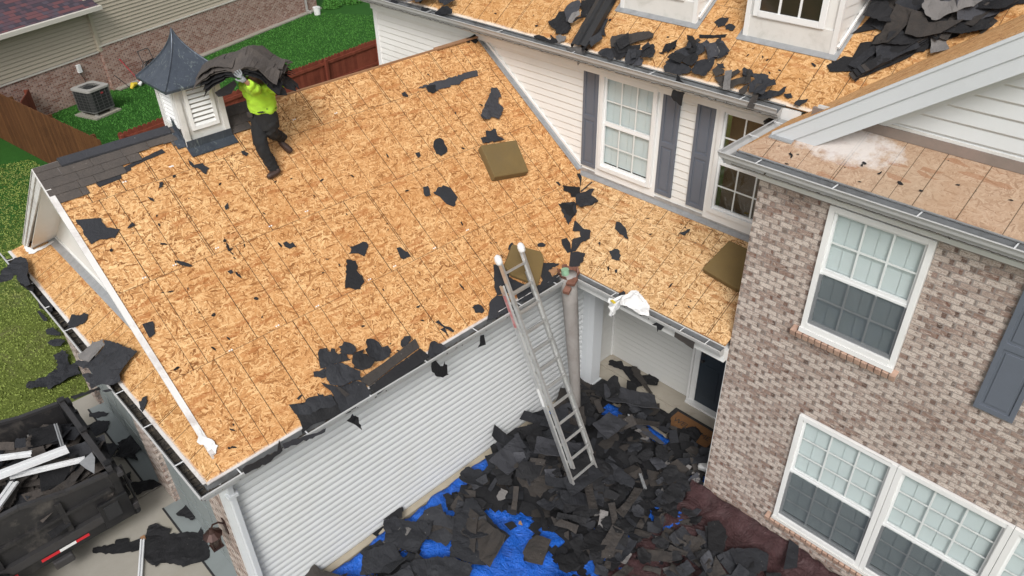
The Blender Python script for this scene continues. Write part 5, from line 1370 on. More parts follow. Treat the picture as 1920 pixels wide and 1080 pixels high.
scrap('ES', z4, [(990, 385), (1030, 395), (1060, 405), (1085, 420), (1060, 425), (1020, 415), (995, 400)], F_, 'small torn scrap left of centre on the garage roof')
scrap('ES', z4, [(1590, 290), (1610, 280), (1630, 295), (1645, 285), (1665, 312), (1630, 322), (1605, 312)], F_, 'ragged little scrap at the centre of the garage roof')
scrap('ES', z4, [(1278, 450), (1300, 440), (1312, 455), (1295, 465)], F_, 'bean sized dark scrap below centre left')
scrap('ES', z4, [(715, 210), (745, 175), (762, 190), (735, 205)], F_, 'little hooked scrap right of the large felt at the rake')
scrap('ES', z1, [(1058, 895), (1090, 930), (1140, 920), (1178, 950), (1160, 985), (1130, 960), (1085, 945), (1065, 925)], F_, 'zigzag torn scrap below the cupola', .01, .008)
scrap('ES', z1, [(1355, 855), (1370, 850), (1398, 866), (1385, 882), (1362, 870)], F_, 'tiny scrap at the roofer\'s planted foot')
scrap('ES', z1, [(895, 1030), (915, 1025), (912, 1055), (893, 1064)], F_, 'upright sliver of scrap below the ridge shingles')
scrap('ES', z4, [(830, 30), (860, 40), (868, 58), (845, 50)], F_, 'slanted sliver of scrap high on the left of the roof')
scrap('ES', z4, [(1262, 85), (1280, 65), (1285, 95), (1268, 105)], F_, 'upright little scrap high on the roof left of centre')
scrap('ES', (60, 200, 6), [(680, 760), (960, 730), (1100, 650), (1460, 480), (1500, 520), (1300, 600), (1110, 690), (1115, 720), (1000, 770), (1010, 810), (760, 910), (700, 850)], F_, 'dark felt showing below the last rows of ridge shingles', .008, .003, jag=.1)
scrap('ES', Zf, [(1040, 445), (1180, 370), (1240, 385), (1300, 460), (1240, 455), (1190, 450), (1150, 500), (1115, 480), (1090, 455), (1080, 490), (1030, 470)], B_K, 'black felt at the peak where the ridge meets the siding', .012, .01)
scrap('ES', Zf, [(1230, 490), (1310, 520), (1345, 580), (1300, 560), (1265, 560), (1250, 520)], G_, 'grey scrap along the step flashing near the peak')
# eave pile left of the ladder
ev = 'scraps piled at the garage eave'
scrap('ES', Za, [(330, 380), (350, 335), (430, 325), (445, 365), (470, 370), (480, 330), (520, 335), (525, 375), (560, 400), (640, 385), (700, 460), (600, 480), (520, 500), (440, 540), (360, 555), (345, 470)], F_, 'felt sheet with a notched top at the upper left of the eave pile', .02, .02, group=ev)
scrap('ES', Za, [(560, 310), (600, 300), (620, 258), (680, 265), (755, 320), (760, 365), (715, 400), (620, 395), (575, 375), (590, 340)], F_, 'small rounded felt at the top of the eave pile', .03, .03, group=ev)
scrap('ES', Za, [(870, 240), (960, 235), (1010, 265), (1050, 320), (1110, 300), (1150, 350), (1130, 425), (1060, 470), (980, 478), (900, 440), (850, 360), (880, 330), (858, 275)], F_, 'cap shaped felt scrap right of the eave pile', .03, .035, .08, group=ev)
scrap('ES', Za, [(720, 400), (850, 340), (830, 390), (880, 400), (960, 490), (900, 570), (820, 580), (730, 550), (715, 490)], B_K, 'curled dark scrap in the middle of the eave pile', .03, .03, .10, group=ev)
scrap('ES', Za, [(415, 560), (480, 515), (600, 500), (720, 560), (800, 590), (800, 650), (830, 680), (700, 715), (600, 765), (460, 740), (415, 650)], M['felt'], 'big felt sheet at the centre of the eave pile', .045, .03, group=ev)
scrap('ES', Za, [(280, 590), (420, 550), (420, 650), (385, 665), (290, 650)], F_, 'square felt tab at the left of the eave pile', .02, .01, group=ev)
scrap('ES', Za, [(360, 715), (450, 740), (600, 765), (760, 695), (860, 730), (940, 830), (900, 880), (720, 1020), (600, 1080), (560, 1000), (500, 850), (420, 770)], F_, 'large felt sheet sliding over the gutter at the eave pile', .03, .02, group=ev)
scrap('ES', Za, [(520, 770), (560, 765), (680, 855), (640, 885)], SH, 'small dark strip stuck on the sliding felt sheet', .06, .003, group=ev, jag=.05)
scrap('ES', Za, [(1265, 240), (1300, 195), (1365, 190), (1375, 240), (1340, 290), (1280, 318), (1260, 290)], F_, 'small ragged felt above the shingle strip at the eave', .02, .02, group=ev)
scrap('ES', Za, [(790, 680), (1060, 500), (1420, 222), (1470, 320), (1200, 520), (905, 760)], SH, 'brown shingle strip lying along the eave, upper row', .035, .004, jag=.05, thick=.01, group=ev)
scrap('ES', Za, [(905, 765), (1200, 530), (1480, 330), (1585, 420), (1300, 640), (1000, 850)], B_K, 'blackened shingle strip lying along the eave, lower row', .03, .006, jag=.08, thick=.01, group=ev)
scrap('ES', Za, [(1570, 350), (1580, 290), (1640, 245), (1740, 310), (1770, 350), (1700, 400), (1600, 440), (1560, 400)], F_, 'curled felt scrap at the right end of the eave strip', .03, .04, .06, group=ev)
scrap('ES', Za, [(0, 965), (180, 950), (200, 900), (330, 870), (320, 830), (385, 850), (390, 880), (480, 850), (540, 960), (460, 1010), (350, 1010), (250, 1075), (80, 1075)], F_, 'ragged felt at the lower left end of the eave pile', .03, .03, group=ev)
scrap('ES', Zi, [(1620, 120), (1700, 110), (1770, 90), (1850, 70), (1920, 60), (1985, 90), (2000, 140), (1900, 190), (1850, 200), (1760, 230), (1700, 290), (1690, 225), (1650, 150)], B_K, 'black felt folded over the eave at the lower left of the pile', .02, .02, group=ev)
scrap('EG', Za, [(1590, 450), (1640, 440), (1690, 500), (1720, 500), (1740, 450), (1765, 520), (1760, 570), (1790, 590), (1720, 632), (1650, 620), (1600, 570)], B_K, 'round black scrap hanging below the garage gutter', .04, .01, group='scraps hanging from the garage gutter')
scrap('EG', z5, [(770, 800), (790, 795), (800, 850), (755, 868), (775, 840)], B_K, 'small black hook of felt hanging below the garage gutter', .04, .01, group='scraps hanging from the garage gutter')
scrap('EG', z8, [(0, 180), (30, 140), (60, 160), (88, 235), (50, 205)], B_K, 'pointed felt tongue hanging below the eave pile', .10, .02, group='scraps hanging from the garage gutter')
scrap('EZ', Zi, [(1365, 480), (1450, 430), (1560, 380), (1570, 315), (1590, 375), (1530, 430), (1380, 510)], B_K, 'long black felt tongue lying in the garage gutter', .0, .01, group='scraps in the gutters')
scrap('EZ', Zi, [(1590, 340), (1700, 300), (1835, 255), (1830, 275), (1740, 310), (1600, 370)], F_, 'thin grey felt strip in the garage gutter', .0, .02, group='scraps in the gutters')
# around ladder top
lt_ = 'felt around the ladder top'
scrap('ES', Zk, [(265, 340), (350, 335), (430, 380), (470, 440), (440, 480), (520, 520), (600, 560), (700, 590), (740, 640), (740, 720), (560, 760), (520, 640), (300, 690), (270, 520), (275, 420)], F_, 'black felt sheet behind the ladder rails', .012, .01, group=lt_)
scrap('ES', Zk, [(240, 740), (300, 690), (380, 690), (430, 740), (440, 870), (250, 960), (190, 990), (220, 830)], F_, 'felt sheet running down to the gutter left of the ladder', .014, .012, group=lt_)
scrap('ES', Zk, [(780, 350), (850, 325), (940, 320), (1010, 330), (960, 370), (890, 400), (930, 480), (1000, 420), (1000, 520), (900, 580), (760, 690), (740, 620), (820, 520), (790, 420)], F_, 'dark felt between the ladder and the grey pole', .014, .015, group=lt_)
scrap('ES', Zk, [(430, 170), (440, 130), (480, 95), (500, 130), (460, 190)], F_, 'dark edge of felt left of the torn foam pad', .01, group=lt_)
scrap('ES', Zk, [(28, 820), (60, 795), (130, 800), (160, 840), (130, 880), (70, 885), (60, 850)], F_, 'small lumpy scrap left of the ladder by the eave', .012, group=lt_)
# valley
va = 'torn felt along the valley'
scrap('ES', Zb, [(430, 385), (700, 418), (700, 560), (650, 560), (560, 560), (550, 510), (440, 460)], B_K, 'black felt band across the top of the valley', .012, .008, group=va)
scrap('PS', Zb, [(640, 555), (720, 520), (850, 460), (930, 460), (880, 550), (960, 600), (990, 640), (860, 700), (720, 750), (670, 710), (650, 620)], F_, 'folded felt pointing right at the top of the valley', .02, .03, .08, group=va)
scrap('ES', Zb, [(365, 660), (500, 650), (590, 635), (640, 660), (640, 800), (570, 850), (560, 920), (520, 980), (490, 920), (430, 800), (390, 700)], F_, 'felt strip curving down the upper valley', .014, .012, group=va)
scrap('ES', Zb, [(645, 215), (690, 205), (720, 260), (770, 240), (740, 300), (700, 410), (690, 300), (660, 250)], B_K, 'thin forked felt at the corner below the shutter', .012, .004, jag=.1, step=.02, group=va)
scrap('PS', Zb, [(710, 470), (880, 330), (890, 340), (720, 490)], SH, 'thin stick of shingle beside the valley top', .012, .002, jag=.05, group=va)
scrap('ES', Zb, [(325, 335), (370, 338), (400, 380), (385, 398), (345, 355)], F_, 'little dark scrap left of the valley top', .01, group=va)
scrap('PS', z5, [(1275, 170), (1320, 165), (1355, 200), (1405, 225), (1400, 265), (1350, 290), (1320, 335), (1280, 345), (1275, 300), (1300, 270), (1350, 255), (1345, 225), (1275, 225)], F_, 'hooked felt scrap in the lower valley', .012, .012, group=va)
scrap('ES', z5, [(1235, 270), (1265, 260), (1285, 290), (1290, 340), (1270, 345), (1240, 300)], F_, 'dark finger of felt beside the hooked one in the valley', .012, .01, jag=.15, group=va)
scrap('ES', z5, [(1220, 70), (1310, 60), (1315, 130), (1285, 160), (1250, 120)], B_K, 'ragged black patch in the middle valley', .016, .01, group=va)
scrap('PS', z5, [(1270, 340), (1330, 338), (1375, 350), (1365, 390), (1325, 440), (1275, 430)], F_, 'square felt piece above the grey pole', .016, .01, .05, group=va)
scrap('ES', Zk, [(880, 415), (960, 375), (1000, 380), (960, 440), (930, 470)], M['wood_cut'], 'brown wood splinter beside the grey pole', .02, .004, group=None, name='wood_splinter', cat='wood splinter')
# porch roof
scrap('PS', z5, [(1548, 168), (1570, 175), (1605, 215), (1616, 272), (1580, 245), (1540, 210)], F_, 'leaf shaped scrap on the porch roof')
scrap('PS', z5, [(1508, 335), (1555, 325), (1575, 360), (1568, 388), (1520, 378)], F_, 'five sided scrap on the porch roof')
scrap('PS', z5, [(1445, 290), (1458, 282), (1455, 312)], F_, 'tiny upright scrap on the porch roof')
scrap('PS', z5, [(1540, 440), (1555, 438), (1552, 458), (1541, 456)], F_, 'tiny round scrap on the porch roof')
scrap('PS', (1280, 360, 3), [(-20, 235), (45, 210), (40, 222), (0, 245)], F_, 'small black chip on the porch roof below the window')
scrap('PS', z5, [(1560, 575), (1590, 558), (1600, 570), (1595, 585), (1565, 588)], F_, 'scrap at the porch eave behind the plastic bag', .01)
scrap('PG', Zm, [(338, 238), (370, 220), (400, 225), (440, 240), (400, 258), (372, 285), (368, 245)], B_K, 'star shaped scrap hanging on the porch gutter', .02, .02, group='scraps hanging from the porch gutter')
scrap('PG', Zm, [(485, 275), (610, 335), (598, 395), (478, 315)], SH, 'square shingle hanging on the porch gutter above the door', .03, .01, group='scraps hanging from the porch gutter', jag=.1)
# pent roof
scrap('PENT', Zg, [(775, 1010), (820, 905), (860, 915), (930, 905), (960, 885), (1005, 905), (990, 960), (960, 1000), (820, 1060), (780, 1050)], F_, 'torn scrap in the middle of the pent roof edge', .015, .012)
scrap('PENT', Zg, [(430, 760), (470, 690), (540, 690), (580, 740), (605, 810), (600, 860), (530, 880), (450, 830)], B_K, 'black scrap sagging into the upper pent gutter', .0, .02)
scrap('PENT', Zh, [(900, 430), (960, 380), (1050, 390), (1150, 300), (1225, 190), (1210, 130), (1400, 190), (1590, 270), (1540, 320), (1480, 380), (1440, 470), (1400, 530), (1415, 590), (1330, 640), (1200, 640), (1080, 690), (1000, 550), (1090, 520), (1060, 470)], M['felt'], 'largest felt sheet draped over the front gutter beside the trailer', .06, .06, .10, thick=.006)
scrap('PENT', Zh, [(930, 300), (1060, 200), (1080, 140), (1120, 160), (1210, 130), (1225, 190), (1150, 310), (1050, 385), (990, 370), (940, 340)], L_, 'pale grey shingle back beside the draped felt sheet', .07, .03)
scrap('PENT', Zh, [(1575, 800), (1600, 805), (1615, 760), (1665, 740), (1660, 830), (1635, 880), (1620, 960), (1590, 920)], F_, 'upright scrap on the lower pent roof', .012, .012)
scrap('PENT', z4, [(755, 790), (780, 795), (800, 825), (790, 822)], F_, 'thin black sliver beside the rake board on the pent roof')
scrap('EZ', Zg, [(-30, 640), (40, 520), (110, 430), (200, 330), (270, 315), (330, 350), (355, 430), (350, 550), (380, 640), (330, 660), (240, 590), (215, 520), (170, 570), (40, 620), (0, 700)], F_, 'big curled felt hanging over the far corner of the pent gutter', .10, .05, .10, thick=.006)
scrap('EZ', Zg, [(230, 520), (350, 480), (360, 560), (400, 640), (400, 680), (330, 665), (245, 600)], B_K, 'black folded underside at the far pent gutter corner', .06, .03)
scrap('EZ', Zh, [(1155, 700), (1190, 690), (1250, 680), (1270, 700), (1200, 715)], F_, 'small scrap balanced on the white gutter lip', .03, .01)
scrap('ES', Zi, [(1105, 330), (1118, 255), (1135, 290), (1150, 300), (1190, 315), (1210, 345), (1225, 350), (1212, 398), (1190, 370), (1165, 385), (1150, 345), (1125, 345)], M['white_cloth'], 'torn white membrane at the lower end of the rake board', .02, .02, group=None, name='membrane_scrap', cat='membrane scrap', thick=.003)
scrap('PENT', Zg, [(285, 115), (330, 150), (390, 180), (600, 75), (620, 85), (500, 160), (400, 215), (340, 225), (290, 165)], M['white_cloth'], 'strip of white membrane where the far rake meets the pent roof', .012, .01, group=None, name='membrane_scrap', cat='membrane scrap', thick=.003)
# main roof
mr = 'scraps along the main roof gutter'
scrap('MS', Zf, [(180, -40), (250, -50), (420, -20), (540, 10), (400, 30), (200, 15)], F_, 'flat felt at the left end of the main gutter', .06, .03, group=mr)
scrap('MG', Zf, [(175, 40), (190, -10), (270, 30), (240, 60)], F_, 'small felt tip over the left end of the main gutter', .03, .01, group=mr)
scrap('MS', Zf, [(500, 60), (520, 0), (560, -40), (640, -60), (740, -20), (745, 50), (620, 90), (540, 110)], G_, 'grey curled shingle over the left part of the main gutter', .14, .05, .08, group=mr)
scrap('MG', Zf, [(500, 135), (520, 80), (600, 110), (560, 145)], F_, 'dark tongue below the grey curled shingle', .06, .01, group=mr)
scrap('MG', Zf, [(640, 240), (660, 150), (740, 80), (800, 75), (850, 110), (850, 165), (750, 170), (700, 200)], F_, 'round black scrap with a tail hanging over the main gutter', .06, .02, group=mr)
scrap('MS', Zf, [(740, -60), (900, -60), (920, 20), (970, 20), (965, 80), (880, 110), (840, 120), (750, 60)], F_, 'dark felt slab above the round scrap on the main gutter', .12, .04, .06, group=mr)
scrap('MS', Zc, [(430, 280), (500, 235), (540, 155), (650, 150), (620, 200), (680, 330), (640, 400), (500, 400), (510, 360), (440, 320)], B_K, 'black torn shingle left of the black pipe', .03, .04, .08, group=mr)
scrap('MS', Zc, [(610, 160), (700, 60), (780, 40), (800, 100), (770, 170), (720, 200), (640, 290)], G_, 'grey and rust stained shingle left of the black pipe', .06, .04, .05, group=mr)
scrap('MS', Zc, [(655, 290), (700, 200), (780, 175), (790, 220), (740, 250), (710, 310)], L_, 'pale scrap leaning on the black pipe', .09, .03, group=mr)
scrap('MS', Zc, [(500, 430), (560, 410), (625, 440), (600, 480), (540, 510)], L_, 'light grey scrap at the gutter below the black pipe', .03, .03, group=mr)
scrap('MG', Zc, [(570, 550), (640, 540), (780, 550), (790, 600), (740, 680), (705, 750), (695, 690), (640, 640)], L_, 'pale grey torn scrap hanging from the main gutter under the pipe end', .06, .02, group=mr)
scrap('MS', Zc, [(255, 420), (300, 405), (440, 460), (440, 400), (480, 440), (520, 460), (520, 500), (450, 500), (260, 440)], B_K, 'black scrap lying in the main gutter left of the pipe', .02, .02, group=mr)
scrap('MS', Zc, [(930, 260), (1100, 235), (1050, 330), (1070, 430), (990, 400), (900, 380), (920, 310)], F_, 'ragged black scrap right of the black pipe', .03, .03, .05, group=mr)
scrap('MS', Zc, [(790, 430), (890, 400), (980, 400), (960, 460), (880, 560), (850, 590), (790, 560)], SH, 'brown shingle right of the pipe end', .03, .02, group=mr)
scrap('MS', Zc, [(780, 20), (900, 0), (980, 20), (900, 100), (860, 200), (790, 210)], B_K, 'black felt behind the black pipe', .02, .02, group=mr)
scrap('MS', Zc, [(1120, 480), (1140, 440), (1330, 415), (1560, 388), (1610, 420), (1600, 465), (1420, 500), (1300, 540), (1130, 560)], SH, 'long brown shingle strip on the main roof', .05, .015, .03, jag=.08, thick=.02, group=mr)
scrap('MS', Zc, [(1120, 565), (1300, 545), (1460, 520), (1450, 570), (1330, 620), (1230, 690), (1180, 690)], B_K, 'dark shingle beneath the long brown strip', .03, .02, group=mr)
scrap('MS', Zc, [(975, 620), (1010, 580), (1060, 560), (1140, 570), (1200, 620), (1130, 690), (1050, 660)], F_, 'rounded felt at the gutter left of the brown strip', .03, .02, group=mr)
scrap('MS', Zc, [(1280, 690), (1330, 600), (1420, 570), (1490, 580), (1530, 600), (1440, 670), (1380, 740), (1290, 740)], F_, 'jumbled felt at the gutter right of the brown strip', .03, .03, .05, group=mr)
scrap('MS', Zc, [(1400, 680), (1440, 660), (1490, 690), (1470, 750), (1370, 760)], G_, 'grey scrap tipping over the gutter right of the brown strip', .03, .02, group=mr)
scrap('MS', Zd, [(670, 35), (830, 45), (980, 30), (960, 65), (820, 75), (670, 75)], B_K, 'straight black strip below the dormer', .01, .005, group=mr, jag=.12)
scrap('MS', Zd, [(540, 150), (660, 90), (690, 110), (600, 210), (570, 205)], SH, 'small tilted shingle at the top of the roof pile', .03, .02, group=mr)
scrap('MS', Zd, [(430, 330), (440, 280), (560, 220), (640, 160), (720, 180), (750, 240), (620, 320), (520, 330), (430, 390)], F_, 'felt slab at the upper left of the roof pile', .05, .03, group=mr)
scrap('MS', Zd, [(850, 190), (920, 80), (960, 160), (1010, 305), (880, 350), (900, 280), (870, 230)], F_, 'triangular felt fin on the roof pile', .06, .05, .08, group=mr)
scrap('MS', Zd, [(750, 220), (800, 180), (870, 200), (920, 270), (880, 320), (820, 330), (770, 280)], L_, 'pale torn shingle back in the roof pile', .07, .04, group=mr)
scrap('MS', Zd, [(275, 420), (320, 380), (560, 395), (600, 450), (560, 490), (430, 510), (290, 480)], F_, 'flat felt at the gutter on the left of the roof pile', .05, .02, group=mr)
scrap('MS', Zd, [(290, 360), (340, 320), (420, 325), (430, 380), (330, 390)], G_, 'small grey square left of the roof pile', .03, .01, group=mr)
scrap('MS', Zd, [(590, 470), (660, 370), (800, 330), (860, 350), (810, 470), (740, 540), (640, 520)], F_, 'dark shingle in the middle of the roof pile', .07, .03, group=mr)
scrap('MS', Zd, [(820, 460), (880, 410), (960, 460), (960, 490), (860, 530)], SH, 'brown square tab right of the roof pile', .05, .01, group=mr, jag=.08)
scrap('MS', Zd, [(840, 540), (960, 510), (1110, 440), (1140, 475), (960, 580), (900, 600)], SH, 'narrow brown shingle pointing right below the roof pile', .04, .01, group=mr, jag=.08)
scrap('MS', Zd, [(480, 380), (520, 320), (640, 290), (680, 350), (600, 430), (560, 420)], B_K, 'blackest lump in the roof pile', .08, .04, group=mr)
scrap('MS', Zd, [(870, 380), (950, 380), (970, 440), (900, 430)], F_, 'small felt flap at the right of the roof pile', .05, .02, group=mr)
scrap('MS', Zd, [(900, 640), (930, 610), (1060, 580), (1190, 545), (1200, 600), (1050, 670), (960, 680)], SH, 'folded brown shingle leaning in the gutter', .06, .03, group=mr)
scrap('MS', Zd, [(1240, 640), (1310, 590), (1285, 540), (1430, 540), (1540, 620), (1550, 660), (1450, 690), (1400, 780), (1250, 740)], F_, 'big bulging felt scrap at the right of the main gutter', .08, .06, .06, group=mr)
scrap('MS', Zd, [(1440, 700), (1560, 690), (1660, 645), (1640, 700), (1560, 740), (1430, 790)], F_, 'narrow felt tail right of the bulging scrap', .04, .03, group=mr)
scrap('MS', Zd, [(1120, 690), (1180, 640), (1250, 620), (1220, 700), (1160, 735)], SH, 'small brown curl left of the bulging scrap', .05, .02, group=mr)
scrap('MS', Zd, [(1620, 710), (1700, 700), (1720, 750), (1660, 760)], F_, 'loose chip near the corner of the main gutter', .02, .02, group=mr)
scrap('MS', Zd, [(1740, 840), (1790, 790), (1900, 790), (1880, 830), (1800, 870)], F_, 'felt scrap at the corner of the main roof and the wing', .04, .03, group=mr)
scrap('MG', Zd, [(385, 490), (410, 520), (470, 640), (475, 700), (460, 720), (430, 850), (340, 790), (315, 740), (360, 620), (385, 570)], B_K, 'black scrap hanging from the main gutter in front of the shutter', .06, .02, group=mr)
scrap('MG', Zd, [(390, 540), (460, 600), (475, 690), (420, 700), (345, 640)], M['shingle'], 'brown shingle hanging above the black scrap by the shutter', .075, .02, group=mr)
scrap('MS', (1280, 0, 3), [(178, 130), (210, 108), (262, 105), (240, 150), (200, 158)], F_, 'rounded scrap between the two dormers', .015, .01, group=mr)
scrap('MS', (1280, 0, 3), [(240, 150), (260, 138), (300, 155), (285, 178), (245, 168)], F_, 'small square scrap between the two dormers', .015, .01, group=mr)
scrap('WS', (1340, 180, 6), [(565, 330), (600, 260), (700, 230), (780, 190), (860, 150), (900, 170), (1020, 155), (960, 190), (800, 260), (680, 350), (600, 390)], B_K, 'lumpy black shingles crammed in the corner gutter', .05, .05, group=mr)
scrap('WS', (1340, 180, 6), [(870, 160), (900, 140), (960, 145), (970, 165), (920, 175)], M['off_white'], 'cream foam bit in the corner gutter', .12, .02, group=None, name='foam_bit', cat='foam bit')
# black pipe lying down the main roof
BP = MB(); a = hit(1085, 88, (0, YM, ZM + .14), (0, -S, 1)); b_ = hit(1152, -30, (0, YM, ZM + .14), (0, -S, 1))
d_ = (b_ - a).normalized(); sx = d_.cross(Vector((0, -S, 1)).normalized())
nM = Vector((0, -S, 1)).normalized()
for k in (-1, 0, 1): pass
prof = [(-.14, -.04), (-.13, .03), (-.05, .055), (.0, .035), (.06, .055), (.13, .02), (.14, -.05)]
A = [a + sx * x + nM * y for x, y in prof]; B2 = [b_ + sx * x + nM * y for x, y in prof]
for i in range(len(prof) - 1): BP.face([A[i], A[i + 1], B2[i + 1], B2[i]])
bo = BP.build('metal_channel', M['black'], None, solid=.01); tag(bo, 'long black metal channel lying down the main roof over the gutter', 'metal channel')

# ---- generic torn pieces, shared meshes
def inpoly(x, y, P):
    c = False
    for i in range(len(P)):
        a, b = P[i], P[i - 1]
        if (a[1] > y) != (b[1] > y) and x < (b[0] - a[0]) * (y - a[1]) / (b[1] - a[1]) + a[0]: c = not c
    return c
def rag(seed, L, W, kind):
    rnd = random.Random(seed); P = []
    if kind == 'rect':
        c = [(-L / 2, -W / 2), (L / 2, -W / 2), (L / 2, W / 2), (-L / 2, W / 2)]
        if rnd.random() < .6: c[1] = (L / 2 - rnd.uniform(0, L * .35), -W / 2); 
        if rnd.random() < .5: c.insert(3, (rnd.uniform(-.2, .2) * L, W / 2 - rnd.uniform(0, W * .4)))
        jag = .12
    else:
        n_ = rnd.randint(6, 12); c = []
        for k in range(n_):
            a = 2 * math.pi * k / n_ + rnd.uniform(-.25, .25); r = rnd.uniform(.5, 1.1); c.append((math.cos(a) * L / 2 * r, math.sin(a) * W / 2 * r))
        jag = .42
    pts = dist_poly([Vector((x, y, 0)) for x, y in c], jag, seed, .04)
    bm = bmesh.new()
    f_ = bm.faces.new([bm.verts.new((p.x, p.y, 0)) for p in pts]); bmesh.ops.triangulate(bm, faces=[f_])
    for _ in range(2):
        es_ = [e for e in bm.edges if e.calc_length() > .12]
        if es_: bmesh.ops.subdivide_edges(bm, edges=es_, cuts=1); bmesh.ops.triangulate(bm, faces=bm.faces[:])
    cd = rnd.uniform(0, 6.28); ax = Vector((math.cos(cd), math.sin(cd), 0)); cu = rnd.uniform(-.6, 1.3) * rnd.choice((.3, .6, 1.0))
    for v_ in bm.verts:
        d_ = v_.co.dot(ax); v_.co.z = cu * d_ * d_ * 1.3 + .03 * noise.noise(v_.co * 5 + Vector((seed, 0, 0))) + .012 * noise.noise(v_.co * 14 + Vector((seed, 3, 0)))
    return bm
VAR = []
vm = [M['felt'], M['felt_b'], M['shingle'], M['felt'], M['felt_b'], M['shingle'], M['felt_g'], M['felt'], M['felt_b'], M['shingle'], M['felt_b'], M['felt_l']]
for i in range(36):
    rnd = random.Random(700 + i); k = 'rect' if i % 3 != 1 else 'poly'
    L = rnd.uniform(.40, .95); W = rnd.uniform(.18, .42)
    if k == 'poly': W = rnd.uniform(.32, .62)
    bm = rag(700 + i, L, W, k); me = bpy.data.meshes.new('shingle_scrap'); bm.to_mesh(me); bm.free(); me.materials.append(vm[i % 12]); VAR.append(me)
KIND = {}
def describe(me, size):
    c = {'black_felt': 'dark grey felt', 'deep_black_shingle_back': 'black shingle', 'brown_black_shingle': 'brown black shingle', 'grey_felt': 'grey felt', 'pale_grey_shingle_back': 'pale grey shingle'}[me.materials[0].name]
    d = [(max(v.co[i] for v in me.vertices) - min(v.co[i] for v in me.vertices)) * size for i in (0, 1)]
    a = 'long narrow' if d[0] > 2.3 * d[1] else ('oblong' if d[0] > 1.6 * d[1] else 'squarish')
    b = 'large' if d[0] * d[1] > .13 else ('small' if d[0] * d[1] < .05 else 'mid sized')
    return b + ' ' + a + ' ' + c
def place_scrap(p, nrm, rnd, label, group, var=None, tilt=.25, sc=(.7, 1.1)):
    n = (Vector(nrm).normalized() + Vector((rnd.gauss(0, tilt), rnd.gauss(0, tilt), rnd.gauss(0, tilt * .4)))).normalized()
    q = n.to_track_quat('Z', 'Y').to_matrix() @ Matrix.Rotation(rnd.uniform(0, 6.28), 3, 'Z')
    o = bpy.data.objects.new('shingle_scrap', var or rnd.choice(VAR)); COL.objects.link(o)
    s_ = rnd.uniform(*sc); o.matrix_world = Matrix.Translation(Vector(p)) @ q.to_4x4() @ Matrix.Scale(s_, 4)
    md = o.modifiers.new('solid', 'SOLIDIFY'); md.thickness = .006; md.offset = 0
    lb_ = describe(o.data, s_) + ' ' + label
    if len(lb_.split()) > 16: lb_ = lb_.replace('mid sized ', 'medium ').replace('long narrow', 'narrow').replace('brown black', 'brown').replace('the ', '')
    return tag(o, lb_, 'shingle scrap', group)

# ---- heap of shingles in the valley of main roof and wing (photo polygon)
scrap('MS', Ze, [(230, 570), (380, 490), (450, 500), (480, 450), (520, 380), (620, 370), (640, 320), (750, 260), (700, 250), (440, 300), (560, 200), (700, 60), (720, -60), (2000, -200), (1990, 0), (1700, 120), (1400, 280), (900, 520), (600, 650), (470, 715), (480, 620), (260, 625)], M['felt_b'], 'black felt sheet under the shingle heap in the main roof valley', .015, .02, step=.08)
va_poly = [(Ze[0] + x / Ze[2], Ze[1] + y / Ze[2]) for x, y in [(470, 560), (540, 400), (650, 350), (780, 240), (600, 220), (730, 60), (740, -120), (2000, -300), (1960, 20), (1500, 200), (900, 470), (600, 600)]]
rnd = random.Random(33); k = 0
NV = 46
while k < NV:
    u = rnd.uniform(1600, 1925); v = rnd.uniform(-60, 145)
    if not inpoly(u, v, va_poly): continue
    p = at('MS', u, v); lf = .03 + .10 * rnd.random() + .04 * (k / NV)
    place_scrap(p + nM * lf, nM, rnd, 'in the roof valley heap, ' + ('at its lower tip' if u < 1680 else 'below the dormer side' if u < 1770 else 'in its middle' if u < 1850 else 'at the right edge of the photo'), 'shingles heaped in the main roof valley', tilt=.13, sc=(.5, .95)); k += 1
scrap('MS', Ze, [(1045, 200), (1060, 115), (1200, 140), (1560, 125), (1480, 180), (1300, 230), (1165, 295), (1080, 255)], L_, 'largest pale grey torn shingle on top of the valley heap', .22, .04, .05)
scrap('MS', Ze, [(1220, 130), (1360, 60), (1500, 70), (1560, 110), (1400, 150), (1260, 150)], G_, 'smooth grey felt above the pale shingle on the valley heap', .20, .03)
scrap('MS', Ze, [(900, 380), (960, 190), (1050, 200), (1100, 290), (1400, 260), (1200, 380), (1000, 410)], SH, 'big brown shingle sheet in the valley heap', .17, .03)
# long strips hanging along the valley line
for i in range(5):
    a = hit(1600 + 8 * i, 150 - 5 * i, (0, YM, ZM + .05 + .02 * i), (0, -S, 1)); b_ = hit(1935, -12 - 8 * i, (0, YM, ZM + .05 + .03 * i), (0, -S, 1))
    m = MB(); d_ = b_ - a; wv = nM.cross(d_).normalized() * .12; K = 7
    for q in range(K):
        P = [a + d_ * (q / K) + nM * .02 * math.sin(q * 1.7 + i), a + d_ * ((q + 1) / K) + nM * .02 * math.sin((q + 1) * 1.7 + i)]
        m.face([P[0], P[1], P[1] + wv, P[0] + wv])
    tag(m.build('shingle_strip', [SH, B_K, F_][i % 3], None, solid=.006), ['lowest', 'second lowest', 'middle', 'second highest', 'highest'][i] + ' long shingle strip lying along the main roof valley', 'shingle scrap', 'long strips along the main roof valley')

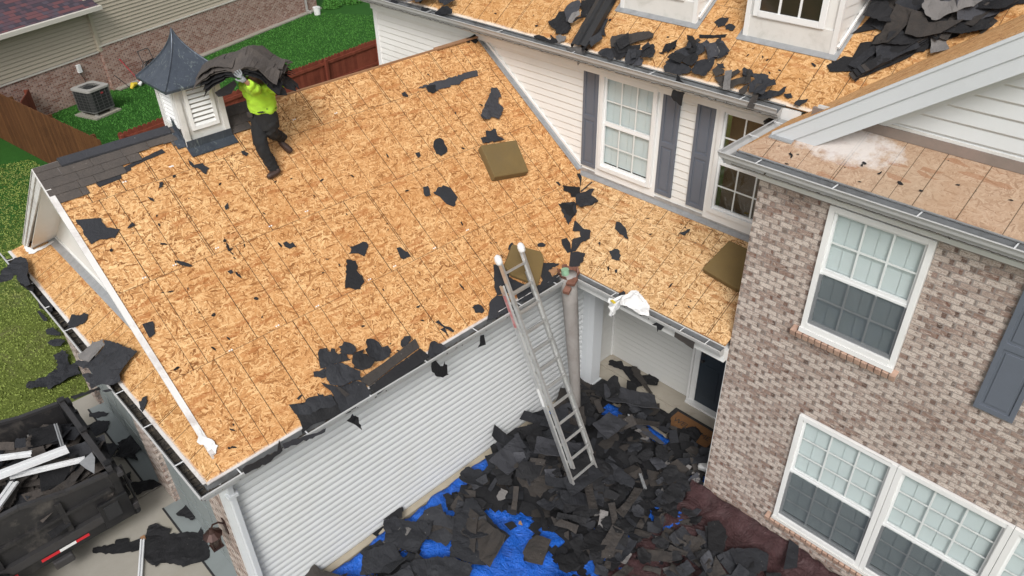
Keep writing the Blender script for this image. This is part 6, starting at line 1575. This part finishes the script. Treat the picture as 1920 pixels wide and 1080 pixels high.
rnd = random.Random(44)
for u0, v0, n_, wh in ((1300, 108, 9, 'in the middle pile by the main gutter'), (1195, 98, 5, 'beside the long brown strip on the main roof'), (1115, 60, 5, 'around the black channel on the main roof'), (800, -4, 5, 'in the pile at the left end of the main gutter'), (1395, 165, 5, 'in the pile at the right end of the main gutter')):
    for _ in range(n_):
        p = at('MS', u0 + rnd.gauss(0, 26), v0 + rnd.gauss(0, 15))
        if p.y < YM - .05: continue
        place_scrap(p + nM * rnd.uniform(.05, .13), nM, rnd, wh, 'scraps along the main roof gutter', tilt=.3, sc=(.28, .55))
# ---- crumbs on the decks
CR = []
for i in range(6):
    bm = rag(900 + i, .06 + .01 * i, .035, 'poly'); me = bpy.data.meshes.new('shingle_crumb'); bm.to_mesh(me); bm.free(); me.materials.append(M['felt_b']); CR.append(me)
def crumbs(pl, poly, n_, seed, label, group):
    rnd = random.Random(seed); n = Vector(PL[pl][1]).normalized(); k = 0
    x0 = min(p[0] for p in poly); x1 = max(p[0] for p in poly); y0 = min(p[1] for p in poly); y1 = max(p[1] for p in poly)
    while k < n_:
        u, v = rnd.uniform(x0, x1), rnd.uniform(y0, y1)
        if not inpoly(u, v, poly): continue
        k += 1; o = bpy.data.objects.new('shingle_crumb', rnd.choice(CR)); COL.objects.link(o)
        q = n.to_track_quat('Z', 'Y').to_matrix() @ Matrix.Rotation(rnd.uniform(0, 6.28), 3, 'Z')
        o.matrix_world = Matrix.Translation(at(pl, u, v) + n * .012) @ q.to_4x4() @ Matrix.Scale(rnd.uniform(.35, 1.15), 4)
        tag(o, label, 'shingle crumb', group)
crumbs('ES', [(230, 340), (540, 240), (880, 90), (1060, 330), (1030, 500), (860, 600), (560, 780), (420, 860), (180, 420)], 75, 5, 'tiny black shingle crumb on the garage roof boards', 'tiny crumbs on the garage roof')
crumbs('PS', [(1100, 340), (1380, 440), (1360, 620), (1110, 500)], 12, 6, 'tiny black shingle crumb on the porch roof boards', 'tiny crumbs on the porch roof')
crumbs('MS', [(880, 10), (1160, 40), (1400, 90), (1600, 110), (1480, 180), (1060, 70)], 34, 7, 'tiny black shingle crumb on the main roof boards', 'tiny crumbs on the main roof')
crumbs('BP', [(1400, 290), (1500, 285), (1900, 345), (1915, 440), (1600, 350)], 12, 21, 'tiny black crumb on the weathered boards over the brick wall', 'tiny crumbs over the brick wall')
# white nail caps left along the board joints
nc = MB()
for u, v in [(550, 225), (433, 262), (320, 313), (231, 342), (573, 397), (505, 425), (405, 466), (325, 498), (268, 522), (593, 575), (518, 612), (430, 658), (691, 525), (738, 500), (813, 466), (875, 432), (628, 213), (318, 313)]:
    p = at('ES', u, v); 
    for dx, dy in ((0, 0), (.03, .01)): nc.slab([p + nE * .006 + Vector((0, dx + math.cos(a * 1.26) * .011, 0)) + Vector((-1, 0, S)).normalized() * math.sin(a * 1.26) * .011 for a in range(5)], nE * -.004)
no = nc.build('nail_cap', M['off_white'], H, merge=False); no['label'] = 'small white nail caps along the board joints'

# ---- trailer load
rnd = random.Random(51)
for i in range(34):
    x = rnd.uniform(tx0 + .25, tx1 - .25); y = rnd.uniform(-10.6, -8.0); z = 1.0 + .26 * rnd.random() + .18 * max(0, (-8.6 - y)) * .6 - .10 * (abs(x - (tx0 + tx1) / 2) / 1.0)
    place_scrap((x, y, z), (0, 0, 1), rnd, 'in the trailer load ' + ('by the tailgate' if y > -8.7 else 'in the middle' if y > -9.6 else 'toward the front'), 'shingle scraps in the dump trailer', tilt=.3, sc=(.55, .95))
m = MB()
rnd = random.Random(52)
for i in range(420):
    x = rnd.uniform(tx0 + .12, tx1 - .12); y = rnd.uniform(-11.5, -7.95); z = .85 + .33 * rnd.random()
    a = rnd.uniform(0, 6.28); L = rnd.uniform(.1, .25); W = L * .6; u_ = Vector((math.cos(a), math.sin(a), rnd.uniform(-.3, .3))) * L; w_ = Vector((-math.sin(a), math.cos(a), rnd.uniform(-.3, .3))) * W; c0 = Vector((x, y, z))
    m.face([c0 - u_ - w_, c0 + u_ - w_ * rnd.uniform(.5, 1), c0 + u_ * rnd.uniform(.6, 1) + w_, c0 - u_ + w_], mi=rnd.choice((0, 1, 1, 2)))
o = m.build('shingle_rubble', [M['felt_b'], M['shingle_r'], M['felt']], None, merge=False); o['kind'] = 'stuff'; o['label'] = 'loose shingle rubble filling the trailer bed'
def strip(p0, p1, w_, label, up=FZ, mat='metal_w', ribs=True, name='siding_strip'):
    p0 = Vector(p0); p1 = Vector(p1); d_ = (p1 - p0).normalized(); s_ = d_.cross(Vector(up)).normalized(); m = MB()
    prof = [(-.5, .0), (-.46, .025), (-.18, .028), (-.16, .010), (.12, .016), (.14, .035), (.46, .035), (.5, 0)]
    A = [p0 + s_ * x * w_ + Vector(up) * z for x, z in prof]; B2 = [p1 + s_ * x * w_ + Vector(up) * z for x, z in prof]
    for i in range(len(prof) - 1): m.face([A[i], A[i + 1], B2[i + 1], B2[i]])
    o = m.build(name, M[mat], None, solid=.003); return tag(o, label, 'metal strip', None)
h125 = lambda u, v, z: hit(u, v, (0, 0, z), (0, 0, 1))
strip(h125(127, 843, 1.36), h125(-60, 915, 1.50), .17, 'widest white siding strip lying on top of the trailer load')
strip(h125(160, 862, 1.24), h125(20, 895, 1.30), .09, 'narrow white strip beside the widest one in the trailer')
strip(h125(28, 905, 1.30), h125(-40, 1000, 1.38), .12, 'white siding strip pointing down to the near side of the trailer')
strip(h125(60, 852, 1.32), h125(-60, 868, 1.42), .10, 'white strip behind the widest one in the trailer')
strip(h125(105, 797, 1.28), h125(118, 838, 1.28), .05, 'thin grey metal strip on the black shingles in the trailer', mat='flash')
P = [h125(u, v, 1.30) for u, v in ((148, 868), (172, 848), (178, 858), (177, 888), (160, 878))]
m = MB(); m.slab(P, (0, 0, -.004)); tag(m.build('metal_sheet', M['flash'], None), 'grey triangular sheet of flashing at the rear of the trailer load', 'metal sheet')
PL['TB'] = ((0, 0, 1.14), (0, 0, 1))
Zt = (0, 800, 3.857)
scrap('TB', Zt, [(215, 60), (225, 25), (330, 10), (415, -20), (450, 20), (470, 130), (330, 135), (240, 160)], B_K, 'black felt sheets at the far side of the trailer load', .02, .02, group=None)
scrap('TB', Zt, [(30, 590), (100, 360), (200, 350), (190, 400), (90, 610), (40, 612)], SH, 'stack of brown shingles at the near side of the trailer load', .06, .02, group=None, thick=.03)
scrap('TB', Zt, [(110, 350), (250, 300), (420, 250), (570, 255), (560, 290), (400, 340), (250, 370), (180, 420)], SH, 'long brown shingle sheet across the trailer load', .05, .04, group=None)
scrap('TB', Zt, [(145, 180), (160, 150), (225, 150), (225, 215), (145, 225)], F_, 'small dark square over the white strips in the trailer', .20, .01, group=None)

# ---- scraps on the drive and the lawn
gs = 'scraps on the ground by the trailer'
scrap('G', z4, [(0, 0), (1, 0), (1, 1)], B_K, None) if False else None
scrap('G', Zi, [(820, 860), (835, 805), (880, 790), (965, 825), (950, 850), (1080, 835), (1115, 840), (1135, 810), (1150, 870), (1180, 920), (1180, 980), (1150, 1000), (1030, 1035), (990, 1020), (905, 1015), (880, 1040), (820, 990), (790, 950)], B_K, 'largest black felt sheet lying on the driveway', .012, .03, group=gs)
scrap('G', Zi, [(525, 925), (650, 905), (655, 880), (720, 870), (730, 895), (800, 870), (820, 900), (780, 945), (640, 960), (525, 955)], B_K, 'flat black strip left of the largest felt on the driveway', .012, .02, group=gs)
scrap('G', Zi, [(665, 340), (740, 300), (775, 280), (795, 340), (820, 370), (760, 400), (780, 440), (730, 430), (640, 425), (680, 380)], B_K, 'pointed black felt between trailer and garage door', .02, .05, .06, group=gs)
scrap('G', Zi, [(580, 345), (640, 340), (675, 355), (630, 420), (590, 400)], F_, 'small felt beside the pointed one behind the trailer', .02, .02, group=gs)
scrap('G', Zi, [(500, 240), (560, 210), (620, 215), (600, 270), (545, 300), (510, 270)], F_, 'dark scrap on the concrete by the far garage door', .02, .03, group=gs)
scrap('G', Zi, [(505, 170), (560, 160), (615, 168), (600, 185), (545, 195), (505, 190)], F_, 'thin scrap on the concrete near the lawn', .02, .01, group=gs)
scrap('G', Zi, [(695, 530), (740, 500), (745, 560), (870, 545), (915, 575), (860, 600), (780, 635), (740, 600)], B_K, 'black felt lump below the brick pier between the garage doors', .02, .06, group=gs)
scrap('G', Zi, [(995, 745), (1060, 690), (1075, 630), (1110, 660), (1140, 700), (1090, 780), (1030, 760)], B_K, 'black felt hanging by the garage corner over the threshold', .05, .05, .1, group=gs)
scrap('G', Zi, [(790, 870), (815, 855), (825, 880), (800, 885)], M['wood_cut'], 'rusty brown corner piece on the driveway', .03, .01, group=None, name='metal_corner', cat='metal scrap')
strip(hit(268, 1013, (0, 0, .03), (0, 0, 1)), hit(262, 1100, (0, 0, .03), (0, 0, 1)), .06, 'white drip edge strip lying on the driveway', mat='metal_w', name='drip_edge_strip')
scrap('G', Zh, [(305, 640), (340, 600), (480, 550), (570, 510), (650, 460), (655, 350), (620, 330), (615, 290), (720, 240), (775, 280), (785, 400), (870, 380), (920, 510), (700, 600), (560, 680), (540, 650), (380, 680), (310, 675)], M['felt'], 'large branching felt sheet lying on the lawn', .03, .05, group=gs)
scrap('G', Zh, [(540, 160), (580, 120), (700, 110), (750, 150), (700, 195), (600, 195)], F_, 'rounded felt on the lawn under the pent gutter', .04, .04, group=gs)
scrap('G', Zh, [(525, 20), (600, -10), (690, 50), (690, 85), (600, 70), (530, 50)], F_, 'upper felt scrap on the lawn under the pent gutter', .04, .04, group=gs)
scrap('G', Zg, [(425, 890), (450, 870), (540, 960), (540, 990), (500, 990)], F_, 'small felt scrap on the lawn beside the gutter', .04, .03, group=gs)
scrap('G2', Zh, [(860, 880), (1150, 790), (1220, 760), (1250, 750), (1240, 780), (900, 920)], M['black'], 'thin black bar between the trailer and the garage wall', .3, .01, group=None, name='metal_bar', cat='metal bar')
# porch floor scraps
pf = 'scraps on the porch floor'
scrap('G', Zm, [(68, 490), (80, 462), (150, 470), (170, 500), (230, 510), (290, 570), (290, 620), (250, 635), (215, 648), (190, 625), (215, 600), (160, 530), (110, 510)], B_K, 'black scrap at the back left of the porch floor', .02, .03, group=pf)
scrap('G', Zm, [(215, 515), (250, 520), (290, 590), (350, 690), (330, 695), (270, 620), (225, 570)], SH, 'narrow blade of shingle across the porch floor scraps', .08, .01, .05, group=pf)
scrap('G', Zm, [(270, 570), (320, 560), (340, 530), (385, 545), (388, 600), (380, 650), (300, 630)], B_K, 'black scrap against the porch back wall', .03, .05, .08, group=pf)
scrap('G', Zm, [(240, 790), (320, 760), (410, 790), (465, 820), (460, 920), (380, 900), (300, 870)], B_K, 'black felt overlapping the upper left of the doormat', .06, .03, group=pf)
scrap('G', Zm, [(440, 980), (500, 910), (620, 900), (660, 940), (600, 1030), (480, 1010)], B_K, 'black felt lying over the lower half of the doormat', .07, .05, group=pf)

# ---- courtyard: tarps, rubble and torn shingles
Z8 = lambda P: [(640 + x / 3, 720 + y / 3) for x, y in P]
BLUE = [Z8(p) for p in (
    [(540, 560), (578, 572), (575, 635), (530, 650), (490, 700), (455, 745), (430, 782), (335, 780), (345, 705), (430, 645)],
    [(525, 655), (568, 660), (565, 715), (525, 735)], [(575, 520), (620, 492), (650, 545), (625, 570), (600, 540)],
    [(690, 440), (750, 395), (790, 430), (760, 470), (700, 460)],
    [(0, 1000), (100, 900), (150, 880), (160, 930), (120, 975), (130, 1040), (100, 1100), (0, 1100)],
    [(470, 965), (540, 910), (620, 885), (600, 985), (540, 980)],
    [(800, 722), (900, 728), (1055, 752), (1050, 790), (1015, 820), (1062, 850), (1050, 880), (1020, 960), (1000, 985), (1030, 1010), (1140, 1035), (1165, 960), (1185, 1005), (1280, 1060), (1250, 1110), (725, 1110), (735, 1035), (810, 1040), (830, 975), (880, 940), (950, 870), (850, 775)],
    [(1130, 830), (1160, 820), (1200, 870), (1225, 880), (1185, 905), (1165, 880)], [(1350, 555), (1400, 530), (1395, 565), (1360, 572)],
    [(1480, 200), (1500, 125), (1575, 115), (1555, 165), (1525, 220)], [(1740, 222), (1760, 225), (1775, 265), (1840, 290), (1825, 322), (1760, 300)])]
MAROON = [(1280 + x / 3, 720 + y / 3) for x, y in [(0, 590), (120, 690), (200, 740), (330, 810), (450, 890), (580, 965), (760, 1110), (480, 1110), (470, 960), (400, 930), (260, 940), (230, 1010), (260, 830), (200, 800), (100, 720), (0, 640)]]
def hh(x, y):     # height of the heap
    a = .30 * math.exp(-((y + 2.2) / 1.6) ** 2) * math.exp(-((x - .8) / 1.5) ** 2) + .10
    a += .16 * math.exp(-((y + .9) / .8) ** 2) * math.exp(-((x - 1.0) / 1.2) ** 2)
    a *= min(1, max(.0, (x - XG - .1) / .35)); a *= min(1, max(.15, (.1 - y) / .9))
    if x > 2.6: a *= .5
    return max(.03, a * (1 + .35 * noise.noise(Vector((x * 1.6, y * 1.6, 0)))))
def tarp(name, x0, x1, y0, y1, mat, z, amp, seed, st=.06, wall=None):
    nx = int((x1 - x0) / st); ny = int((y1 - y0) / st); V = []; Fs = []
    for j in range(ny + 1):
        for i in range(nx + 1):
            x = x0 + (x1 - x0) * i / nx; y = y0 + (y1 - y0) * j / ny
            e_ = .05 * noise.noise(Vector((x * 2 + seed, y * 2, 0)))
            zz = z + amp * abs(noise.noise(Vector((x * 3.1, y * 3.1, seed)))) * 2 + amp * .9 * abs(noise.noise(Vector((x * 8 + y * 3, y * 5, seed)))) + .4 * amp * noise.noise(Vector((x * 19, y * 13, seed)))
            if wall: zz += max(0, (y - wall) / .25) ** 2 * .12
            V.append((x + e_, y + e_, max(.012, zz)))
    for j in range(ny):
        for i in range(nx): a = j * (nx + 1) + i; Fs.append((a, a + 1, a + nx + 2, a + nx + 1))
    me = bpy.data.meshes.new(name); me.from_pydata(V, [], Fs); me.materials.append(mat); me.shade_smooth(); o = bpy.data.objects.new(name, me); COL.objects.link(o)
    md = o.modifiers.new('solid', 'SOLIDIFY'); md.thickness = .003; return o
tb = tarp('blue_tarp', -.22, 3.0, -7.4, -.75, M['tarp_b'], .05, .045, 3); tag(tb, 'crumpled bright blue tarp under the heap of torn shingles', 'tarp')
tm = tarp('maroon_tarp', 2.55, 7.2, -4.2, -1.36, M['tarp_m'], .07, .05, 9, wall=-1.65); tag(tm, 'crumpled maroon tarp along the foot of the brick wall', 'tarp')
def free(x, y, r=.0, z=None):
    """clear of the visible tarp patches"""
    for dx, dy in ((0, 0), (r, 0), (-r, 0), (0, r), (0, -r), (r * .7, r * .7), (-r * .7, -r * .7), (r * .7, -r * .7), (-r * .7, r * .7)):
        u, v = pix((x + dx, y + dy, hh(x, y) if z is None else z))
        for P in BLUE:
            if inpoly(u, v, P): return False
        if inpoly(u, v, MAROON): return False
    return True
def region(x, y):
    if y > -.25 and x > .2: return False
    if y > -.55 and x < .5: return False
    if y > -.75 and x > 1.15 and y > -.6: return False
    if x < 2.66: return x > XG + .05 and (y < -.35)
    return y < -1.55 - .08 * (x - 2.6)
for key_, mt_, sd_, cnt, lab_ in (('a', M['felt_b'], 61, 800, 'black shingle rubble heaped in the courtyard'), ('b', M['felt'], 62, 500, 'dark felt rubble heaped in the courtyard'), ('c', M['shingle'], 63, 380, 'brown shingle rubble heaped in the courtyard'), ('d', M['felt_l'], 64, 120, 'pale grey rubble chips in the courtyard')):
    rnd = random.Random(sd_); m = MB(); k = 0
    while k < cnt:
        x = rnd.uniform(XG, 6.0); y = rnd.uniform(-7.3, -.2)
        if not region(x, y): continue
        L = rnd.uniform(.06, .17); L = L * .45 if key_ == 'd' else L
        if not free(x, y, L * 1.1): continue
        if key_ == 'd' and x < 1.2 and rnd.random() < .7: continue
        k += 1; W = L * rnd.uniform(.4, .9); a = rnd.uniform(0, 6.28)
        tl = .35; u_ = Vector((math.cos(a), math.sin(a), rnd.gauss(0, tl))) * L; w_ = Vector((-math.sin(a), math.cos(a), rnd.gauss(0, tl))) * W
        c0 = Vector((x, y, hh(x, y) * rnd.uniform(.4, .9) + .02))
        q = [c0 - u_ * rnd.uniform(.7, 1.1) - w_ * rnd.uniform(.6, 1.1), c0 - w_ * rnd.uniform(.8, 1.2) + u_ * rnd.uniform(-.2, .3), c0 + u_ - w_ * rnd.uniform(.4, 1), c0 + u_ * rnd.uniform(.6, 1.1) + w_, c0 + w_ * rnd.uniform(.7, 1.2), c0 - u_ * rnd.uniform(.7, 1.1) + w_ * rnd.uniform(.3, 1)]
        m.face(q)
    o = m.build('shingle_rubble', mt_, None, merge=False); o['kind'] = 'stuff'; o['label'] = lab_
# the bed of the heap
m = MB(); st = .07; y = -7.3
while y < -.2:
    x = XG + .02
    while x < 6.0:
        if region(x + st / 2, y + st / 2) and free(x + st / 2, y + st / 2, .06, z=hh(x, y) * .6):
            m.face([(x, y, hh(x, y) * .55), (x + st, y, hh(x + st, y) * .55), (x + st, y + st, hh(x + st, y + st) * .55), (x, y + st, hh(x, y + st) * .55)])
        x += st
    y += st
o = m.build('shingle_rubble', M['felt_b'], None); o['kind'] = 'stuff'; o['label'] = 'fine black grit and felt at the bottom of the courtyard heap'
rnd = random.Random(77); k = 0
MERGE = MB()
while k < 250:
    x = rnd.uniform(XG + .1, 5.2); y = rnd.uniform(-6.9, -.5)
    if not region(x, y) or not region(x, y + .15) : continue
    u, v = pix((x, y, .1))
    if not (560 < u < 1640 and 690 < v < 1140): continue
    big = rnd.random()
    if not free(x, y, .17 if x < 2.0 else .13): continue
    vi = rnd.randrange(36)
    if vi % 12 in (6, 11) and rnd.random() < .5: continue
    zone = ('by the porch' if y > -1.2 else 'beside the brick corner' if x > 2.1 and y > -2.2 else 'by the maroon tarp' if x > 2.4 else 'against the garage wall' if x < .15 else 'behind the ladder' if y > -2.4 and x < 1.4 else 'right of the ladder' if y > -3.2 and x >= 1.4
            else 'left of the ladder' if y > -3.6 else 'near the wall side tarp' if x < .8 else 'around the blue patch' if y < -4.3 else 'below the ladder')
    k += 1
    if k > 105:   # the rest of the visible pieces go into one rubble object
        me_ = VAR[vi]; n = (Vector((0, 0, 1)) + Vector((rnd.gauss(0, .25), rnd.gauss(0, .25), 0))).normalized()
        T_ = Matrix.Translation((x, y, hh(x, y) + rnd.uniform(-.03, .06))) @ (n.to_track_quat('Z', 'Y').to_matrix() @ Matrix.Rotation(rnd.uniform(0, 6.28), 3, 'Z')).to_4x4() @ Matrix.Scale(rnd.uniform(.3, .6), 4)
        mi_ = {'black_felt': 0, 'deep_black_shingle_back': 1, 'brown_black_shingle': 2, 'grey_felt': 3, 'pale_grey_shingle_back': 4}[me_.materials[0].name]
        for pf_ in me_.polygons: MERGE.face([T_ @ me_.vertices[q_].co for q_ in pf_.vertices], mi=mi_)
        continue
    place_scrap((x, y, hh(x, y) + rnd.uniform(.04, .11)), (0, 0, 1), rnd, 'on the heap ' + zone, 'torn shingles in the courtyard heap', VAR[vi], tilt=.19, sc=(.5, .9) if x > 1.6 else (.8, 1.25))
rnd = random.Random(78); k = 0
while k < 110:
    x = rnd.uniform(2.3, 5.2); y = rnd.uniform(-4.6, -1.6)
    if not region(x, y) or not free(x, y, .06): continue
    me_ = VAR[rnd.randrange(36)]; n = (Vector((0, 0, 1)) + Vector((rnd.gauss(0, .2), rnd.gauss(0, .2), 0))).normalized(); k += 1
    T_ = Matrix.Translation((x, y, .12 + rnd.uniform(.0, .08))) @ (n.to_track_quat('Z', 'Y').to_matrix() @ Matrix.Rotation(rnd.uniform(0, 6.28), 3, 'Z')).to_4x4() @ Matrix.Scale(rnd.uniform(.3, .6), 4)
    mi_ = {'black_felt': 0, 'deep_black_shingle_back': 1, 'brown_black_shingle': 2, 'grey_felt': 3, 'pale_grey_shingle_back': 4}[me_.materials[0].name]
    for pf_ in me_.polygons: MERGE.face([T_ @ me_.vertices[q_].co for q_ in pf_.vertices], mi=mi_)
o = MERGE.build('shingle_rubble', [M['felt'], M['felt_b'], M['shingle'], M['felt_g'], M['felt_l']], None, solid=.005); o['kind'] = 'stuff'; o['label'] = 'smaller torn shingles mixed through the courtyard heap'
# recognisable pieces of the heap
hp_ = 'large pieces on the courtyard heap'
PL['H1'] = ((0, 0, .16), (0, 0, 1)); PL['H2'] = ((0, 0, .32), (0, 0, 1))
scrap('H1', z8, [(620, 890), (640, 760), (680, 720), (700, 660), (740, 650), (800, 720), (850, 780), (850, 870), (830, 960), (815, 1030), (740, 1020), (610, 980)], M['felt'], 'largest smooth felt sheet in the courtyard heap, left of the blue tarp', .03, .03, .05, group=hp_)
scrap('H1', z8, [(240, 780), (300, 760), (420, 790), (520, 780), (500, 860), (420, 960), (250, 910)], F_, 'felt sheet near the garage wall at the bottom left of the heap', .04, .04, group=hp_)
scrap('H1', z8, [(230, 730), (345, 702), (345, 760), (240, 775)], B_K, 'black tab on the wall side of the blue tarp', .04, .02, group=hp_)
scrap('H1', z8, [(130, 960), (290, 900), (335, 985), (250, 1070), (110, 1090)], F_, 'felt sheet at the lower left of the blue tarp', .05, .03, group=hp_)
scrap('H1', z8, [(440, 1000), (600, 985), (740, 1030), (720, 1120), (300, 1120), (340, 1040)], F_, 'wide felt sheet at the bottom edge of the heap', .05, .04, group=hp_)
scrap('H1', z8, [(1020, 960), (1055, 890), (1100, 860), (1180, 890), (1130, 1030), (1040, 1010)], SH, 'brown grey shingle on the right of the blue tarp', .04, .02, group=hp_, jag=.1, thick=.01)
scrap('H1', z8, [(850, 785), (950, 868), (900, 920), (850, 930)], F_, 'triangular felt at the left of the main blue patch', .04, .02, group=hp_)
scrap('H1', z8, [(915, 800), (960, 785), (990, 815), (950, 838)], B_K, 'black square lying on the blue tarp', .05, .01, group=hp_)
scrap('H1', z8, [(1000, 785), (1010, 780), (1020, 808), (995, 800)], M['osb_porch'], 'chip of bare strand board on the blue tarp', .05, .0, group=None, name='wood_chip', cat='wood chip')
scrap('H1', z8, [(875, 690), (900, 643), (940, 665), (925, 700), (885, 712)], L_, 'pale grey scrap alone in the middle of the heap', .22, .02, group=hp_)
scrap('H2', z8, [(860, 405), (1020, 400), (1040, 440), (1035, 485), (870, 490)], SH, 'grey black double shingle lying above the heap centre', .05, .01, group=hp_, jag=.1, thick=.012)
scrap('H2', z8, [(1090, 520), (1110, 410), (1220, 400), (1240, 470), (1200, 600), (1110, 640), (1075, 600)], SH, 'upright brown shingle left of the ladder foot', .05, .03, .08, group=hp_)
scrap('H2', z8, [(1600, 195), (1640, 190), (1700, 250), (1820, 350), (1790, 350), (1680, 280)], G_, 'long grey blade of shingle by the porch step', .05, .01, group=hp_, jag=.1)
scrap('H2', z8, [(1430, 420), (1560, 480), (1650, 560), (1640, 600), (1540, 560), (1450, 500)], F_, 'curled felt right of the ladder foot', .04, .03, .1, group=hp_)
scrap('H1', z8, [(1180, 690), (1260, 600), (1330, 600), (1340, 720), (1260, 760)], F_, 'smooth felt scrap below the ladder foot', .10, .03, group=hp_)
scrap('H1', z9, [(135, 800), (200, 790), (240, 850), (220, 980), (140, 950)], B_K, 'black shingle strip at the left of the maroon tarp', .08, .02, group=hp_)
scrap('H1', z9, [(260, 940), (400, 935), (480, 975), (470, 1060), (350, 1080), (290, 1020)], F_, 'felt sheet lying on the maroon tarp', .04, .02, group=hp_)
scrap('H1', z9, [(590, 910), (645, 935), (635, 1060), (560, 1070)], F_, 'upright dark strip on the maroon tarp near the window', .10, .02, .1, group=hp_, jag=.1)
for i, (u, v, du, dv, lab_) in enumerate([(1176, 745, 4, 38, 'upright white strip standing in the heap by the porch step'), (1200, 890, 10, 28, 'short rusty white strip in the right of the heap')]):
    strip(hit(u, v, (0, 0, .32), (0, 0, 1)), hit(u + du, v + dv, (0, 0, .30), (0, 0, 1)), .045, lab_, mat='flash' if i else 'metal_w')
# planter stuff at the brick corner
PT = empty('flower_pot', (2.5, -1.5, 0), 'black pot with white stones beside the brick corner', 'flower pot')
c0 = hit(1300, 905, (0, 0, .1), (0, 0, 1)); m = MB(); m.tube([c0 - FZ * .08, c0 + FZ * .14], [.11, .14], 16, False); m.build('pot', M['rubber'], PT)
m = MB(); rnd = random.Random(4)
for k in range(30):
    a = rnd.uniform(0, 6.28); r_ = rnd.uniform(0, .10); p = c0 + Vector((math.cos(a) * r_, math.sin(a) * r_, .10)); q = Vector((rnd.uniform(-.03, .03), rnd.uniform(-.03, .03), .0)); m.obox(p, (.025, .01, 0), (-.01, .02, .004), (0, 0, .02))
m.build('stones', M['felt_l'], PT)
wb = hit(1305, 880, (0, 0, .12), (0, 0, 1)); m = MB(); m.obox(wb, (.20, .05, 0), (-.06, .18, 0), (.02, .0, .10)); tag(m.build('white_block', M['off_white'], None, bevel=.03), 'rounded white plastic block beside the brick corner', 'plastic block')
